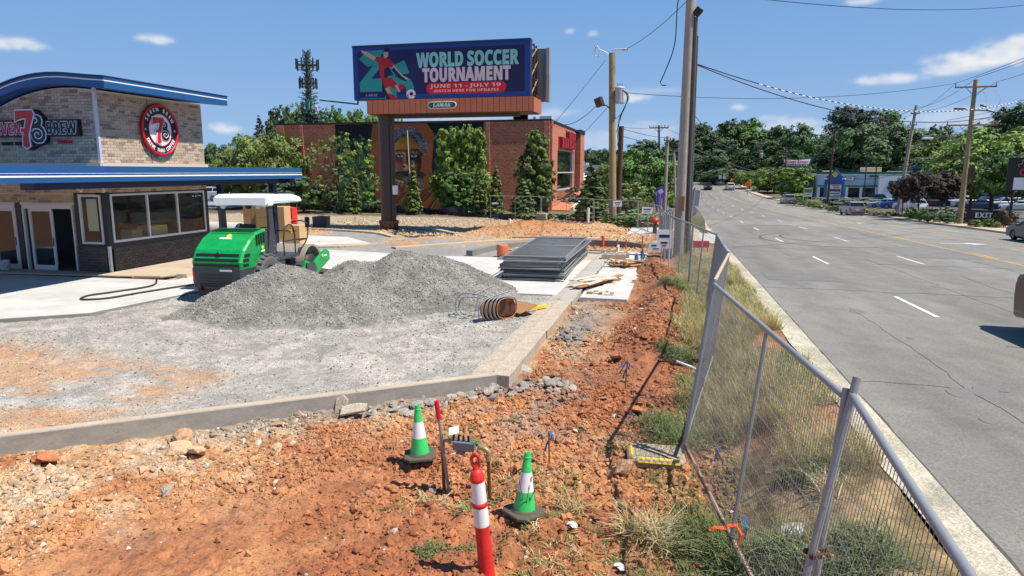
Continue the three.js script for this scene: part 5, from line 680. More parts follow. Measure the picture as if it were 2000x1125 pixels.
// ---------- grass of the verge
{
  const r = rng(301), tuft = (n, h, spread, w, seed, bendy) => { const q = rng(seed), pos = [], idx = []; for (let i = 0; i < n; i++) { const a = q() * 6.283, l = h * (0.55 + 0.6 * q()), b = bendy * (0.3 + q()), x0 = spread * (q() - 0.5), z0 = spread * (q() - 0.5), ca = Math.cos(a), sa = Math.sin(a); const o = pos.length / 3; for (let s = 0; s <= 3; s++) { const t = s / 3, d = b * t * t * l, ww = w * (1 - t * 0.85); pos.push(x0 + ca * d - sa * ww, l * t * (1 - 0.25 * b * t), z0 + sa * d + ca * ww, x0 + ca * d + sa * ww, l * t * (1 - 0.25 * b * t), z0 + sa * d - ca * ww); } for (let s = 0; s < 3; s++) { const k0 = o + s * 2; idx.push(k0, k0 + 1, k0 + 2, k0 + 1, k0 + 3, k0 + 2); } } const g = new THREE.BufferGeometry(); g.setAttribute('position', new THREE.Float32BufferAttribute(pos, 3)); g.setIndex(idx); return ready(g); };
  const gm = mat('grassblade', [1, 1, 1], 0.9, { side: THREE.DoubleSide, transmission: 0.3, thickness: 0 });
  const tall = tuft(16, 0.46, 0.16, 0.0042, 5, 0.7), low = tuft(16, 0.17, 0.2, 0.006, 6, 1.3), tiny = tuft(7, 0.07, 0.08, 0.007, 7, 1.5);
  const A = [], B = [], Cc = [];
  const straw = [[0.66, 0.52, 0.25], [0.58, 0.43, 0.19], [0.50, 0.40, 0.15], [0.72, 0.60, 0.34]], grn = [[0.17, 0.22, 0.055], [0.23, 0.25, 0.07], [0.11, 0.16, 0.045], [0.36, 0.33, 0.12]];
  const push = (L, x, z, s, c, up = 0) => { const k = 0.8 + 0.4 * r(); L.push([x, dirtY(x, z) - 0.01 + up, z, s * (0.8 + 0.4 * r()), s * (0.7 + 0.6 * r()), s * (0.8 + 0.4 * r()), 0.2 * (r() - 0.5), r() * 6, 0.2 * (r() - 0.5), c[0] * k, c[1] * k, c[2] * k]); };
  for (let i = 0; i < 7600; i++) { const z = -3.2 - 26 * Math.pow(r(), 1.25), x = 0.25 + 2.05 * r(); const patch = fbm(x * 0.9 + 4, z * 0.45, 3); if (((x - 1.2) / 0.55) ** 2 + ((z + 7.1) / 0.6) ** 2 < 1 || ((x - 0.5) / 0.35) ** 2 + ((z + 7.9) / 0.5) ** 2 < 1) continue; if (patch < 0.50 + 0.28 * sst(1.35, 2.2, x) + 0.22 * sst(-8.4, -6.0, z) + (x < 0.5 ? 0.08 : 0)) continue; push(A, x, z, 0.48 + 0.5 * r() * sst(0.45, 0.6, patch), r() < 0.7 ? straw[(r() * 4) | 0] : grn[(r() * 4) | 0]); }
  for (let i = 0; i < 6400; i++) { const z = -3.0 - 28 * Math.pow(r(), 1.2), x = 0.2 + 2.12 * r(); const p = fbm(x * 1.1 + 14, z * 0.6 + 3, 3); if (p < 0.45 + 0.1 * sst(-8, -6, z)) continue; push(B, x, z, 0.7 + 0.7 * r(), r() < 0.62 ? grn[(r() * 4) | 0] : straw[(r() * 4) | 0]); }
  for (const [cx, cz, rad, n, m] of [[0.05, -10.1, .35, 60, 0], [0.15, -9.6, .3, 50, 0], [0.2, -20.5, .5, 60, 0], [0.4, -7.0, .35, 60, 0], [0.95, -6.2, .35, 46, 0], [1.5, -5.8, .4, 50, 0], [0.4, -5.8, .35, 34, 0], [-1.05, -7.3, .12, 9, 1], [-0.15, -6.9, .2, 22, 1], [0.15, -13.6, .4, 60, 0], [0.35, -16, .4, 60, 1]]) for (let i = 0; i < n; i++) { const a = r() * 6.283, d = rad * Math.sqrt(r()), x = cx + d * Math.cos(a), z = cz + d * Math.sin(a); push(B, x, z, 1.0 + 0.7 * r(), m ? straw[(r() * 4) | 0] : grn[(r() * 3) | 0]); }
  for (let i = 0; i < 2600; i++) { const z = -4.6 - 5.2 * r(), x = -3.2 + 3.6 * r(); if (fbm(x * 1.4 + 2, z * 1.4, 3) < 0.52 + 0.18 * sst(-0.6, -3, x)) continue; push(Cc, x, z, 0.7 + 0.8 * r(), r() < 0.6 ? grn[(r() * 3) | 0] : straw[(r() * 4) | 0]); }
  for (const [cx, cz] of [[-1.98, -6.28], [-2.25, -6.2], [-2.35, -6.05]]) for (let i = 0; i < 26; i++) push(Cc, cx + 0.16 * (r() - 0.5), cz + 0.12 * (r() - 0.5), 1.1, grn[i % 3]);
  swarm('dry_grass', tall, gm, A, scene, 'tall straw-coloured dry grass on the verge behind the fence', 'grass'); swarm('short_grass', low, gm, B, scene, 'short green and yellow grass over the verge and at the fence foot', 'grass'); swarm('weeds', tiny, gm, Cc, scene, 'small green weeds dotted over the red earth in the foreground', 'weeds');
  // weed with seed heads by the right cone
  const w = thing('weed', 'tall thin weed with dark seed heads in front of the right traffic cone', 'weed', [-1.50, dirtY(-1.5, -6.98) - 0.02, -6.98]); const st = [], hd = []; for (let i = 0; i < 6; i++) { const a = i * 1.05, e = [0.1 * Math.cos(a), 0.36 + 0.05 * (i % 3), 0.06 * Math.sin(a)]; st.push(tube([[0, 0, 0], [e[0] * 0.4, e[1] * 0.6, e[2] * 0.4], e], 0.004, 4, 6)); hd.push(bar(e, [e[0] * 1.15, e[1] + 0.06, e[2]], 0.009, 0.004, 5)); } part('stem', st, mat('weedstem', [0.16, 0.2, 0.06], 0.9), w); part('seed_head', hd, mat('seed', [0.14, 0.10, 0.05], 0.9), w);
}

// ---------- trees: a tapered trunk with limbs, and a crown of many small leaf faces
const LEAF = (n, c) => (M[n] = mat(n, c, 0.85, { side: THREE.DoubleSide, vertexColors: true, transmission: 0.35, thickness: 0 }));
LEAF('leafDark', [0.058, 0.125, 0.028]); LEAF('leafMid', [0.105, 0.215, 0.034]); LEAF('leafLight', [0.21, 0.33, 0.045]); LEAF('leafOlive', [0.18, 0.24, 0.045]); LEAF('leafPine', [0.028, 0.066, 0.030]); LEAF('leafCyp', [0.13, 0.20, 0.032]); LEAF('leafPurple', [0.070, 0.042, 0.030]); LEAF('leafBlue', [0.06, 0.10, 0.085]); LEAF('leafBright', [0.16, 0.27, 0.035]); LEAF('leafRust', [0.20, 0.12, 0.045]);
function leafCloud(blobs, n, size, seed, o = {}) {   // blobs: [x, y, z, rx, ry, rz]
  const r = rng(seed), pos = [], nor = [], col = [], idx = [], vol = blobs.map((b) => Math.pow(b[3] * b[4] * b[5], 0.62)), tot = vol.reduce((a, b) => a + b, 0);
  blobs.forEach((b, bi) => {
    const m = Math.round(n * vol[bi] / tot), tone = 0.78 + 0.44 * r();
    const sub = Array.from({ length: Math.max(3, Math.round(m / 26)) }, () => { const u = 2 * r() - 1, a = 6.283 * r(), s = Math.sqrt(1 - u * u), d = 0.55 + 0.5 * Math.pow(r(), 0.6); return [s * Math.cos(a) * d, u * d, s * Math.sin(a) * d, 0.8 + 0.4 * r()]; });
    for (let i = 0; i < m; i++) {
      const q = sub[(r() * sub.length) | 0], sc = o.clump ?? 0.26, g = () => (r() + r() + r() - 1.5) * sc;
      const x = q[0] + g(), y = q[1] + g(), z = q[2] + g();
      const P = [b[0] + x * b[3], b[1] + y * b[4], b[2] + z * b[5]]; if (o.minY !== undefined && P[1] < o.minY) continue;
      const l = Math.hypot(x, y, z) || 1, N = V(x / l + 1.1 * (r() - 0.5), y / l + 0.35 + 1.1 * (r() - 0.5), z / l + 1.1 * (r() - 0.5)).normalize(), T = V(r() - 0.5, (o.droop ?? 0) + 0.6 * (r() - 0.5), r() - 0.5).cross(N).normalize(), Bn = N.clone().cross(T), s = size * (0.65 + 0.7 * r()), w = s * (o.w ?? 0.55);
      const k = pos.length / 3, c = tone * q[3] * (0.8 + 0.4 * r()), yel = 0.92 + 0.2 * r();
      for (const [a, e, f] of [[-1, 0, 0], [0, -1, 0.18], [1, 0, 0], [0, 1, 0.18]]) { pos.push(P[0] + T.x * a * s + Bn.x * e * w + N.x * f * s, P[1] + T.y * a * s + Bn.y * e * w + N.y * f * s, P[2] + T.z * a * s + Bn.z * e * w + N.z * f * s); nor.push(N.x, N.y, N.z); col.push(c * yel, c, c * 0.95); }
      idx.push(k, k + 1, k + 2, k, k + 2, k + 3);
    }
  });
  const g = new THREE.BufferGeometry(); g.setAttribute('position', new THREE.Float32BufferAttribute(pos, 3)); g.setAttribute('normal', new THREE.Float32BufferAttribute(nor, 3)); g.setAttribute('color', new THREE.Float32BufferAttribute(col, 3)); g.setAttribute('uv', new THREE.Float32BufferAttribute(new Float32Array(pos.length / 3 * 2), 2)); g.setIndex(idx); g.userData.ready = true; return g;
}
function limbs(h, r0, tips, lean = 0) { const g = [tube([[0, -0.03, 0], [lean * 0.3, h * 0.35, 0.01], [lean, h * 0.8, 0]], r0, 7, 8)]; const p = g[0].attributes.position; for (let i = 0; i < p.count; i++) { const t = clamp(p.getY(i) / (h * 0.8)), k = 1 - 0.6 * t; const cx = lean * t; p.setX(i, cx + (p.getX(i) - cx) * k); p.setZ(i, p.getZ(i) * k); } tips.forEach((t, i) => g.push(tube([[lean * 0.5, h * (0.3 + 0.35 * ((i * 0.37) % 1)), 0], L3([lean * 0.5, h * 0.45, 0], t, 0.55), t], r0 * 0.32, 5, 6))); return ready(g); }
// unit crowns, 1 high; proto = { crown, trunk }
const PROTO = {};
function proto(name, blobs, n, size, seed, trunkH, r0, o = {}) { PROTO[name] = { crown: leafCloud(blobs, n, size, seed, o), trunk: limbs(trunkH, r0, blobs.filter((_, i) => i % (o.every ?? 3) === 0).map((b) => [b[0], b[1], b[2]])) }; }
function cloud(seed, n, w, y0, y1, br, taper) { const r = rng(seed), L = []; for (let i = 0; i < n; i++) { const t = (i + r() * 0.9) / n, y = lerp(y0, y1, t), a = i * 2.4 + r(), R = w * taper(t) * (0.45 + 0.55 * r()); const b = br * (0.7 + 0.6 * r()) * (0.6 + 0.4 * taper(t)); L.push([R * Math.cos(a), y, R * Math.sin(a), b * 1.15, b * 0.8, b * 1.15]); } return L; }
const dome = (t) => Math.sqrt(Math.max(0.05, 1 - Math.pow(2 * t - 0.85, 2) * 0.75)), conef = (t) => 1.02 - t;
proto('round', cloud(1, 26, 0.40, 0.22, 0.90, 0.17, dome), 13000, 0.022, 11, 0.7, 0.03); proto('tall', cloud(2, 26, 0.27, 0.20, 0.93, 0.13, dome), 11000, 0.020, 12, 0.8, 0.022); proto('broad', cloud(3, 30, 0.52, 0.25, 0.88, 0.19, dome), 15000, 0.023, 13, 0.6, 0.035);
proto('pine', cloud(4, 16, 0.22, 0.50, 0.96, 0.11, dome), 6500, 0.016, 14, 1.12, 0.016, { w: 0.4, every: 1 }); proto('cypress', Array.from({ length: 46 }, (_, i) => { const t = i / 45, w = 0.105 * Math.pow(1 - t, 0.7) + 0.012; return [0.35 * w * Math.sin(i * 2.4), 0.06 + t * 0.9, 0.35 * w * Math.cos(i * 2.4), w * 0.85, 0.075, w * 0.85]; }), 9000, 0.018, 15, 0.6, 0.012, { clump: 0.2, w: 0.7 });
proto('sparse', cloud(6, 30, 0.33, 0.16, 0.93, 0.085, dome), 2300, 0.016, 16, 0.9, 0.011, { every: 1, clump: 0.3 }); proto('full', cloud(7, 34, 0.32, 0.10, 0.93, 0.12, (t) => 1 - 0.55 * t), 11000, 0.022, 17, 0.7, 0.014, { clump: 0.22 }); proto('teardrop', cloud(8, 40, 0.21, 0.10, 0.95, 0.10, (t) => Math.sin(Math.PI * Math.min(1, 0.22 + t * 0.78)) * 0.95 + 0.06), 12000, 0.020, 18, 0.6, 0.016, { clump: 0.22, w: 0.65 });
proto('bush', cloud(9, 14, 0.42, 0.25, 0.75, 0.28, dome), 2600, 0.042, 19, 0.4, 0.02); proto('hedge', Array.from({ length: 16 }, (_, i) => [-0.46 + 0.92 * i / 15, 0.5 + 0.1 * hsh(i, 3), 0.05 * (hsh(i, 5) - 0.5), 0.085, 0.42, 0.1]), 3600, 0.03, 20, 0.3, 0.006, { w: 0.6, minY: 0 }); proto('spruce', Array.from({ length: 34 }, (_, i) => { const t = i / 33, a = i * 2.4, R = 0.20 * (1 - t) * (0.5 + 0.5 * hsh(i, 2)); return [R * Math.cos(a), 0.12 + 0.85 * t, R * Math.sin(a), 0.10 * (1.1 - t), 0.035, 0.10 * (1.1 - t)]; }), 6000, 0.017, 21, 1.1, 0.014, { w: 0.3, clump: 0.3 });
proto('lolli', cloud(31, 24, 0.42, 0.48, 0.92, 0.15, dome), 9000, 0.024, 33, 0.85, 0.022);
function tree(kind, leaf, top, base, width, label, cat = 'tree', group, turn) {   // top = [x, y, z] of the highest leaves, base = y of the ground
  const h = (top[1] - base) / 1.0, s = width / ({ round: 1.0, tall: .72, broad: 1.3, pine: .6, cypress: .25, sparse: .8, full: .8, teardrop: .55, lolli: 1.05, bush: 1.15, hedge: 1.1, spruce: .55 }[kind]);
  const key = kind + leaf; let t; const name = cat === 'tree' ? { pine: 'pine_tree', cypress: 'cypress_tree', spruce: 'spruce_tree' }[kind] ?? 'tree' : cat;
  t = new THREE.Group(); t.name = numbered(name); part('trunk', PROTO[kind].trunk, M.bark, t); part('crown', PROTO[kind].crown, M[leaf], t); scene.add(t);
  t.position.set(top[0], base, top[2]); t.scale.set(s, h, s); t.rotation.y = turn ?? (top[0] * 1.7 + top[2]); return tag(t, label, cat, group);
}
const hx = (a, b) => a + b;
// by the mural building
tree('sparse', 'leafOlive', [-28.765,7.774,-55], 0.5, 5.2, 'thin young tree with open crown before the left brick wall of the mural building'); tree('sparse', 'leafLight', [-27.463,7.259,-57], 0.5, 4.4, 'second thin open-crowned tree, half over the green of the mural'); tree('full', 'leafLight', [-18.895,7.966,-57], 0.5, 4.2, 'bushy light green tree right of the painted face'); tree('full', 'leafLight', [-17.129,8.1,-57.5], 0.5, 3.8, 'taller bushy green tree at the right end of the mural'); tree('full', 'leafMid', [-17.555,4.211,-55.5], 0.5, 4.2, 'lower spreading green tree in front of the two bushy trees', 'tree'); tree('teardrop', 'leafCyp', [-11.248,7.581,-56], 0.45, 3.6, 'large teardrop-shaped green tree at the right corner of the brick building');
[[688, 318, -54, 'cypress in front of the green left part of the mural'], [806, 318, -54, 'cypress standing before the painted beard'], [936, 322, -54, 'cypress in front of the bushy trees at the right of the mural'], [968, 328, -53, 'cypress before the plain brick wall right of the mural'], [1017, 352, -51.5, 'low wide cypress behind the far fence left of the teardrop tree'], [1155, 322, -50, 'cypress left of the tall wooden pole'], [1172, 330, -56, 'cypress just behind the tall wooden pole']].forEach(([px, py, z, l], i) => { const P = [[-26.679,4.726,-54], [-21.242,4.71,-54], [-15.516,4.531,-54], [-13.885,4.279,-53], [-11.396,3.345,-51.5], [-5.96,4.473,-50], [-5.884,4.203,-56]][i]; tree('cypress', 'leafCyp', P, 0.45, [1.35, 1.5, 1.4, 1.45, 2.2, 2.4, 1.5][i], l, 'tree', 'cypresses along the brick building'); });
tree('bush', 'leafDark', [-32.015,3.778,-55], 0.4, 5.4, 'dark green bush beyond the canopy end at the left of the mural building', 'bush'); tree('bush', 'leafDark', [-33.684,3.339,-54], 0.4, 5.0, 'dark green bush seen under the canopy end', 'bush'); tree('broad', 'leafOlive', [-37.951,7.924,-60], 0.4, 8.0, 'olive green tree above the canopy left of the mural building'); tree('broad', 'leafOlive', [-42.491,6.54,-62], 0.4, 7.0, 'lower olive green tree behind the canopy beside the coffee stand');
tree('hedge', 'leafBright', [-8.819,0.948,-50.5], 0.45, 5.4, 'clipped bright green hedge behind the far fence', 'hedge'); tree('bush', 'leafMid', [-2.382,1.567,-46], 0.35, 4.4, 'green bush behind the far fence right of the brown pole', 'bush'); tree('bush', 'leafOlive', [-3.913,3.288,-58], 0.3, 3.6, 'olive bush behind the brown pole', 'bush'); tree('round', 'leafMid', [-3.955,6.683,-80], -0.6, 9.0, 'round green street tree right of the brown pole'); tree('round', 'leafMid', [-6.791,6.215,-88], -0.6, 7.5, 'round green tree between the two wooden poles'); tree('bush', 'leafDark', [-9.347,2.612,-70], 0.2, 4.0, 'dark shrub right of the brick entrance', 'bush'); tree('bush', 'leafBright', [-0.418,2.127,-75], -0.4, 1.8, 'small clipped green shrub left of the big wooden pole', 'bush'); tree('bush', 'leafDark', [-28.784,1.758,-56], 0.4, 2.2, 'low dark shrub at the foot of the mural', 'bush'); tree('bush', 'leafDark', [-25.713,1.612,-57], 0.4, 3.0, 'low dark shrub behind the billboard post', 'bush');
// left, beyond
const LT = [['broad', 'leafDark', [-74.471,8.904,-100.395], 9, 'brownish dark tree at the left end of the far woods'], ['tall', 'leafMid', [-65.042,9.657,-94.839], 7.5, 'light green tree rising behind the canopy beside the stand'], ['spruce', 'leafPine', [-73.884,14.044,-112.987], 11, 'dark conifer at the left shoulder of the woods'], ['round', 'leafDark', [-83.949,18.165,-136.208], 10, 'dark round tree behind the conifer'], ['round', 'leafMid', [-83.276,19.273,-142.443], 10, 'green round tree left of the cell tower'], ['round', 'leafMid', [-79.012,19.241,-150.523], 11, 'green tree right of the cell tower'], ['broad', 'leafMid', [-76.834,19.558,-157.231], 13, 'broad green tree behind the left end of the billboard'], ['broad', 'leafMid', [-71.324,18.941,-159.806], 12, 'broad green tree seen under the billboard'], ['round', 'leafLight', [-66.017,17.262,-156.658], 7, 'light green treetop under the billboard beside the post'], ['round', 'leafDark', [-81.723,8.036,-113.672], 9, 'low dark tree behind the light green one'], ['round', 'leafDark', [-90.229,19.211,-161.505], 11, 'dark tree behind the cell tower']];
LT.forEach(([k2, lf, P, w, l]) => tree(k2, lf, P, -1.2, w, l));
// woods up the street and on the right
const RT = [['round', 'leafDark', [-31.828,12.43,-258.045], 13, 'dark tree at the left of the distant ridge'], ['broad', 'leafDark', [-24.799,12.606,-253.791], 16, 'dark broad tree on the distant ridge behind the tall pole'], ['round', 'leafDark', [-16.232,11.508,-249.473], 12, 'dark tree on the distant ridge between the poles'], ['tall', 'leafDark', [-7.25,11.607,-169.845], 11, 'tall dark tree above the street trees'], ['tall', 'leafDark', [-4.072,10.504,-179.954], 9, 'dark tree right of the crossarm pole'], ['tall', 'leafDark', [-1.045,12.701,-189.997], 8, 'dark tree half hidden by the big wooden pole'],
  ['tall', 'leafDark', [8.03,19.838,-234.863], 14, 'dark tree at the left of the big woods up the street'], ['round', 'leafDark', [16.858,20.982,-239.407], 22, 'large dark tree in the woods up the street'], ['round', 'leafMid', [22.345,20.871,-236.949], 24, 'largest green tree in the woods up the street'], ['tall', 'leafDark', [30.282,18.094,-227.998], 13, 'narrow dark tree right of the largest one'], ['round', 'leafDark', [34.973,17.914,-217.202], 18, 'dark green tree left of the donut shop sign pole'], ['round', 'leafMid', [38.505,13.3,-206.44], 15, 'green tree behind the donut shop sign'],
  ['pine', 'leafPine', [40.147,19.747,-185.71], 13, 'tall pine with a bare trunk at the left of the pair'], ['pine', 'leafPine', [45.276,19.254,-189.671], 15, 'second tall pine right of the first'], ['tall', 'leafMid', [50.891,19.46,-193.417], 11, 'tall green tree right of the pines'], ['sparse', 'leafMid', [51.012,17.512,-183.024], 9, 'thin-topped tree left of the leaning grey pole'], ['broad', 'leafDark', [42.821,15.196,-174.832], 26, 'large dark tree mass behind the donut shop'], ['round', 'leafMid', [37.836,12.833,-181.09], 13, 'green tree behind the pylon sign'], ['round', 'leafDark', [53.198,13.591,-177.186], 16, 'dark tree behind the leaning grey pole'], ['tall', 'leafDark', [58.765,14.76,-180.684], 9, 'dark pointed tree behind the crossarm pole lamp'], ['round', 'leafOlive', [54.168,12.023,-161.139], 14, 'olive tree behind the street lamp'], ['round', 'leafDark', [60.575,11.096,-169.501], 12, 'dark tree behind the crossarm pole'],
  ['tall', 'leafMid', [58.028,13.371,-154.46], 12, 'tall green tree right of the crossarm pole'], ['tall', 'leafDark', [57.244,15.609,-138.647], 13, 'very tall dark tree at the right edge'], ['lolli', 'leafLight', [33.879,8.84,-85.535], 13, 'bright green tree hanging over the parked cars at the right'], ['lolli', 'leafLight', [30.604,5.86,-82.507], 9, 'lower bright green tree beside the crossarm pole'], ['lolli', 'leafMid', [30.91,6.11,-73.787], 7, 'green tree behind the black marquee sign'],
  ['round', 'leafDark', [11.496,10.728,-214.692], 14, 'dark lower tree at the bend of the street'], ['round', 'leafDark', [5.966,9.525,-224.921], 12, 'dark lower tree behind the street sign'], ['round', 'leafDark', [24.825,13.499,-213.562], 16, 'dark lower tree above the yellow shrubs'], ['round', 'leafDark', [29.61,10.056,-197.796], 14, 'dark lower tree behind the flowering tree'], ['tall', 'leafDark', [3.229,12.228,-259.98], 12, 'dark tree at the end of the street'], ['broad', 'leafDark', [31.527,5.981,-172.137], 12, 'dark shady tree behind the delivery truck'], ['broad', 'leafDark', [12.978,4.975,-199.578], 14, 'dark shrubby tree at the outside of the bend'], ['broad', 'leafDark', [7.38,4.755,-214.873], 10, 'dark shrubby tree at the far end of the street'], ['broad', 'leafDark', [50.425,9.436,-183.187], 22, 'dark tree mass behind the donut shop roof'], ['broad', 'leafDark', [54.544,7.661,-161.012], 20, 'dark tree mass behind the reddish trees']];
RT.forEach(([k2, lf, P, w, l]) => tree(k2, lf, P, P[2] < -180 ? 0 : yr(P[2]) - 0.3, w, l));
[['broad', 'leafBright', [18.018,4.376,-181.106], 8, 'yellow-green shrubby tree left of the pair by the street'], ['broad', 'leafBright', [22.441,5.287,-170.53], 9, 'yellow-green shrubby tree right of the pair by the street'], ['full', 'leafLight', [23.463,5.01,-148.154], 8.5, 'pale flowering tree under the donut shop sign'], ['bush', 'leafDark', [26.827,0.537,-153.676], 5, 'dark shrub at the foot of the flowering tree'], ['bush', 'leafDark', [21.263,1.257,-172.696], 7, 'dark shrub under the yellow-green trees']].forEach(([k2, lf, P, w, l]) => tree(k2, lf, P, yr(P[2]) - 0.1, w, l));
[['lolli', 'leafPurple', [24.356,4.051,-78.299], 4.6, 'dark reddish plum tree left of the pair behind the kerb'], ['lolli', 'leafPurple', [27.336,4.259,-79.427], 5.0, 'dark reddish plum tree right of the pair behind the kerb'], ['lolli', 'leafPurple', [24.696,3.442,-84.464], 3.2, 'small dark reddish tree behind the leaning grey pole']].forEach(([k2, lf, P, w, l]) => tree(k2, lf, P, yr(P[2]) + 0.1, w, l));
[['hedge', 'leafMid', [24.666,0.635,-73.997], 6.0, 'long low hedge under the reddish trees'], ['hedge', 'leafDark', [26.895,0.385,-71.082], 6.5, 'dark hedge behind the EXIT sign'], ['hedge', 'leafBright', [24.072,0.311,-76.292], 3.0, 'bright green tuft of hedge left of the crossarm pole']].forEach(([k2, lf, P, w, l]) => tree(k2, lf, P, yr(P[2]) + 0.12, w, l, 'hedge', null, -0.2));
[['bush', 'leafRust', [26.042,1.04,-62.816], 2.0, 'reddish shrub right of the EXIT sign'], ['bush', 'leafOlive', [23.861,0.199,-62.607], 1.4, 'pale grassy clump left below the EXIT sign'], ['bush', 'leafMid', [24.646,0.314,-62.302], 1.0, 'small boxy green shrub below the EXIT sign'], ['bush', 'leafOlive', [24.947,0.118,-61.643], 0.8, 'pale grassy clump right of the boxy shrub'], ['bush', 'leafDark', [22.861,0.417,-70.38], 1.8, 'dark low shrub left of the crossarm pole'], ['bush', 'leafDark', [23.546,0.375,-68.041], 1.6, 'dark low shrub behind the crossarm pole']].forEach(([k2, lf, P, w, l]) => tree(k2, lf, P, yr(P[2]) + 0.12, w, l, 'bush'));
[[1548, 384, 128], [1570, 386, 122], [1590, 388, 116], [1608, 392, 110], [1628, 396, 104], [1692, 400, 96], [1715, 404, 92], [1738, 406, 90]].forEach((q, i) => { const P = [[20.05,-0.604,-126.42], [20.985,-0.605,-122.211], [21.478,-0.64,-117.046], [21.567,-0.658,-111.941], [21.366,-0.448,-100.76], [23.286,-0.525,-92.102], [23.604,-0.535,-88.92], [24.389,-0.4,-86.632]][i]; tree('bush', i % 2 ? 'leafOlive' : 'leafDark', P, yr(P[2]) + 0.1, [2.6, 2.4, 2.2, 2.4, 3.2, 2.4, 2.2, 2.6][i], ['low shrub nearest the white sedan in the kerb row', 'low shrub left of the green sign in the kerb row', 'low shrub under the green sign', 'low shrub left of the blue pylon sign', 'low shrub under the blue pylon sign', 'low shrub right of the silver car', 'rounded shrub left of the leaning grey pole', 'low shrub at the foot of the leaning grey pole'][i], 'bush', 'low shrubs in the kerb row'); });
tree('bush', 'leafDark', [28.863,-0.194,-126.755], yr(-125) + 0.1, 12, 'clipped low planting along the donut shop front', 'hedge');

// ---------- the brick building with the painted wall
const brickTex = dtex(1024, (u, v) => { const row = Math.floor(v * 24), o = row % 2 ? 0.5 : 0, x = u * 8 + o, c = Math.floor(x) % 8, fx = x - Math.floor(x), fy = v * 24 - row; if (fx < 0.05 || fy < 0.14) return [0.72, 0.60, 0.52]; const h = hsh(c + 40, row), h2 = hsh(c, row + 77), n = 0.9 + 0.2 * vn(u * 160, v * 160, 160); const b = h < 0.10 ? [0.62, 0.34, 0.26] : mix3([0.74, 0.40, 0.28], [0.84, 0.53, 0.40], h2); return [b[0] * n, b[1] * n, b[2] * n]; }, true, 0.625);
const brickBump = dtex(512, (u, v) => { const row = Math.floor(v * 24), x = u * 8 + (row % 2 ? 0.5 : 0), fx = x - Math.floor(x), fy = v * 24 - row; return fx < 0.05 || fy < 0.14 ? 0.1 : 0.8 + 0.2 * vn(u * 90, v * 90, 90); }, false, 0.625);
k('brickwall', [1, 1, 1], 0.9, { map: brickTex, bumpMap: brickBump, bumpScale: 0.012 });
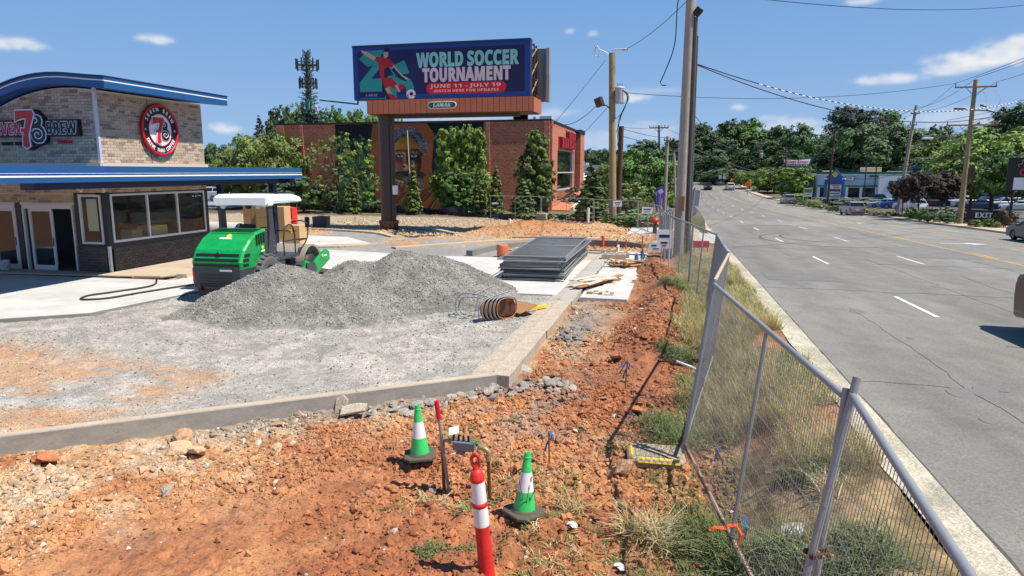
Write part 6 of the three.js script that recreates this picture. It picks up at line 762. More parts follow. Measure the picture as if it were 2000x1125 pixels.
{
  const t = thing('brick_building', 'long red brick building with a painted bearded face on its wall', 'building'); const z0 = -62, yb = 0.3, yt = 8.5;
  part('wall', [bx(6.2, yt - yb, 0.4, -35.4, (yt + yb) / 2, z0 - 0.2), bx(14.9, yt - yb, 0.4, -24.8, (yt + yb) / 2, z0 - 0.21), bx(6.4, yt - yb, 0.4, -14.15, (yt + yb) / 2, z0 - 0.2), bx(0.4, yt - yb, 24, -38.4, (yt + yb) / 2, -74.4), bx(27, yt - yb, 0.4, -25, (yt + yb) / 2, -86.2)], M.brickwall, t);
  for (const [x, w] of [[-38.2, 0.9], [-35.9, 0.35], [-16.95, 0.35], [-11.45, 0.5]]) part('pier', bx(w, yt - yb, 0.5, x, (yt + yb) / 2, z0 - 0.12), M.brickwall, t);
  part('side_wall', [bx(0.5, yt - yb, 4.1, -11.45, (yt + yb) / 2, -64.3), bx(0.5, yt - 6.2, 11.8, -11.46, (yt + 6.2) / 2, -72.3), bx(0.5, yt - yb, 2.2, -11.8, (yt + yb) / 2, -79.4), bx(0.6, yt - yb + 0.2, 3.4, -11.5, (yt + yb + 0.2) / 2, -84.5), bx(0.5, 0.8, 11.8, -11.47, 0.7, -72.3)], M.brickwall, t);
  part('roof', bx(27.2, 0.2, 24.2, -25, yt - 0.4, -74.2), M.dark, t); part('coping', [bx(27.9, 0.16, 0.55, -25, yt + 0.08, z0 - 0.18), bx(0.66, 0.16, 24.1, -11.45, yt + 0.082, -74.4), bx(0.5, 0.16, 24.1, -38.5, yt + 0.081, -74.4), bx(0.75, 0.2, 3.5, -11.5, yt + 0.3, -84.5)], M.black, t);
  const w = part('window', [bx(0.12, 0.14, 11.4, -11.35, 6.15, -72.3), bx(0.12, 0.12, 11.4, -11.33, 3.9, -72.3), bx(0.12, 0.12, 11.4, -11.33, 2.2, -72.3), ...[-66.7, -78.1].map((z) => bx(0.13, 5.0, 0.14, -11.34, 3.6, z))], M.whiteM, t); for (const z of [-68.6, -72.4, -76.2]) part('pane', bx(0.02, 4.9, 3.7, -11.5, 3.65, z), M.darkglass, w);
  part('downpipe', [bar([-32.35, 0.4, z0 + 0.1], [-32.35, 6.6, z0 + 0.1], 0.07), rb(0.4, 0.5, 0.3, 0.03, -32.35, 6.7, z0 + 0.12)], M.brown, t);
  part('rooftop_unit', [bx(1.2, 0.6, 1.2, -12.6, yt + 0.55, -68), bx(0.3, 0.5, 0.3, -13.6, yt + 0.5, -67)], M.whiteM, t);
  part('ramp', [ext([[-62.4, 0.3], [-62.4, 0.5], [-84, 2.0], [-84, 0.3]], 1.9).rotateY(-Math.PI / 2).translate(-9.3, 0, 0).scale(1, 1, -1).scale(1, 1, -1)], M.brickwall, t); part('ramp_wall', [ext([[-63, 0.3], [-63, 0.75], [-83, 2.3], [-83, 0.3]], 0.25).rotateY(-Math.PI / 2).translate(-9.1, 0, 0)], M.slab, t);
  // painted wall
  const W = 1160, H = 660, mural = ctex(W, H, (c) => {
    const X = (px) => (px - 656) / 289 * W, Y = (py) => (py - 243) / 165 * H, q = rng(8), P = (pts, f) => { c.fillStyle = f; c.beginPath(); pts.forEach(([x, y], i) => (i ? c.lineTo(X(x), Y(y)) : c.moveTo(X(x), Y(y)))); c.closePath(); c.fill(); }, E = (x, y, rx2, ry2, f, a = 0) => { c.fillStyle = f; c.beginPath(); c.ellipse(X(x), Y(y), rx2 * W / 289, ry2 * H / 165, a, 0, 7); c.fill(); };
    c.fillStyle = '#10161a'; c.fillRect(0, 0, W, H);
    for (let i = 0; i < 900; i++) { const x = q() < 0.6 ? 656 + q() * 80 : 850 + q() * 95, y = 262 + Math.pow(q(), 0.7) * 146, g = 60 + q() * 120; c.save(); c.translate(X(x), Y(y)); c.rotate(q() * 3); c.fillStyle = `rgba(${10 + q() * 50},${g},${40 + q() * 60},0.55)`; c.beginPath(); c.ellipse(0, 0, 6 + q() * 26, 4 + q() * 9, 0, 0, 7); c.fill(); c.restore(); }
    P([[732, 243], [838, 243], [852, 262], [846, 330], [862, 408], [735, 408], [728, 330], [725, 290]], '#a4592f');
    for (let i = 0; i < 420; i++) { c.strokeStyle = `rgba(${190 + q() * 50},${110 + q() * 70},${50 + q() * 40},.35)`; c.lineWidth = 1 + q() * 3; c.beginPath(); const x = X(733 + q() * 112), y = Y(244 + q() * 120); c.moveTo(x, y); c.lineTo(x + 20 * (q() - 0.3), y + 24 * q()); c.stroke(); }

    // the portrait: brush strokes laid along a modelled head
    const G = (x, y, cx, cy, a, b) => Math.exp(-(((x - cx) / a) ** 2 + ((y - cy) / b) ** 2)), relief = (x, y) => { const r = 1 - ((x - 797) / 29) ** 2 - ((y - 312) / 46) ** 2; return 22 * Math.sqrt(Math.max(0, r)) + 7 * G(x, y, 798, 312, 5, 16) + 5 * G(x, y, 798, 321, 7, 6) - 6 * G(x, y, 785, 304, 8, 5) - 6 * G(x, y, 812, 304, 8, 5) + 4 * G(x, y, 785, 294, 11, 4) + 4 * G(x, y, 812, 294, 11, 4) + 4 * G(x, y, 782, 318, 8, 8) + 4 * G(x, y, 815, 318, 8, 8); };
    const inHead = (x, y) => ((x - 797) / 29) ** 2 + ((y - 312) / 46) ** 2 < 1, mixc = (a, b, t) => a.map((v, i2) => v + (b[i2] - v) * clamp(t));
    E(798, 285, 37, 33, '#2a2224'); E(797, 312, 29, 46, '#5a3423');
    for (let i = 0; i < 15000; i++) {
      const x = 766 + 64 * q(), y = 262 + 92 * q(); if (!inHead(x, y)) continue; const e = 1.2, hx2 = relief(x + e, y) - relief(x - e, y), hy2 = relief(x, y + e) - relief(x, y - e), l = clamp(0.50 - 0.16 * hy2 + 0.13 * hx2 + 0.1 * (q() - 0.5));
      let col = mixc(mixc([44, 22, 20], [150, 88, 52], l * 1.7), [236, 190, 120], (l - 0.58) * 2.2); if (y < 292) col = mixc(col, [232, 176, 60], 0.55); if (x < 790 && y > 303 && y < 332) col = mixc(col, [116, 48, 92], 0.5); if (y > 333) col = mixc(col, [60, 44, 42], 0.5);
      c.strokeStyle = `rgba(${col.map((v) => v | 0).join(',')},.8)`; c.lineWidth = 2.4; const a = Math.atan2(hx2, -hy2) + 0.5 * (q() - 0.5); c.beginPath(); c.moveTo(X(x), Y(y)); c.lineTo(X(x) + 9 * Math.cos(a), Y(y) + 9 * Math.sin(a)); c.stroke();
    }
    for (const x of [785, 812]) { E(x, 303.5, 8.5, 4.2, '#1d1012'); E(x, 304, 6.2, 2.9, '#b9b2a8'); E(x, 303.3, 2.9, 2.9, '#5d666c'); E(x, 303.3, 1.3, 1.4, '#0c0a0c'); E(x + 1, 302.5, 0.6, 0.6, '#e8e8e8'); c.strokeStyle = '#160c0e'; c.lineWidth = 5; c.beginPath(); c.moveTo(X(x - 8.5), Y(304)); c.quadraticCurveTo(X(x), Y(298.5), X(x + 8.5), Y(303.5)); c.stroke(); for (let i = 0; i < 26; i++) { c.strokeStyle = q() < 0.5 ? '#57504f' : '#241a1a'; c.lineWidth = 2.5; const xx = x - 11 + 22 * q(); c.beginPath(); c.moveTo(X(xx), Y(297 + 2 * q())); c.lineTo(X(xx + (x > 798 ? 3 : -3)), Y(292.5 + 2 * q())); c.stroke(); } }
    E(792, 325, 2.6, 1.6, '#24100f'); E(804, 325, 2.6, 1.6, '#24100f');
    for (let i = 0; i < 700; i++) { const a = Math.PI * (0.98 + 1.04 * q()), rr2 = 0.86 + 0.42 * q(), x = 798 + 31 * rr2 * Math.cos(a), y = 291 + 33 * rr2 * Math.sin(a) - (Math.abs(Math.cos(a)) < 0.8 ? 0 : -8 * q()); if (y > 276 && Math.abs(x - 798) < 23) continue; const g = 60 + 120 * Math.pow(q(), 1.6); c.strokeStyle = `rgb(${g},${g * 0.96 | 0},${g | 0})`; c.lineWidth = 1.6 + 2 * q(); c.beginPath(); c.arc(X(x), Y(y), 6 + 10 * q(), 6.3 * q(), 6.3 * q() + 2); c.stroke(); }
    for (let i = 0; i < 900; i++) { const x = 772 + 54 * q(), top = 333 + 4 * Math.abs(x - 798) / 26, y = top + 26 * Math.pow(q(), 1.2), g = (y < top + 5 ? 20 : 50 + 150 * Math.pow(q(), 1.5)); c.strokeStyle = `rgb(${g | 0},${g * 0.95 | 0},${g * 0.95 | 0})`; c.lineWidth = 1.8; c.beginPath(); c.moveTo(X(x), Y(y)); c.quadraticCurveTo(X(x) + 12 * (x - 798) / 26, Y(y) + 12, X(x) + 16 * (x - 798) / 26 - 4 + 8 * q(), Y(y) + 30); c.stroke(); }
    E(797, 338, 33, 4.5, '#0f0a0c'); for (let i = 0; i < 300; i++) { const x = 765 + 64 * q(); c.strokeStyle = q() < 0.7 ? '#1a1214' : '#6a6466'; c.lineWidth = 2; c.beginPath(); c.moveTo(X(x), Y(334 + 5 * q())); c.lineTo(X(x + (x > 797 ? 7 : -7)), Y(339 + 4 * q())); c.stroke(); }
    E(777, 361, 16, 17, '#6b3f28'); for (let k3 = 0; k3 < 4; k3++) { const fx = 768 + k3 * 6.6, fy = 351 + k3 * 1.6; E(fx, fy + 5, 4.2, 10, '#7d4a2e', 0.25); E(fx - 1, fy + 2, 2.2, 6, '#c38552', 0.25); E(fx, fy - 2, 3.4, 1.6, '#b9b6b0', 0.3); } for (let i = 0; i < 160; i++) { c.strokeStyle = q() < 0.5 ? 'rgba(190,130,84,.5)' : 'rgba(50,24,18,.5)'; c.lineWidth = 3; const x = 758 + 32 * q(), y = 356 + 40 * q(); c.beginPath(); c.moveTo(X(x), Y(y)); c.lineTo(X(x + 2), Y(y + 8)); c.stroke(); }
    P([[742, 408], [756, 376], [770, 380], [792, 374], [800, 384], [846, 360], [862, 384], [866, 408]], 'rgba(110,62,34,.75)'); for (let i = 0; i < 90; i++) { c.strokeStyle = ['#c08046', '#3a1d12', '#8a5330'][i % 3]; c.globalAlpha = 0.6; c.lineWidth = 5; const x = 750 + 110 * q(); c.beginPath(); c.moveTo(X(x), Y(408)); c.quadraticCurveTo(X(x + 8), Y(390), X(x + 24), Y(372 + 12 * q())); c.stroke(); } c.globalAlpha = 1;
  });
  const pl = keepUV(new THREE.PlaneGeometry(14.9, 8.1).translate(-24.83, 4.42, z0 + 0.012)); part('mural', pl, mat('mural', [0.92, 0.92, 0.92], 0.85, { map: mural }), t);
}
{ const s = thing('letter_sign', 'tall dark red letter sign above the dark glazed entrance of the brick building', 'sign', [-11.2, 7.2, -71.6], Math.PI / 2); const dr = mat('darkred', [0.36, 0.006, 0.014], 0.5);
  [[4.1, .9, 1.75, 0], [2.9, .9, 1.75, 0], [1.7, .9, 1.75, 0], [0.55, .8, 1.75, 0], [-0.7, .8, 1.0, -.38], [-1.8, .8, 1.0, -.38], [-2.9, .8, 1.0, -.38], [-4.0, .8, 1.0, -.38]].forEach(([x, w, h, y]) => part('letter', bx(w, h, 0.3, x, y, 0.2), dr, s)); part('back_panel', bx(9.6, 1.1, 0.06, 0, -0.35, 0.02), dr, s); part('stroke', bx(0.1, 0.7, 0.1, -1.2, 0.6, 0.2), M.dark, s); }
{ // flag
  const fl = ctex(128, 80, (c, w, h) => { for (let i = 0; i < 13; i++) { c.fillStyle = i % 2 ? '#fff' : '#a81028'; c.fillRect(0, i * h / 13, w, h / 13 + 1); } c.fillStyle = '#1c2a60'; c.fillRect(0, 0, w * 0.4, h * 7 / 13); c.fillStyle = '#fff'; for (let i = 0; i < 30; i++) c.fillRect(4 + (i % 6) * 8, 4 + Math.floor(i / 6) * 8, 2, 2); });
  const f = thing('flag', 'red and white striped flag drooping above the brick building roof', 'flag', [-14.4, 8.5, -66]); part('staff', bar([0.35, 0, 0], [0.35, 1.5, 0], 0.03), M.whiteM, f); const g = new THREE.PlaneGeometry(1.5, 0.85, 12, 6), p = g.attributes.position; for (let i = 0; i < p.count; i++) { const x = p.getX(i); p.setY(i, p.getY(i) - 0.25 * Math.abs(x - 0.75) * 0.6); p.setZ(i, 0.09 * Math.sin(x * 6)); } part('cloth', keepUV(g.scale(-1, 1, 1).translate(-0.38, 0.8, 0)), mat('flag', [1, 1, 1], 0.9, { map: fl, side: THREE.DoubleSide }), f);
}
// black silt fabric along the bank
{ const g = []; const P = [[-37.923,0.45,-61.891], [-30.367,0.45,-57.181], [-25.281,0.45,-55.948], [-20.14,0.45,-54.905], [-15.229,0.45,-52.003], [-11.071,0.45,-48.35]]; const pts = []; for (let i = 0; i < P.length - 1; i++) for (let j = 0; j < 8; j++) pts.push(L3(P[i], P[i + 1], j / 8)); const pos = [], idx = []; pts.forEach((p, i) => { for (let k2 = 0; k2 < 3; k2++) pos.push(p[0] + 0.1 * Math.sin(i * 1.3 + k2), p[1] - 0.1 + k2 * (0.34 + 0.08 * Math.sin(i * 0.7)) * (i > 30 ? 0.6 : 1), p[2] + 0.12 * Math.sin(i * 0.9 + k2 * 2)); }); for (let i = 0; i < pts.length - 1; i++) for (let k2 = 0; k2 < 2; k2++) { const a = i * 3 + k2, b = a + 1, c = a + 3, d = c + 1; idx.push(a, c, b, b, c, d); } const b = new THREE.BufferGeometry(); b.setAttribute('position', new THREE.Float32BufferAttribute(pos, 3)); b.setIndex(idx); const sf = thing('silt_fence', 'sagging black silt fabric along the top of the far bank', 'silt fence'); part('fabric', b, mat('siltc', [0.012, 0.012, 0.014], 0.7, { side: THREE.DoubleSide }), sf); for (let i = 0; i < pts.length; i += 5) part('stake', bar([pts[i][0], pts[i][1] - 0.2, pts[i][2] - 0.05], [pts[i][0], pts[i][1] + 0.75, pts[i][2] - 0.05], 0.02, 0.02, 5), M.timberO, sf); }
solo('standpipe', bar([0, 0, 0], [0.02, 1.15, 0], 0.09, 0.09, 12), M.white, 'white plastic standpipe in the earth left of the tall wooden pole', 'pipe', [-5.75, 0.4, -46.9]); solo('utility_box', rb(0.75, 0.6, 0.6, 0.03), M.tanconc, 'small tan concrete box at the foot of the far fence', 'box', [-9.4, 0.7, -49]); { const pv = thing('survey_pipe', 'short white pipe on the orange mound below the far fence', 'pipe', [-10.0, 0.5, -41.5]); part('tube', bar([0, 0, 0], [0.02, 0.6, 0], 0.07, 0.07, 8), M.white, pv); }

// ---------- the billboard
{
  const t = thing('billboard', 'double-faced digital billboard on a brown post announcing a soccer tournament', 'billboard', [-17.15, 0.4, -39.4]); const o = t.position, L = (x, y, z) => [x - o.x, y - o.y, z - o.z];
  const box = (w, h, d, x, y, z) => bx(w, h, d, ...L(x, y, z));
  const scr = ctex(1420, 400, (c, W, H) => {
    c.fillStyle = '#0d3a8c'; c.fillRect(0, 0, W, H); const g = c.createLinearGradient(0, 0, W, 0); g.addColorStop(0, '#170f5e'); g.addColorStop(1, '#080842'); c.fillStyle = g; c.beginPath(); c.roundRect(38, 30, W - 76, H - 62, 18); c.fill();
    const P = (pts, f) => { c.fillStyle = f; c.beginPath(); pts.forEach(([x, y], i) => (i ? c.lineTo(x, y) : c.moveTo(x, y))); c.closePath(); c.fill(); }, TE = '#1f9590';
    P([[52, 88], [120, 30], [330, 24], [240, 60], [210, 180], [150, 240], [235, 240], [290, 395], [50, 395], [50, 270], [170, 140], [120, 150]], TE); P([[300, 160], [430, 108], [470, 210], [400, 215], [345, 225], [330, 200]], TE); c.strokeStyle = TE; c.lineWidth = 66; c.beginPath(); c.arc(400, 330, 72, 2.6, 6.9); c.stroke(); P([[270, 230], [350, 215], [360, 395], [280, 395]], TE);
    const R = '#b3141d', DK = '#0d0730', SK = '#c9a294';
    P([[70, 22], [110, 30], [200, 80], [205, 105], [170, 100], [80, 45]], SK); P([[196, 76], [240, 78], [300, 90], [355, 140], [345, 170], [300, 150], [285, 215], [290, 245], [230, 235], [215, 170], [212, 120], [185, 100]], R); P([[300, 150], [285, 215], [290, 245], [255, 240], [262, 170]], DK); P([[340, 140], [400, 210], [455, 250], [450, 262], [385, 235], [325, 165]], SK); P([[340, 160], [400, 225], [450, 262], [440, 270], [380, 245], [322, 175]], DK);
    c.fillStyle = DK; c.beginPath(); c.ellipse(288, 36, 30, 27, 0, 0, 7); c.fill(); P([[264, 40], [300, 44], [296, 78], [270, 92], [258, 70]], SK); P([[230, 232], [320, 236], [380, 300], [350, 330], [300, 300], [270, 330], [240, 290]], R); P([[345, 300], [370, 290], [395, 345], [375, 350]], SK); P([[370, 300], [420, 290], [430, 320], [390, 345]], R); P([[258, 320], [295, 310], [330, 385], [300, 395]], SK); P([[285, 350], [340, 372], [370, 398], [300, 398]], R); P([[245, 250], [262, 320], [305, 398], [275, 398], [235, 320]], DK);
    c.fillStyle = '#e8dede'; c.beginPath(); c.arc(478, 368, 38, 0, 7); c.fill(); P([[470, 352], [490, 350], [498, 368], [484, 380], [466, 372]], '#1a1020'); P([[446, 372], [456, 366], [460, 396], [450, 398]], R); P([[500, 378], [514, 372], [512, 386]], '#1a1020');
    const tx = (s, x, y, w, h, f, st) => { c.save(); c.font = 'bold 100px sans-serif'; const m = c.measureText(s).width; c.translate(x, y); c.scale(w / m, h / 74); c.fillStyle = f; if (st) { c.strokeStyle = f; c.lineWidth = st; c.strokeText(s, 0, 0); } c.fillText(s, 0, 0); c.restore(); };
    tx('WORLD SOCCER', 532, 164, 800, 104, '#8fd2c6', 7); tx('TOURNAMENT', 576, 276, 696, 100, '#dcc4c6', 7); c.fillStyle = '#d8151c'; c.beginPath(); c.roundRect(606, 288, 634, 84, 42); c.fill(); tx('JUNE 11 - JULY 19', 640, 325, 560, 27, '#f0c8c8', 0); tx('WATCH HERE FOR UPDATES', 664, 358, 520, 20, '#f0c8c8', 0); c.fillStyle = '#120c4a'; c.fillRect(40, 340, 220, 50); c.save(); c.font = 'italic bold 26px serif'; c.fillStyle = '#9aa0d8'; c.fillText('LAMAR', 96, 376); c.restore();
    c.fillStyle = 'rgba(0,0,20,0.16)'; for (let x = 0; x < W; x += 5) c.fillRect(x, 0, 1.5, H); for (let y = 0; y < H; y += 5) c.fillRect(0, y, W, 1.5);
  });
  const cab = part('cabinet', [box(10.66, 3.0, 0.5, -13.42, 9.665, -38.78), box(10.7, 0.1, 0.56, -13.42, 11.2, -38.75)], mat('cabinet', [0.012, 0.03, 0.085], 0.5), t);
  part('screen', keepUV(new THREE.PlaneGeometry(10.62, 2.96).translate(...L(-13.42, 9.665, -38.52))), mat('screen', [1, 1, 1], 0.55, { map: scr, emissive: new THREE.Color(1, 1, 1), emissiveMap: scr, emissiveIntensity: 0.04 }), cab);
  const back = part('rear_cabinet', [box(10.66, 3.0, 0.45, -12.9, 9.6, -41.3)], M.greyM, t); part('edge_trim', [box(0.12, 3.06, 0.5, -7.55, 9.6, -41.3), box(0.1, 3.0, 0.06, -7.62, 9.6, -41.0)], M.galv, back);
  part('catwalk', [box(10.6, 0.08, 1.6, -13.2, 8.25, -40.1), ...[8.35, 9.3, 10.3, 11.1].map((y) => box(0.06, 0.06, 2.4, -8.2, y, -40.0)), ...[-39.2, -39.9, -40.6].map((z) => box(0.06, 3, 0.06, -8.15, 9.7, z))], M.rusty, t); part('brace', [bar(L(-8.15, 8.3, -39.1), L(-8.15, 9.3, -40.8), 0.04), bar(L(-8.15, 9.3, -39.1), L(-8.15, 10.3, -40.8), 0.04), bar(L(-8.15, 10.3, -39.1), L(-8.15, 11.1, -40.8), 0.04)], M.timberO, t);
  const skM = mat('skirt', [0.50, 0.145, 0.065], 0.6), sk = part('skirt', [box(10.0, 0.76, 2.5, -12.96, 7.75, -39.8)], skM, t);
  for (let i = 0; i < 30; i++) part('slat', bx(0.305, 0.8, 0.03, ...L(-17.9 + 0.1 + i * 0.336 + 0.05, 7.75, -38.53)), skM, sk); for (let i = 0; i < 7; i++) part('slat', bx(0.03, 0.8, 0.33, ...L(-7.94, 7.75, -38.75 - i * 0.352)), skM, sk);
  part('girder', [box(8.6, 0.22, 0.5, -13.2, 7.25, -39.4), box(9.9, 0.05, 2.4, -12.96, 7.355, -39.8)], M.brown, t); part('post', [bar(L(-17.15, 1.0, -39.4), L(-17.15, 7.4, -39.4), 0.47, 0.47, 28), box(0.1, 5.6, 0.12, -16.72, 3.9, -39.08)], M.brown, t);
  part('post_base', [bar(L(-17.15, 0.35, -39.4), L(-17.15, 1.0, -39.4), 0.62, 0.60, 8), bar(L(-17.15, 0.86, -39.4), L(-17.15, 1.02, -39.4), 0.68, 0.64, 8)], mat('postbase', [0.27, 0.165, 0.09], 0.9, { map: TX.rust }), t); part('meter_box', [rb(0.3, 0.55, 0.2, 0.03, ...L(-16.5, 2.9, -39.0))], M.white, t);
  part('sensor_arm', [bar(L(-18.6, 7.95, -38.7), L(-21.1, 8.25, -38.7), 0.045, 0.04, 8), bar(L(-18.6, 7.93, -38.7), L(-18.6, 8.3, -38.7), 0.05)], M.dark, t);
  const lg = thing('name_plate', 'small dark green oval name plate on the orange billboard skirt', 'sign', [-13.25, 7.77, -38.49]); part('plate', ext(Array.from({ length: 28 }, (_, i) => { const a = i / 28 * 6.283, s = Math.sign(Math.cos(a)); return [s * 0.62 + 0.24 * Math.cos(a), 0.19 * Math.sin(a)]; }), 0.06, 0.01), M.white, lg); part('plate_face', ext(Array.from({ length: 28 }, (_, i) => { const a = i / 28 * 6.283, s = Math.sign(Math.cos(a)); return [s * 0.61 + 0.215 * Math.cos(a), 0.16 * Math.sin(a)]; }), 0.07), M.dgreen, lg);
  const f2 = await new FontLoader().loadAsync('fonts/droid/droid_serif_bold.typeface.json'); const tg = new TextGeometry('LAMAR', { font: f2, size: 0.2, depth: 0.02, curveSegments: 3 }); tg.computeBoundingBox(); tg.translate(-(tg.boundingBox.max.x) / 2, -0.1, 0.07).applyMatrix4(new THREE.Matrix4().makeShear(0, 0, 0.25, 0, 0, 0)); part('lettering', tg, M.white, lg);
}
// slim flag staff in front of the mural
solo('flag_staff', bar([0, 0.3, 0], [-0.25, 7.5, 0], 0.06, 0.05, 8), M.timber, 'slim pale staff in front of the painted face', 'pole', [[-23.906,4.697,-60][0] + 0.1, 0.2, -60]);

// ---------- cell tower disguised as a tree
{
  const t = thing('cell_tower', 'dark cell tower dressed as a bare conifer, rising over the woods', 'tower', [-63.8, 0, -113.2]); part('mast', bar([0, 0, 0], [0, 24.3, 0], 0.55, 0.33, 12), mat('mast', [0.06, 0.055, 0.05], 0.9), t); const q = rng(15), an = mat('antenna', [0.035, 0.035, 0.038], 0.7), nd = mat('needles', [0.030, 0.048, 0.042], 0.9);
  for (const [y, R, n] of [[22.8, 1.9, 12], [19.7, 1.5, 9]]) { part('antenna_ring', [at(new THREE.TorusGeometry(R, 0.07, 5, 18), 0, y, 0, Math.PI / 2), at(new THREE.TorusGeometry(R, 0.06, 5, 18), 0, y - 1, 0, Math.PI / 2)], an, t); for (let i = 0; i < n; i++) { const a = i / n * 6.283; part('antenna', [rb(0.26, 1.8, 0.18, 0.04, R * Math.cos(a), y - 0.4 + 0.2 * (i % 2), R * Math.sin(a), 0, -a), bar([0, y - 0.4, 0], [R * Math.cos(a), y - 0.4, R * Math.sin(a)], 0.06, 0.06, 4)], an, t); } }
  const br = []; for (let i = 0; i < 150; i++) { const t2 = i / 150, y = 24.6 - 13.4 * t2, a = i * 2.4, l = (y > 17.6 ? 0.9 : 1.2 + 1.0 * t2) * (0.7 + 0.5 * q()); const e = [l * Math.cos(a), y + 0.35, l * Math.sin(a)]; br.push(bar([0, y, 0], e, 0.08, 0.03, 4)); for (let j = 0; j < 7; j++) { const m = L3([0, y, 0], e, 0.3 + 0.1 * j); br.push(bar(m, [m[0] + 0.35 * (q() - 0.5), m[1] + 0.25 + 0.1 * q(), m[2] + 0.35 * (q() - 0.5)], 0.06, 0.02, 3)); } } part('branches', br, nd, t).userData.kind = 'stuff';
  part('needle_skirt', leafCloud(Array.from({ length: 40 }, (_, i) => { const tt = i / 39, a = i * 2.4, R = (0.5 + 2.7 * tt) * (0.5 + 0.5 * hsh(i, 6)); return [R * Math.cos(a), 14.6 - tt * 6, R * Math.sin(a), 0.8, 0.28, 0.8]; }), 3600, 0.24, 77, { w: 0.3 }), M.leafBlue, t);
  part('radio_cabinet', [rb(0.7, 2.0, 0.5, 0.06, 0, 15.6, 0.5)], mat('cab2', [0.05, 0.22, 0.15], 0.6), t); for (const [x, y] of [[1.3, 15.2], [1.6, 14.9], [-1.2, 15.6], [-1.3, 14.8]]) part('dish', [rb(0.5, 0.9, 0.4, 0.08, x, y, 0.3), bar([0, y, 0], [x, y, 0.2], 0.06, 0.06, 4)], x > 0 ? M.whiteM : M.greyM, t);
}
// low restaurant and its tent, distant buildings
{
  const t = thing('white_restaurant', 'low white building with red script sign behind the cypresses', 'building', [-13.5, 0, -122]); part('wall', bx(9, 5.2, 7, 0, 2.2, -3), M.white, t); part('parapet', bx(9.3, 0.3, 7.2, 0, 4.95, -3), M.whiteM, t); part('rooftop_vent', [bx(0.4, 0.9, 0.4, -2.6, 5.4, -1), bx(0.5, 0.5, 0.5, -1.9, 5.3, -1)], M.whiteM, t); const f = await new FontLoader().loadAsync('fonts/droid/droid_serif_bold.typeface.json'); part('lettering', new TextGeometry('Office', { font: f, size: 1.15, depth: 0.1, curveSegments: 3 }).translate(-1.7, 2.9, 0.55), M.red, t); part('window', bx(7.5, 1.4, 0.1, 0, 1.1, 0.52), M.darkglass, t);
  const u = thing('canopy_tent', 'white peaked tent beside the brick entrance', 'tent', [-14.2, 0, -100]); part('top', lathe([[0, 4.5], [0.3, 4.2], [2.9, 3.1], [2.95, 2.8], [2.9, 2.8], [0, 3.6]], 4), M.white, u); for (const s of [-1, 1]) part('leg', bar([s * 1.9, 0, 0], [s * 1.9, 2.9, 0], 0.06), M.whiteM, u);
  const b = thing('far_shop', 'distant grey and red shop front at the bend of the street', 'building', [[15.767,2.006,-284.564][0], 1.5, [15.767,2.006,-284.564][2]], 0.2); part('wall', bx(34, 7.5, 10, 4, 3.7, -5), mat('farwall', [0.16, 0.13, 0.15], 0.9), b); part('roof', bx(34.4, 0.6, 10.4, 4, 7.6, -5), M.charcoal, b); for (let i = 0; i < 6; i++) part('window', bx(3.2, 2, 0.1, -9 + i * 5.2, 4.6, 0.06), M.darkglass, b);
  const r2 = thing('red_shop_sign', 'red board sign at the end of the street left of the big pole', 'sign', [-1.161,5.525,-214.997]); part('board', rb(5.5, 1.8, 0.3, 0.05, 0, 0, 0), M.red, r2); part('print', bx(3.6, 0.4, 0.02, -0.3, 0.3, 0.17), M.white, r2); part('post', bar([0, -6, -0.2], [0, 0, -0.2], 0.2), M.greyM, r2);
  const r3 = thing('banner_flag', 'red and white banner on a pole at the bend of the street', 'banner', [7.075,5.455,-229.891]); part('cloth', [bx(1.1, 1.9, 0.05, 0, 0, 0)], M.red, r3); part('cloth_half', [bx(0.9, 1.9, 0.05, 1.0, 0, 0)], M.white, r3); part('post', bar([0.5, -6, -0.05], [0.5, 1.2, -0.05], 0.12), M.greyM, r3);
}
// purple feather banners, street signs
for (const [P, l, a] of [[[-1.036,2.996,-51.99], 'right purple feather banner on the grass by the street', 0.1], [[-1.314,2.824,-52.984], 'left purple feather banner overlapping the right one', -0.5]]) { const b = thing('feather_banner', l, 'banner', [P[0], 0.15, P[2]], a); const h = P[1] - 0.15; part('cloth', ext([[0, 0.5], [0.14, 1.2], [0.30, h - 0.7], [0.26, h - 0.25], [0.1, h], [-0.2, h - 0.2], [-0.26, h - 0.6], [-0.1, 1.2]], 0.02), mat('purple', [0.075, 0.05, 0.30], 0.6), b); part('print', [bx(0.34, 0.3, 0.03, 0, h - 0.45, 0.01, 0, 0, 0.6), bx(0.04, h * 0.5, 0.03, -0.03, h * 0.5, 0.01), bx(0.05, h * 0.35, 0.03, 0.1, h * 0.5, 0.01)], mat('lilac', [0.5, 0.42, 0.6], 0.6), b); part('staff', bar([-0.02, 0, -0.02], [-0.02, h * 0.98, -0.02], 0.02), M.whiteM, b); }
{ const s = thing('street_sign', 'back of a grey rectangular sign over a round one by the gutter', 'sign', [0.92, 0.05, -38.2]); part('post', bar([-0.2, -0.5, 0], [0.1, 3.1, 0], 0.05, 0.05, 8), M.galv, s); part('plate', rb(0.68, 0.88, 0.03, 0.05, 0.03, 2.56, -0.05, 0, 0, -0.08), mat('signback', [0.33, 0.33, 0.36], 0.5, { metalness: 0.3 }), s); part('round_plate', at(lathe([[0, 0.02], [0.29, 0.02], [0.29, 0]], 20).rotateX(Math.PI / 2), -0.02, 1.84, -0.06), M.signback ?? M.greyM, s); s.children[2].material = s.children[1].material; }
{ const s = thing('red_board', 'small red sign board on the grass behind the sixth fence panel', 'sign', [1.3, 0.25, -33.5], 0.15); part('board', rb(0.75, 0.32, 0.04, 0.02, 0, 0.35, 0), M.red, s); part('leg', bar([-0.3, -0.3, 0], [-0.3, 0.3, 0], 0.02), M.steel, s); part('leg', bar([0.3, -0.3, 0], [0.3, 0.3, 0], 0.02), M.steel, s); }
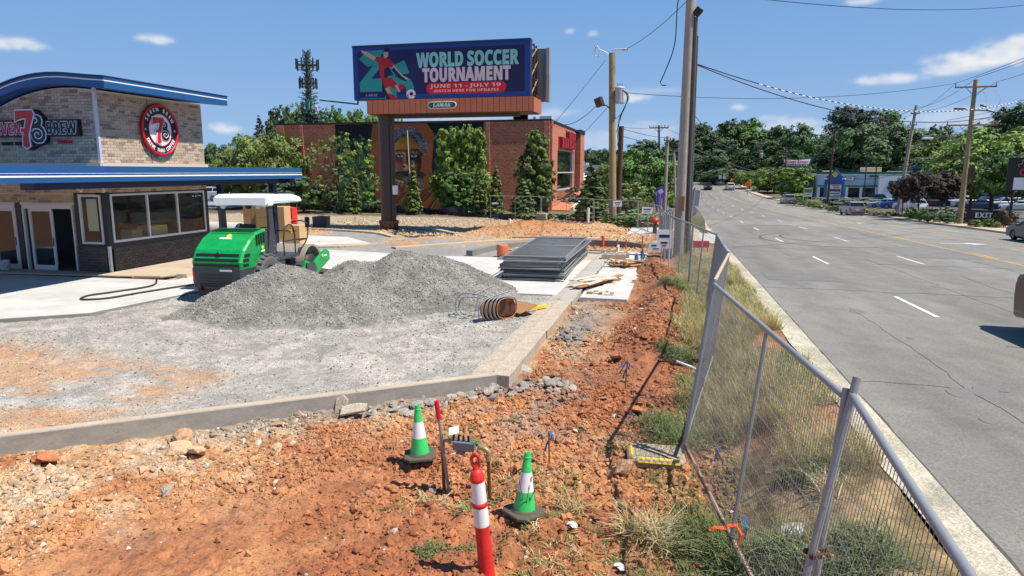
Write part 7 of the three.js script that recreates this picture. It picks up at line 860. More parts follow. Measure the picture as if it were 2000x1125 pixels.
{ const s = thing('red_flower_box', 'red and brown hydrant-like post at the far corner of the fence', 'hydrant', [-1.05, 0.3, -40]); part('barrel', bar([0, -0.2, 0], [0, 0.85, 0], 0.13, 0.12, 10), M.rusty, s); part('bonnet', lathe([[0.2, 0.85], [0.24, 0.9], [0.2, 1.05], [0.0, 1.15]], 12), M.red, s); }

// ---------- utility poles
function pole(label, base, top, r0, r1, m, o = {}) {
  const t = thing('utility_pole', label, 'utility pole', [base[0], base[1] - 0.3, base[2]]), q = (p) => [p[0] - base[0], p[1] - base[1] + 0.3, p[2] - base[2]], B = [0, 0, 0], T = q(top);
  part('shaft', bar(B, T, r0, r1, 14), m, t); const up = (h) => L3(B, T, h);
  for (const a of o.arms ?? []) { const c = up(a[0]), w = a[1], g = part('crossarm', [bx(w * 2, 0.12, 0.1, c[0] + (a[3] ?? 0), c[1], c[2] + 0.16)], a[4] ?? M.timberO, t); part('brace', [bar([c[0] + w * 0.5, c[1], c[2] + 0.16], [c[0], c[1] - w * 0.5, c[2] + 0.16], 0.025, 0.025, 5), bar([c[0] - w * 0.5, c[1], c[2] + 0.16], [c[0], c[1] - w * 0.5, c[2] + 0.16], 0.025, 0.025, 5)], M.greyM, t); for (const k2 of a[2]) part('insulator', lathe([[0.03, 0], [0.06, 0.05], [0.03, 0.1], [0.055, 0.15], [0.03, 0.2], [0.02, 0.3]], 8).translate(c[0] + (a[3] ?? 0) + k2 * w, c[1] + 0.06, c[2] + 0.16), M.greyM, g); }
  if (o.transformer) { const c = up(o.transformer), s = o.side ?? 1; const tr = part('transformer', lathe([[0, 0], [0.3, 0.02], [0.32, 0.08], [0.32, 1.0], [0.34, 1.02], [0.3, 1.1], [0.1, 1.16], [0, 1.17]], 20).translate(c[0] + s * 0.52, c[1], c[2] + 0.25), mat('tank', [0.42, 0.44, 0.50], 0.5), t); part('bushing', [0, 1, 2].map((i) => bar([c[0] + s * 0.52 + 0.12 * (i - 1), c[1] + 1.1, c[2] + 0.3], [c[0] + s * 0.52 + 0.16 * (i - 1), c[1] + 1.32, c[2] + 0.34], 0.035, 0.025, 6)), M.greyM, tr); part('lead_wires', [0, 1, 2, 3].map((i) => tube([[c[0] + s * 0.6, c[1] + 0.95, c[2] + 0.5], [c[0] + s * (1.0 + 0.05 * i), c[1] + 0.5, c[2] + 0.5], [c[0] + s * (0.8 - 0.1 * i), c[1] - 0.5 - 0.2 * i, c[2] + 0.4], [c[0] + s * (0.25 + 0.1 * i), c[1] - 1.0 - i * 0.9, c[2] + 0.3]], 0.018, 4, 18)), M.wire, t); }
  return t;
}
{
  const p = pole('tall tan wooden pole with a grey transformer at the far fence', [-4.15, 0.4, -48.1], [-4.5, 11.85, -48.1], 0.27, 0.20, M.poleT, { transformer: 0.715 });
  part('floodlight', [rb(0.55, 0.62, 0.35, 0.05, -1.1, 8.55, 0.2, 0.2, -0.5, 0.3), tube([[-0.2, 7.8, 0.1], [-0.6, 8.3, 0.2], [-1.0, 8.3, 0.2]], 0.04, 5, 12)], M.brown, p); part('bracket', [bar([-0.35, 11.6, 0], [-1.2, 12.0, 0.2], 0.03), tube([[-1.2, 12.0, 0.2], [-1.35, 12.2, 0.2], [-1.5, 11.7, 0.2], [-1.25, 11.5, 0.2], [-1.15, 11.9, 0.2]], 0.035, 5, 20), bar([-0.35, 11.95, 0], [0.5, 11.95, 0.1], 0.05), bar([0.5, 11.93, 0.1], [0.75, 11.93, 0.1], 0.07)], M.whiteM, p);
  pole('short dark brown wooden pole right of the tall tan one', [-3.84, 0.4, -48.3], [-3.75, 7.05, -48.3], 0.2, 0.17, M.poleB);
  const b = pole('big weathered grey wooden pole with a black riser pipe behind the fence', [0.24, 0.4, -29.3], [0.34, 15.2, -29.3], 0.245, 0.165, M.poleG); part('riser_pipe', bar([0.33, 0.2, 0.08], [0.30, 9.9, 0.08], 0.085, 0.075, 10), mat('riser', [0.11, 0.092, 0.078], 0.6), b); part('riser_head', [rb(0.3, 0.35, 0.2, 0.06, 0.36, 10.1, 0.1, 0, 0, -0.7)], M.black, b); part('riser_pipe', bar([0.44, 0.2, 0.04], [0.40, 9.2, 0.04], 0.03, 0.03, 6), M.greyM, b); part('hanging_wire', tube([[-0.12, 12.2, 0.2], [-0.42, 10.5, 0.3], [-0.5, 8.8, 0.3], [-0.85, 7.75, 0.3], [-1.0, 7.35, 0.3], [-0.75, 7.3, 0.3]], 0.022, 5, 30), M.wire, b); part('pole_tag', bx(0.2, 0.6, 0.02, 0.05, 2.6, 0.24), M.timberO, b);
  pole('thin pole with a spiky crossarm beyond the street trees', [-2.563,-1.385,-124.974], [-1.926,8.71,-74.975], 0.14, 0.1, M.poleB, { arms: [[0.985, 1.0, [-0.95, -0.6, -0.3, 0.3, 0.6, 0.95]]], transformer: 0.62, side: -1 });
  pole('pale grey pole beside the purple banners', [-0.9, -0.6, -65], [-0.863,7.164,-64.994], 0.17, 0.13, M.poleG, { arms: [[0.95, 0.3, [-0.9, 0.9]]] }); pole('slim grey pole right of the pale one beyond the banners', [0.15, -0.9, -75], [-0.251,5.961,-75], 0.12, 0.1, M.poleG);
  const r1 = pole('tall greenish pole with two crossarms at the right kerb', [24.75, -0.58, -68.4], [24.7, 11.75, -68.2], 0.24, 0.16, M.poleT, { arms: [[0.952, 1.6, [-0.96, 0.96]], [0.70, 1.95, [-0.96, 0.3, 0.96]]] });
  part('switch', [bar([-1.3, 10.2, 0.2], [1.6, 10.0, 0.2], 0.05), bar([-1.5, 10.25, 0.2], [-0.6, 10.2, 0.2], 0.09), bar([0.5, 10.5, 0.2], [1.0, 10.4, 0.2], 0.09), bar([1.0, 10.1, 0.2], [1.7, 9.9, 0.2], 0.09)], M.greyM, r1); part('jumper', [tube([[0.3, 12.0, 0.2], [0.8, 11.2, 0.4], [0.9, 10.5, 0.3]], 0.02, 4, 12), tube([[1.5, 11.8, 0.2], [1.9, 11.0, 0.4], [1.7, 10.1, 0.3]], 0.02, 4, 12)], M.whiteM, r1);
  part('lamp_arm', tube([[-0.2, 6.5, 0.1], [-0.8, 7.5, 0.1], [-2.0, 7.95, 0.1], [-2.9, 7.85, 0.1]], 0.045, 6, 20), M.galv, r1); part('lamp_head', [rb(0.9, 0.16, 0.3, 0.06, -3.3, 7.75, 0.1), bx(0.25, 0.12, 0.2, -3.2, 7.95, 0.1)], M.whiteM, r1); part('equipment_box', [bx(0.35, 1.3, 0.3, 0.45, 4.8, 0.1)], M.brown, r1);
  pole('leaning grey pole left of the reddish trees', [25.9, -1.13, -90.3], [27.0, 11.6, -90.8], 0.21, 0.15, M.poleG, { arms: [[0.93, 0.5, [-0.9, 0.9], 0, M.greyM], [0.83, 0.35, [-0.9, 0.9], 0, M.greyM]] });
  pole('dark pole in front of the blue pylon sign', [24.8, -1.66, -124], [24.639,10.822,-121.527], 0.2, 0.14, M.poleB, { arms: [[0.93, 0.5, [-0.9, 0.9], 0, M.greyM], [0.75, 0.35, [0.9], 0.3, M.greyM]] }); pole('pole beside the donut shop script sign', [23.2, -1.1, -158], [22.366,9.326,-156.409], 0.18, 0.13, M.poleB, { arms: [[0.85, 0.6, [-0.9, 0.9], 0, M.greyM]] });
  pole('pole left of the flowering tree with a small transformer', [20.0, -0.4, -178], [19.147,10.319,-176.967], 0.18, 0.14, M.poleB, { arms: [[0.97, 1.1, [-0.9, 0, 0.9], 0, M.greyM]], transformer: 0.72 }); pole('pole above the orange work signs', [15.6, 0.7, -204], [14.959,11.466,-203.451], 0.18, 0.14, M.poleB, { arms: [[0.97, 0.9, [-0.9, 0.9], 0, M.greyM], [0.7, 0.6, [0.9], 0, M.greyM]] }); pole('faint pole at the bend of the street', [8.2, 2, -240], [6.47,11.232,-239.913], 0.18, 0.14, M.poleB);
  for (const [px, py, l] of [[0, 0, 'left light pole on the donut shop lot'], [1, 0, 'right light pole on the donut shop lot']]) { const P = px ? [33.605,6.776,-130.751] : [31.365,6.816,-128.219]; pole(l, [P[0], -1.5, P[2]], P, 0.11, 0.08, M.dark, {}); }
}
// ---------- overhead wires
let wireN = 0;
function wire(a, b, sag, label, r = 0.014, m = M.wire) { const n = 14, pts = []; for (let i = 0; i <= n; i++) { const t = i / n, p = L3(a, b, t); p[1] -= sag * 4 * t * (1 - t); pts.push(p); } return tag(solo('overhead_wire', new THREE.TubeGeometry(new THREE.CatmullRomCurve3(pts.map((p) => V(...p))), 40, r, 4), m, label, 'wire'), null, null, 'overhead wires along the street'); }
{
  const R1 = (x, h) => [24.7 + x, h, -68.1], R2 = (x, h) => [26.9 + x, h, -90.7], R3 = (x, h) => [[24.639,10.822,-121.527][0] + x, h, -123], R4 = (x, h) => [[22.366,9.326,-156.409][0] + x, h, -157], BIG = (h) => [0.3, h, -29.2];
  wire([-3.8, 11.95, -48], BIG(10.75), 0.25, 'wire from the tall tan pole to the big grey pole', 0.018); wire(BIG(11.0), [24, 15.85, -59.2], 0.5, 'wire rising from the big grey pole to the upper right corner', 0.018);
  const A = [0.466,8.305,-29.496], Bq = [23.195,8.283,-55.335]; wire(A, Bq, 1.55, 'lower cable of the white-wrapped pair crossing the street', 0.022); wire([A[0], A[1] + 0.02, A[2]], [Bq[0], Bq[1] + 0.6, Bq[2]], 1.3, 'black cable of the white-wrapped pair crossing the street', 0.022);
  const wr = thing('cable_wrap', 'white spiral wrap along the cable that crosses the street', 'cable wrap'), wp = []; for (let i = 8; i < 60; i++) { const t = i / 62, t2 = t + 0.008, f = (u) => { const p = L3(A, [Bq[0], Bq[1] + 0.6, Bq[2]], u); p[1] -= 1.3 * 4 * u * (1 - u); return p; }; wp.push(bar(f(t), f(t2), 0.03, 0.03, 6)); } part('wrap', wp, M.white, wr).userData.kind = 'stuff';
  wire([-4.2, 9.3, -48], R1(-1.5, 11.5), 0.8, 'long wire from the transformer pole across the street to the crossarm pole', 0.018);
  for (const [x, h, y2, l] of [[-1.55, 11.5, 11.3, 'left'], [0, 11.9, 11.6, 'middle'], [1.55, 11.5, 11.2, 'right']]) { wire(R1(x, h), R2(x * 0.3, y2 - 0.3), 0.5, l + ' top wire from the crossarm pole to the leaning pole', 0.018); wire(R2(x * 0.3, y2 - 0.3), R3(x * 0.3, [24.639,10.822,-121.527][1] - 0.4), 0.6, l + ' top wire from the leaning pole to the pylon pole', 0.016); wire(R3(x * 0.3, [24.639,10.822,-121.527][1] - 0.4), R4(x * 0.3, [22.366,9.326,-156.409][1] - 0.5), 0.8, l + ' top wire up the street beyond the pylon pole', 0.016); wire(R1(x, h), [26 + x, h + 2.6, -34], 0.5, l + ' top wire leaving the frame at the upper right', 0.018); }
  for (const [x, l] of [[-1.9, 'left'], [0.6, 'middle'], [1.9, 'right']]) { wire(R1(x, 8.4), R2(x * 0.2, 7.9), 0.5, l + ' lower crossarm wire to the leaning pole', 0.016); wire(R1(x, 8.4), [26 + x, 9.9, -34], 0.4, l + ' lower crossarm wire leaving the frame at right', 0.016); }
  wire(R1(0, 5.6), R2(0, 5.2), 0.5, 'low cable from the crossarm pole to the leaning pole', 0.03); wire(R1(0, 5.2), [26, 6.2, -34], 0.4, 'low cable leaving the frame at the right edge', 0.03); wire(R2(0, 5.2), R3(0, 4.8), 0.8, 'low cable sagging from the leaning pole to the pylon pole', 0.03); wire(R2(0, 4.2), R3(0.3, 3.9), 1.1, 'lowest cable in front of the donut shop', 0.026); wire(R3(0, 4.8), R4(0, 4.9), 0.8, 'low cable from the pylon pole up the street', 0.03);
  wire(BIG(5.1), [[22.584,5.817,-156.378][0], 5.6, -157], 1.4, 'cable crossing the street from the big grey pole to the donut sign pole', 0.03); wire(BIG(5.9), [19.8, 9.6, -177], 1.2, 'upper cable from the big grey pole towards the far street poles', 0.022); wire(BIG(6.6), [15.3, 11.0, -203], 1.0, 'highest cable from the big grey pole towards the far street poles', 0.022);
  wire([-4.9, 11.4, -48], [-9.8, 5.4, -47], 0.1, 'upper guy wire slanting down left of the tall tan pole', 0.014); wire([-4.7, 8.3, -48], [-8.0, 4.9, -47.5], 0.1, 'lower guy wire slanting down left of the tall tan pole', 0.014); wire([-5.2, 8.7, -48], [-11.3, 8.5, -65], 0.7, 'cable from the floodlight to the corner of the brick building', 0.026);
  wire([-3.75, 6.9, -48.2], [-0.9, 7.0, -65], 0.1, 'middle wire from the brown pole up the street', 0.018); wire([-3.75, 6.4, -48.2], [0.2, 6.6, -75], 0.15, 'lower wire from the brown pole up the street', 0.018); wire([-3.75, 7.0, -48.2], [-2.552,8.561,-74.957], 0.1, 'upper wire from the brown pole to the spiky crossarm', 0.014); wire([-1.236,8.492,-74.99], [15.3, 10.6, -203], 1.0, 'wire from the spiky crossarm up the street', 0.02);
}

// ---------- cars
const CK = {};
function arcPts(cz, r, y0) { const L = []; for (let i = 0; i <= 8; i++) { const a = Math.PI * i / 8; L.push([cz + r * Math.cos(a), y0 + r * Math.sin(a)]); } return L; }
function carKit(kind) {
  if (CK[kind]) return CK[kind];
  const S = { sedan: { L: 4.7, W: 1.8, w1: -1.42, w2: 1.38, R: 0.33, body: [[-2.33, 0.62], [-2.15, 0.74], [-1.0, 0.92], [1.5, 0.98], [2.22, 0.97], [2.34, 0.70]], gh: [[-1.05, 0.90], [-0.2, 1.36], [0.85, 1.38], [1.75, 0.96]], roof: [[-0.3, 1.32], [-0.1, 1.42], [0.75, 1.44], [1.0, 1.33]], pil: [[-1.0, 0.93, -0.22, 1.37], [0.3, 0.95, 0.35, 1.39], [1.65, 0.98, 0.9, 1.38]] },
    suv: { L: 4.7, W: 1.88, w1: -1.42, w2: 1.38, R: 0.37, body: [[-2.33, 0.72], [-2.2, 0.92], [-1.1, 1.06], [1.9, 1.12], [2.3, 1.08], [2.36, 0.72]], gh: [[-1.15, 1.04], [-0.35, 1.62], [1.85, 1.66], [2.26, 1.10]], roof: [[-0.45, 1.58], [-0.2, 1.68], [1.75, 1.72], [2.0, 1.60]], pil: [[-1.1, 1.07, -0.38, 1.63], [0.3, 1.1, 0.35, 1.66], [1.3, 1.1, 1.35, 1.66], [2.2, 1.12, 1.88, 1.65]] },
    pickup: { L: 5.6, W: 1.95, w1: -1.75, w2: 1.75, R: 0.40, body: [[-2.78, 0.82], [-2.65, 1.05], [-1.5, 1.16], [2.72, 1.14], [2.78, 0.8]], gh: [[-1.45, 1.14], [-0.75, 1.72], [0.75, 1.74], [0.92, 1.14]], roof: [[-0.85, 1.68], [-0.6, 1.80], [0.65, 1.82], [0.82, 1.70]], pil: [[-1.42, 1.16, -0.78, 1.74], [0.0, 1.16, 0.02, 1.76], [0.88, 1.16, 0.78, 1.76]] } }[kind];
  const yb = S.R * 0.75, e = S.L / 2 - 0.06, pts = [...S.body, [e, yb], ...arcPts(S.w2, S.R * 1.16, S.R - 0.05).filter((p) => p[1] >= yb), ...arcPts(S.w1, S.R * 1.16, S.R - 0.05).filter((p) => p[1] >= yb), [-e, yb]];
  const across = (poly, w, bev, tap, y0) => { const g = ext(poly, w, bev).translate(0, 0, -w / 2).rotateY(-Math.PI / 2); if (tap) { const p = g.attributes.position; for (let i = 0; i < p.count; i++) p.setX(i, p.getX(i) * (1 - tap * clamp(p.getY(i) - y0, 0, 1))); g.computeVertexNormals(); } return g; };
  const y0 = S.gh[0][1], tw = S.W * 0.93, tap = 0.32; const xa = (y, k2) => (tw / 2 + k2) * (1 - tap * (y - y0));
  const kit = { S, body: ready(across(pts, S.W, 0.07)), glass: ready(across(S.gh, tw, 0.03, tap, y0)), roof: ready([across(S.roof, tw + 0.04, 0.03, tap, y0)]), pillars: ready(S.pil.map(([z0, ya, z1, yb2]) => [-1, 1].map((s) => bar([s * xa(ya, 0.0), ya, z0], [s * xa(yb2, 0.0), yb2, z1], 0.045, 0.04, 5)))),
    tyre: ready(lathe([[S.R * 0.62, -0.10], [S.R * 0.9, -0.11], [S.R, -0.08], [S.R, 0.08], [S.R * 0.9, 0.11], [S.R * 0.62, 0.10]], 20).rotateZ(Math.PI / 2)), rim: ready([lathe([[0, 0.06], [S.R * 0.2, 0.07], [S.R * 0.6, 0.05], [S.R * 0.64, 0.09]], 14).rotateZ(-Math.PI / 2), ...[0, 1, 2, 3, 4].map((i) => at(bx(0.03, S.R * 1.1, 0.05), 0.07, 0, 0, i * Math.PI / 5, 0, 0))]),
    head: ready(rb(0.42, 0.13, 0.12, 0.04)), tail: ready(rb(0.24, 0.2, 0.1, 0.03)), under: ready(bx(S.W * 0.82, 0.25, S.L * 0.92, 0, S.R * 0.75, 0)), bump: ready([bx(S.W * 0.7, 0.12, 0.06)]), plate: ready(bx(0.34, 0.15, 0.02)), mirror: ready(rb(0.2, 0.13, 0.1, 0.04)) };
  return (CK[kind] = kit);
}
const PAINT = {}; const paint = (c) => PAINT[c] ?? (PAINT[c] = mat('paint_' + Object.keys(PAINT).length, { white: [0.62, 0.63, 0.64], silver: [0.25, 0.265, 0.285], grey: [0.14, 0.15, 0.16], black: [0.016, 0.017, 0.02], blue: [0.02, 0.09, 0.30], teal: [0.02, 0.06, 0.075], navy: [0.015, 0.035, 0.10], red: [0.35, 0.02, 0.02], maroon: [0.06, 0.006, 0.012], pale: [0.30, 0.42, 0.58] }[c], 0.32, { metalness: 0.15, clearcoat: 0.4, clearcoatRoughness: 0.06 }));
const tailM = mat('taillamp', [0.55, 0.015, 0.015], 0.25), headM = mat('headlamp', [0.75, 0.78, 0.80], 0.15);
function car(kind, color, P, turn, label, group, small) {   // front towards local -z
  const K = carKit(kind), S = K.S, t = thing('car', label, kind === 'pickup' ? 'pickup truck' : 'car', P, turn, group), pm = paint(color); t.name = numbered(kind === 'pickup' ? 'pickup_truck' : 'car');
  part('body', K.body, pm, t); part('glass', K.glass, M.carglass, t); part('roof', K.roof, pm, t);
  const put = (n, g, m, p, par = t, ry = 0) => { const o = part(n, g, m, par); o.position.set(...p); o.rotation.y = ry; return o; };
  if (!small) part('pillars', K.pillars, pm, t); put('underbody', K.under, M.black, [0, 0, 0]);
  for (const z of [S.w1, S.w2]) for (const s of [-1, 1]) { const w = new THREE.Group(); w.name = 'wheel'; w.position.set(s * (S.W / 2 - 0.12), S.R, z); if (s < 0) w.rotation.y = Math.PI; t.add(w); part('tyre', K.tyre, M.rubber, w); if (!small) part('rim', K.rim, M.galv, w); }
  const hy = S.body[0][1] + 0.06, ty = S.body[S.body.length - 1][1] + 0.14, e = S.L / 2;
  for (const s of [-1, 1]) { put('headlight', K.head, headM, [s * (S.W / 2 - 0.28), hy, -e - 0.02]); put('tail_light', K.tail, tailM, [s * (S.W / 2 - 0.15), ty, e + 0.05]); if (!small) put('mirror', K.mirror, pm, [s * (S.W / 2 + 0.06), S.gh[0][1] + 0.08, S.gh[0][0] + 0.25]); }
  put('bumper', K.bump, M.black, [0, S.R * 1.05, -e - 0.06]); put('bumper', K.bump, M.dark, [0, S.R * 1.05, e + 0.06]); if (!small) { put('number_plate', K.plate, M.white, [0, ty - 0.1, e + 0.075]); }
  return t;
}
const onRoad = (x, z) => [x, yr(z), z];
car('suv', 'maroon', onRoad(8.3, -14.6), Math.PI, 'dark red car entering at the right edge of the near lanes');
car('sedan', 'teal', onRoad(21.35, -46.9), 0, 'dark teal sedan cut off by the right edge in the far lane');
car('suv', 'silver', onRoad(21.3, -92), 0.02, 'large silver car driving away past the blue pylon sign'); car('suv', 'silver', onRoad(19.9, -133), 0.03, 'smaller silver car driving away near the white sedan');
car('suv', 'white', onRoad(12.9, -176), 0.05, 'white car driving away in front of the orange work sign'); car('suv', 'black', onRoad(7.75, -176), Math.PI, 'black car approaching in the middle of the far street'); car('sedan', 'teal', onRoad(3.6, -188), Math.PI + 0.05, 'small blue car approaching beside the big wooden pole'); car('sedan', 'silver', onRoad(11.6, -196), 0.05, 'farthest pale car near the bend of the street');
{
  const G = 'cars parked in the donut shop lot'; const L = (p, dyv = 0.14) => [p[0], yr(p[2]) + 0.13 + 0.02 * Math.min(60, Math.max(0, p[0] - 45)) * sst(40, 90, -p[2]), p[2]];
  const C = [['sedan', 'white', [24.097,-1.164,-153.369], 1.5, 'white sedan parked left of the green sign'], ['sedan', 'blue', [28.322,-1.295,-149.338], 0.6, 'bright blue car left of the blue pylon sign'], ['sedan', 'white', [28.684,-1.098,-155.629], 1.3, 'white car behind the green sign'], ['sedan', 'navy', [34.266,-1.358,-147.061], 1.5, 'dark sedan behind the large silver car'], ['suv', 'navy', [33.762,-1.608,-132.517], 1.35, 'dark blue car between the silver car and the leaning pole'], ['sedan', 'pale', [32.076,-1.647,-118.744], 1.4, 'light blue sedan left of the leaning pole'], ['suv', 'blue', [33.095,-1.631,-115.606], 1.3, 'blue car behind the leaning pole'], ['suv', 'white', [32.588,-1.541,-108.199], 0.4, 'white car right of the leaning pole'], ['sedan', 'grey', [39.857,-1.204,-152.373], 1.0, 'grey car in the middle of the donut shop lot'], ['sedan', 'red', [41.323,-1.333,-148.093], 1.1, 'red car in the middle of the donut shop lot'], ['pickup', 'white', [44.454,-0.854,-161.752], 1.2, 'white pickup near the donut shop entrance'], ['suv', 'silver', [46.851,-0.597,-168.352], 1.2, 'silver car by the donut shop entrance'],
    ['suv', 'white', [41.241,-1.631,-130.907], 1.5, 'white car behind the left reddish tree'], ['suv', 'black', [40.811,-1.655,-124.218], 1.5, 'black car under the reddish trees'], ['sedan', 'blue', [43.511,-1.651,-126.475], 1.5, 'blue car under the right reddish tree'], ['pickup', 'white', [45.827,-1.657,-123.79], 1.5, 'white pickup right of the crossarm pole'], ['sedan', 'navy', [44.715,-1.637,-116.996], 1.4, 'navy car in front of the white pickup'], ['sedan', 'silver', [47.773,-1.656,-119.559], 1.5, 'silver car above the EXIT sign'], ['suv', 'white', [48.584,-1.65,-118.151], 1.5, 'white car above the reddish shrub'], ['suv', 'navy', [54.629,-1.515,-139.43], 1.5, 'dark blue car in the second row at right'], ['suv', 'grey', [56.389,-1.533,-138.188], 1.5, 'grey car in the second row at right'], ['sedan', 'white', [48.346,-1.606,-113.1], 1.4, 'white car at the right edge of the lot'], ['suv', 'navy', [51.45,-1.471,-141.964], 1.5, 'dark car in the second row behind the crossarm pole'], ['sedan', 'white', [53.39,-1.525,-139.374], 1.5, 'white car in the second row right of the crossarm pole'], ['sedan', 'black', [58.119,-1.559,-137.197], 1.5, 'black car in the second row at the right edge']];
  for (const [k2, c, p, a, l] of C) car(k2, c, L(p), a, l, G);
  car('suv', 'white', [-54.5, 0.5, -72], 1.5, 'white car parked behind the canopy column at left'); car('suv', 'navy', [-59.5, 0.9, -84], 1.5, 'dark blue car above the white one under the canopy'); car('sedan', 'grey', [-53, 0.8, -82], 1.5, 'grey car in the row behind the white car at left'); car('suv', 'black', [-50.5, 1.0, -88], 1.5, 'black car half hidden under the canopy edge');
  setting('car_park', sheet(zrows(-58, -95, 2, 1), 6, () => -90, () => -42, (x, z) => 0.5 + 0.02 * Math.max(0, -z - 72), () => [0.42, 0.41, 0.40]), M.asphalt);
  const t = thing('box_truck', 'white delivery truck parked behind the blue pylon sign', 'truck', L([30.181,-0.53,-170.093]), 1.35); part('box', rb(2.4, 2.5, 5.2, 0.05, 0, 2.1, 0.8), M.white, t); part('cab', ext([[-3.2, 0.5], [-3.1, 1.2], [-2.7, 1.4], [-2.3, 2.2], [-1.85, 2.2], [-1.85, 0.5]], 2.1, 0.05).translate(0, 0, -1.05).rotateY(-Math.PI / 2), paint('white'), t); part('glass', bx(1.8, 0.6, 0.1, 0, 1.8, -2.52, -0.45), M.carglass, t); for (const z of [-2.4, 2.2]) for (const s of [-1, 1]) part('wheel', bar([s * 0.8, 0.45, z], [s * 1.15, 0.45, z], 0.45, 0.45, 16), M.rubber, t); part('print', bx(0.01, 0.5, 3.4, 1.212, 1.6, 0.8), M.red, t);
}
// ---------- donut shop, its signs, pylon, marquee
{
  const z0 = -146, yb = -1.7, x0 = 27.2, x1 = 43.5, t = thing('donut_shop', 'low white donut shop with green roof trim and a row of windows', 'building', [(x0 + x1) / 2, yb, z0], 0); const w = x1 - x0;
  part('wall', [bx(w, 1.1, 0.4, 0, 3.5, 0), bx(w, 0.5, 0.4, 0, 0.25, 0), bx(w, 5.3, 0.3, 0, 2.65, -14), bx(0.3, 5.3, 14, -w / 2, 2.65, -7), bx(0.3, 5.3, 14, w / 2, 2.65, -7), bx(w, 1.5, 0.4, 0, 4.6, -0.02)], mat('shopwall', [0.52, 0.56, 0.64], 0.7), t); part('roof', bx(w + 0.4, 0.2, 14.4, 0, 5.1, -7), M.white, t); part('roof_trim', [bx(w + 0.6, 0.42, 0.5, 0, 5.45, 0.05), bx(6.2, 0.35, 0.6, w / 2 - 4, 4.85, 0.35)], M.dgreen, t); part('awning_trim', bx(w + 0.2, 0.22, 0.7, 0, 2.95, 0.3), M.dgreen, t);
  for (let i = 0; i < 6; i++) { const x = -w / 2 + 1.5 + i * 2.55; const f = part('window', [bx(0.14, 2.3, 0.3, x - 1.1, 1.65, 0.1), bx(0.14, 2.3, 0.3, x + 1.1, 1.65, 0.1), bx(2.3, 0.14, 0.3, x, 2.7, 0.1)], M.white, t); part('pane', bx(2.06, 2.0, 0.1, x, 1.55, 0.02), M.darkglass, f); }
  part('pier', Array.from({ length: 7 }, (_, i) => bx(0.4, 2.8, 0.5, -w / 2 + 0.22 + i * 2.55, 1.4, 0.12)), M.white, t); const s1 = thing('shop_sign', 'small bow-tie sign with red script on the donut shop wall', 'sign', [(x0 + x1) / 2 - 3.2, yb + 4.3, z0 + 0.3]); part('board', ext([[-1.7, 0.45], [0, 0.3], [1.7, 0.45], [1.5, -0.45], [0, -0.35], [-1.5, -0.45]], 0.12), M.dgreen, s1); part('face', ext([[-1.5, 0.34], [0, 0.2], [1.5, 0.34], [1.35, -0.34], [0, -0.25], [-1.35, -0.34]], 0.16), M.white, s1); part('print', bx(2.1, 0.18, 0.02, 0, 0, 0.17), M.red, s1);
  part('entrance', [bx(5.5, 4.9, 1.4, w / 2 - 2.9, 2.45, 0.6)], M.white, t); part('door', bx(1.8, 2.2, 0.1, w / 2 - 1.9, 1.2, 1.32), M.darkglass, t); part('shop_board', bx(2.6, 0.7, 0.1, w / 2 - 2.6, 3.6, 1.34), M.dgreen, t); part('rooftop_unit', [bx(3.4, 1.3, 2, 2.2, 5.9, -4), bx(2.2, 0.6, 1.6, -5.5, 5.6, -4), bx(4, 0.4, 2, w / 2 - 1, 5.6, -3)], M.tanconc, t); part('wall_lamp', [bx(0.2, 0.5, 0.3, 2.8, 3.9, 0.3)], M.dark, t);
  const b = thing('dark_shop', 'dark blue-walled shop right of the donut shop behind the reddish trees', 'building', [56, -1.6, -150]); part('wall', bx(22, 6.2, 12, 0, 3.1, -6), mat('navywall', [0.03, 0.035, 0.08], 0.7), b); part('roof', bx(22.4, 0.4, 12.4, 0, 6.4, -6), M.dgreen, b); part('window', bx(17, 1.6, 0.1, 0, 1.6, 0.06), M.darkglass, b);
  // script sign on its mast
  const k2 = thing('donut_sign', 'bow-tie donut shop sign with red script over green dots on a mast', 'sign', [25.753,5.999,-162.978], 0.05); part('board', ext([[-3.0, 0.95], [0, 0.62], [3.2, 1.15], [2.7, -0.95], [-2.5, -0.85]], 0.3).translate(0, 0, -0.1), M.dgreen, k2); part('face', ext([[-2.75, 0.6], [0, 0.45], [2.8, 0.72], [2.45, -0.42], [-2.4, -0.42]], 0.34).translate(0, 0, -0.1), M.white, k2); const f = await new FontLoader().loadAsync('fonts/droid/droid_serif_bold.typeface.json'); const g = new TextGeometry('Krispy Kreme', { font: f, size: 0.62, depth: 0.05, curveSegments: 2 }); g.computeBoundingBox(); g.translate(-g.boundingBox.max.x / 2, -0.2, 0.25).scale(0.78, 1, 1); part('lettering', g, M.red, k2); part('dots', Array.from({ length: 9 }, (_, i) => bx(0.22, 0.2, 0.05, -2.0 + i * 0.5, -0.66, 0.22)), M.white, k2); part('lower_board', bx(2.6, 0.5, 0.25, 0.6, -1.35, 0), mat('teal', [0.05, 0.25, 0.26], 0.5), k2); part('mast', bar([0.9, -8, -0.2], [0.9, -0.6, -0.2], 0.18), M.greyM, k2);
  // blue pylon sign
  const P = [26.004,-1.368,-125.331], p = thing('pylon_sign', 'blue gabled pylon sign with white tenant panels and a yellow diamond', 'sign', [P[0], -1.85, P[2]], -0.35); const bl = mat('pylonblue', [0.02, 0.12, 0.36], 0.5);
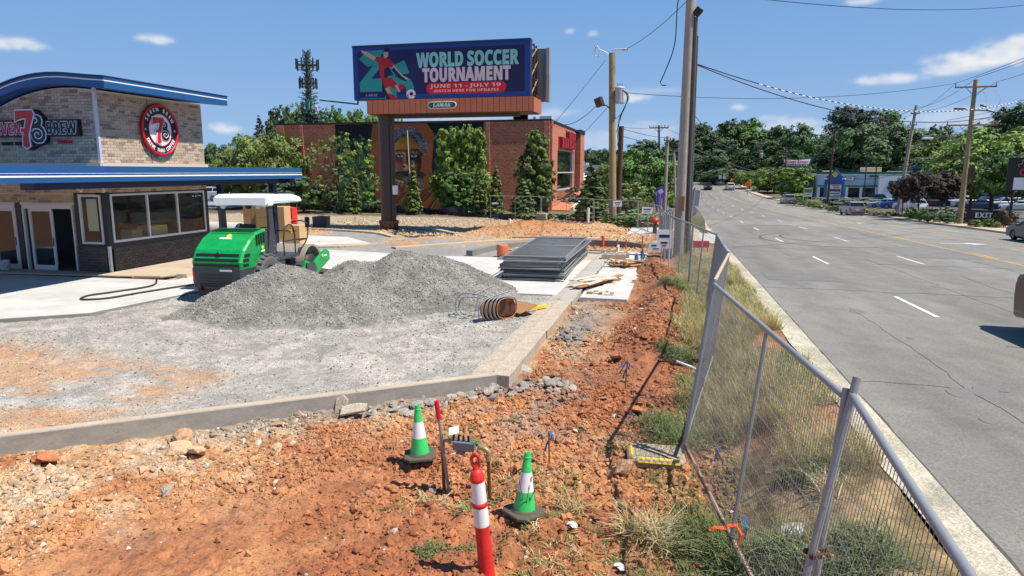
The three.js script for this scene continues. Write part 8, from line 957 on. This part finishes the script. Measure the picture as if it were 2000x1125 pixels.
  part('post', [bx(0.42, 4.6, 0.5, -1.35, 2.3, 0)], bl, p); part('post', [bx(0.42, 4.6, 0.5, 1.35, 2.3, 0)], bl, p); part('gable', ext([[-1.55, 4.3], [-1.55, 4.7], [0, 6.3], [1.55, 4.7], [1.55, 4.3]], 0.4).translate(0, 0, -0.2), bl, p); part('header', bx(2.4, 0.9, 0.36, 0, 4.15, 0), bl, p); part('cap', [bx(0.5, 0.2, 0.56, -1.35, 4.65, 0), bx(0.5, 0.2, 0.56, 1.35, 4.65, 0), bx(0.5, 0.2, 0.56, -1.35, 1.4, 0), bx(0.5, 0.2, 0.56, 1.35, 1.4, 0)], M.white, p); part('diamond', at(bx(0.75, 0.75, 0.1), 0.0, 5.35, 0.22, 0, 0, Math.PI / 4), M.yellow, p);
  const rows = [[3.35, 0.6, M.red], [2.75, 0.5, mat('plum', [0.12, 0.04, 0.09], 0.6)], [2.2, 0.45, M.dark], [1.65, 0.42, M.black], [1.2, 0.4, M.dgreen]]; rows.forEach(([y, h, m], i) => { const pl = part('tenant_panel', bx(2.2, h, 0.3, 0, y, 0.02), M.white, p); part('print', i === 0 ? [bx(1.1, 0.16, 0.02, 0.25, y + 0.13, 0.18), bx(0.9, 0.14, 0.02, 0.3, y - 0.12, 0.18)] : [bx(i === 1 ? 2.0 : 1.8, i === 1 ? 0.36 : 0.14, 0.02, 0, y, 0.18)], m, pl); });
  const gs = thing('green_sign', 'small white and green board sign on two legs among the shrubs', 'sign', [24.909,-1.458,-142.337], -0.1); part('board', bx(1.5, 1.7, 0.1, 0, 1.5, 0), M.white, gs); part('panel', bx(1.35, 0.75, 0.04, 0, 1.8, 0.06), mat('lime', [0.16, 0.42, 0.03], 0.5), gs); part('print', [bx(0.9, 0.12, 0.02, 0, 1.8, 0.09), bx(0.8, 0.1, 0.02, 0, 1.05, 0.06)], M.dgreen, gs); part('leg', bx(0.1, 2.4, 0.1, -0.75, 1.15, 0), M.white, gs); part('leg', bx(0.1, 2.4, 0.1, 0.75, 1.15, 0), M.white, gs);
  // black marquee at the right edge
  const mq = [26.699,3.801,-62.539], m = thing('marquee_sign', 'black marquee sign with crown and red letters cut off by the right edge', 'sign', [mq[0] + 0.35, mq[1], mq[2]], -0.30); part('cabinet', rb(2.7, 2.6, 0.6, 0.03, 0, 0, 0), M.black, m); part('letter_board', bx(2.1, 0.95, 0.06, 0.15, -0.75, 0.31), M.white, m); part('lettering', [letters('OUR', 0.55, 0.04).translate(0.2, -0.12, 0.31)], M.red, m); part('small_lettering', ['EXP', 'BURN', 'FRI', 'BACON'].map((s, i) => letters(s, 0.16, 0.02).translate(0.25, -0.5 - i * 0.22, 0.345)), M.black, m); part('crown', tube([[-0.6, 0.55, 0.33], [-0.75, 0.72, 0.33], [-0.5, 0.8, 0.33], [-0.45, 1.1, 0.33], [-0.25, 0.85, 0.33], [-0.1, 1.15, 0.33], [0.05, 0.85, 0.33], [0.25, 1.12, 0.33], [0.3, 0.75, 0.33], [-0.4, 0.62, 0.33]], 0.025, 4, 50), M.tanconc, m); part('post', [bar([0.6, -6.5, 0], [0.6, -1, 0], 0.16)], M.black, m);
  const ex = thing('exit_sign', 'low black sign reading EXIT in white letters behind the kerb', 'sign', [[25.077,0.698,-64.282][0], yr(-64) + 0.1, [25.077,0.698,-64.282][2]], -0.25); part('board', bx(2.6, 1.0, 0.12, 0, 0.85, 0), M.black, ex); part('lettering', letters('EXIT', 0.42, 0.03).translate(-0.1, 0.72, 0.065), M.white, ex); part('base', bx(2.3, 0.4, 0.2, 0, 0.2, 0), M.dark, ex);
  // orange road work signs, small notices
  for (const [Q, l, a] of [[[15.289,1.267,-157.259], 'orange diamond work sign at the right of the far street', 0.1], [[13.691,1.592,-181.484], 'orange work sign turned aslant behind the white car', 0.9]]) { const s = thing('work_sign', l, 'sign', Q, a); part('plate', at(rb(1.15, 1.15, 0.04, 0.02), 0, 0, 0, 0, 0, Math.PI / 4), M.orange, s); part('print', bx(0.5, 0.12, 0.02, 0, 0.1, 0.03), M.black, s); part('leg', bar([0, -2.2, -0.05], [0, -0.6, -0.05], 0.05), M.steel, s); }
  for (const [Q, l] of [[[28.72,-1.29,-96.831], 'small white notice leaning by the foot of the leaning grey pole'], [[44.432,-0.335,-174.946], 'red post sign in front of the donut shop windows']]) { const s = thing('post_sign', l, 'sign', Q); part('board', bx(0.9, 1.1, 0.06, 0, 1.6, 0), /red/.test(l) ? M.red : M.white, s); part('post', bx(0.08, 1.3, 0.08, 0, 0.6, -0.05), M.white, s); }
  for (const [Q, l] of [[[11.358,0.289,-188.909], 'small blank street sign left of the pole at the bend'], [[12.243,0.208,-186.599], 'small white street sign at the bend']]) { const s = thing('road_sign', l, 'sign', Q); part('board', bx(0.7, 0.9, 0.04, 0, 2.3, 0), M.whiteM, s); part('post', bar([0, 0, -0.05], [0, 2.6, -0.05], 0.04), M.steel, s); }
}

renderer.render(scene, camera);
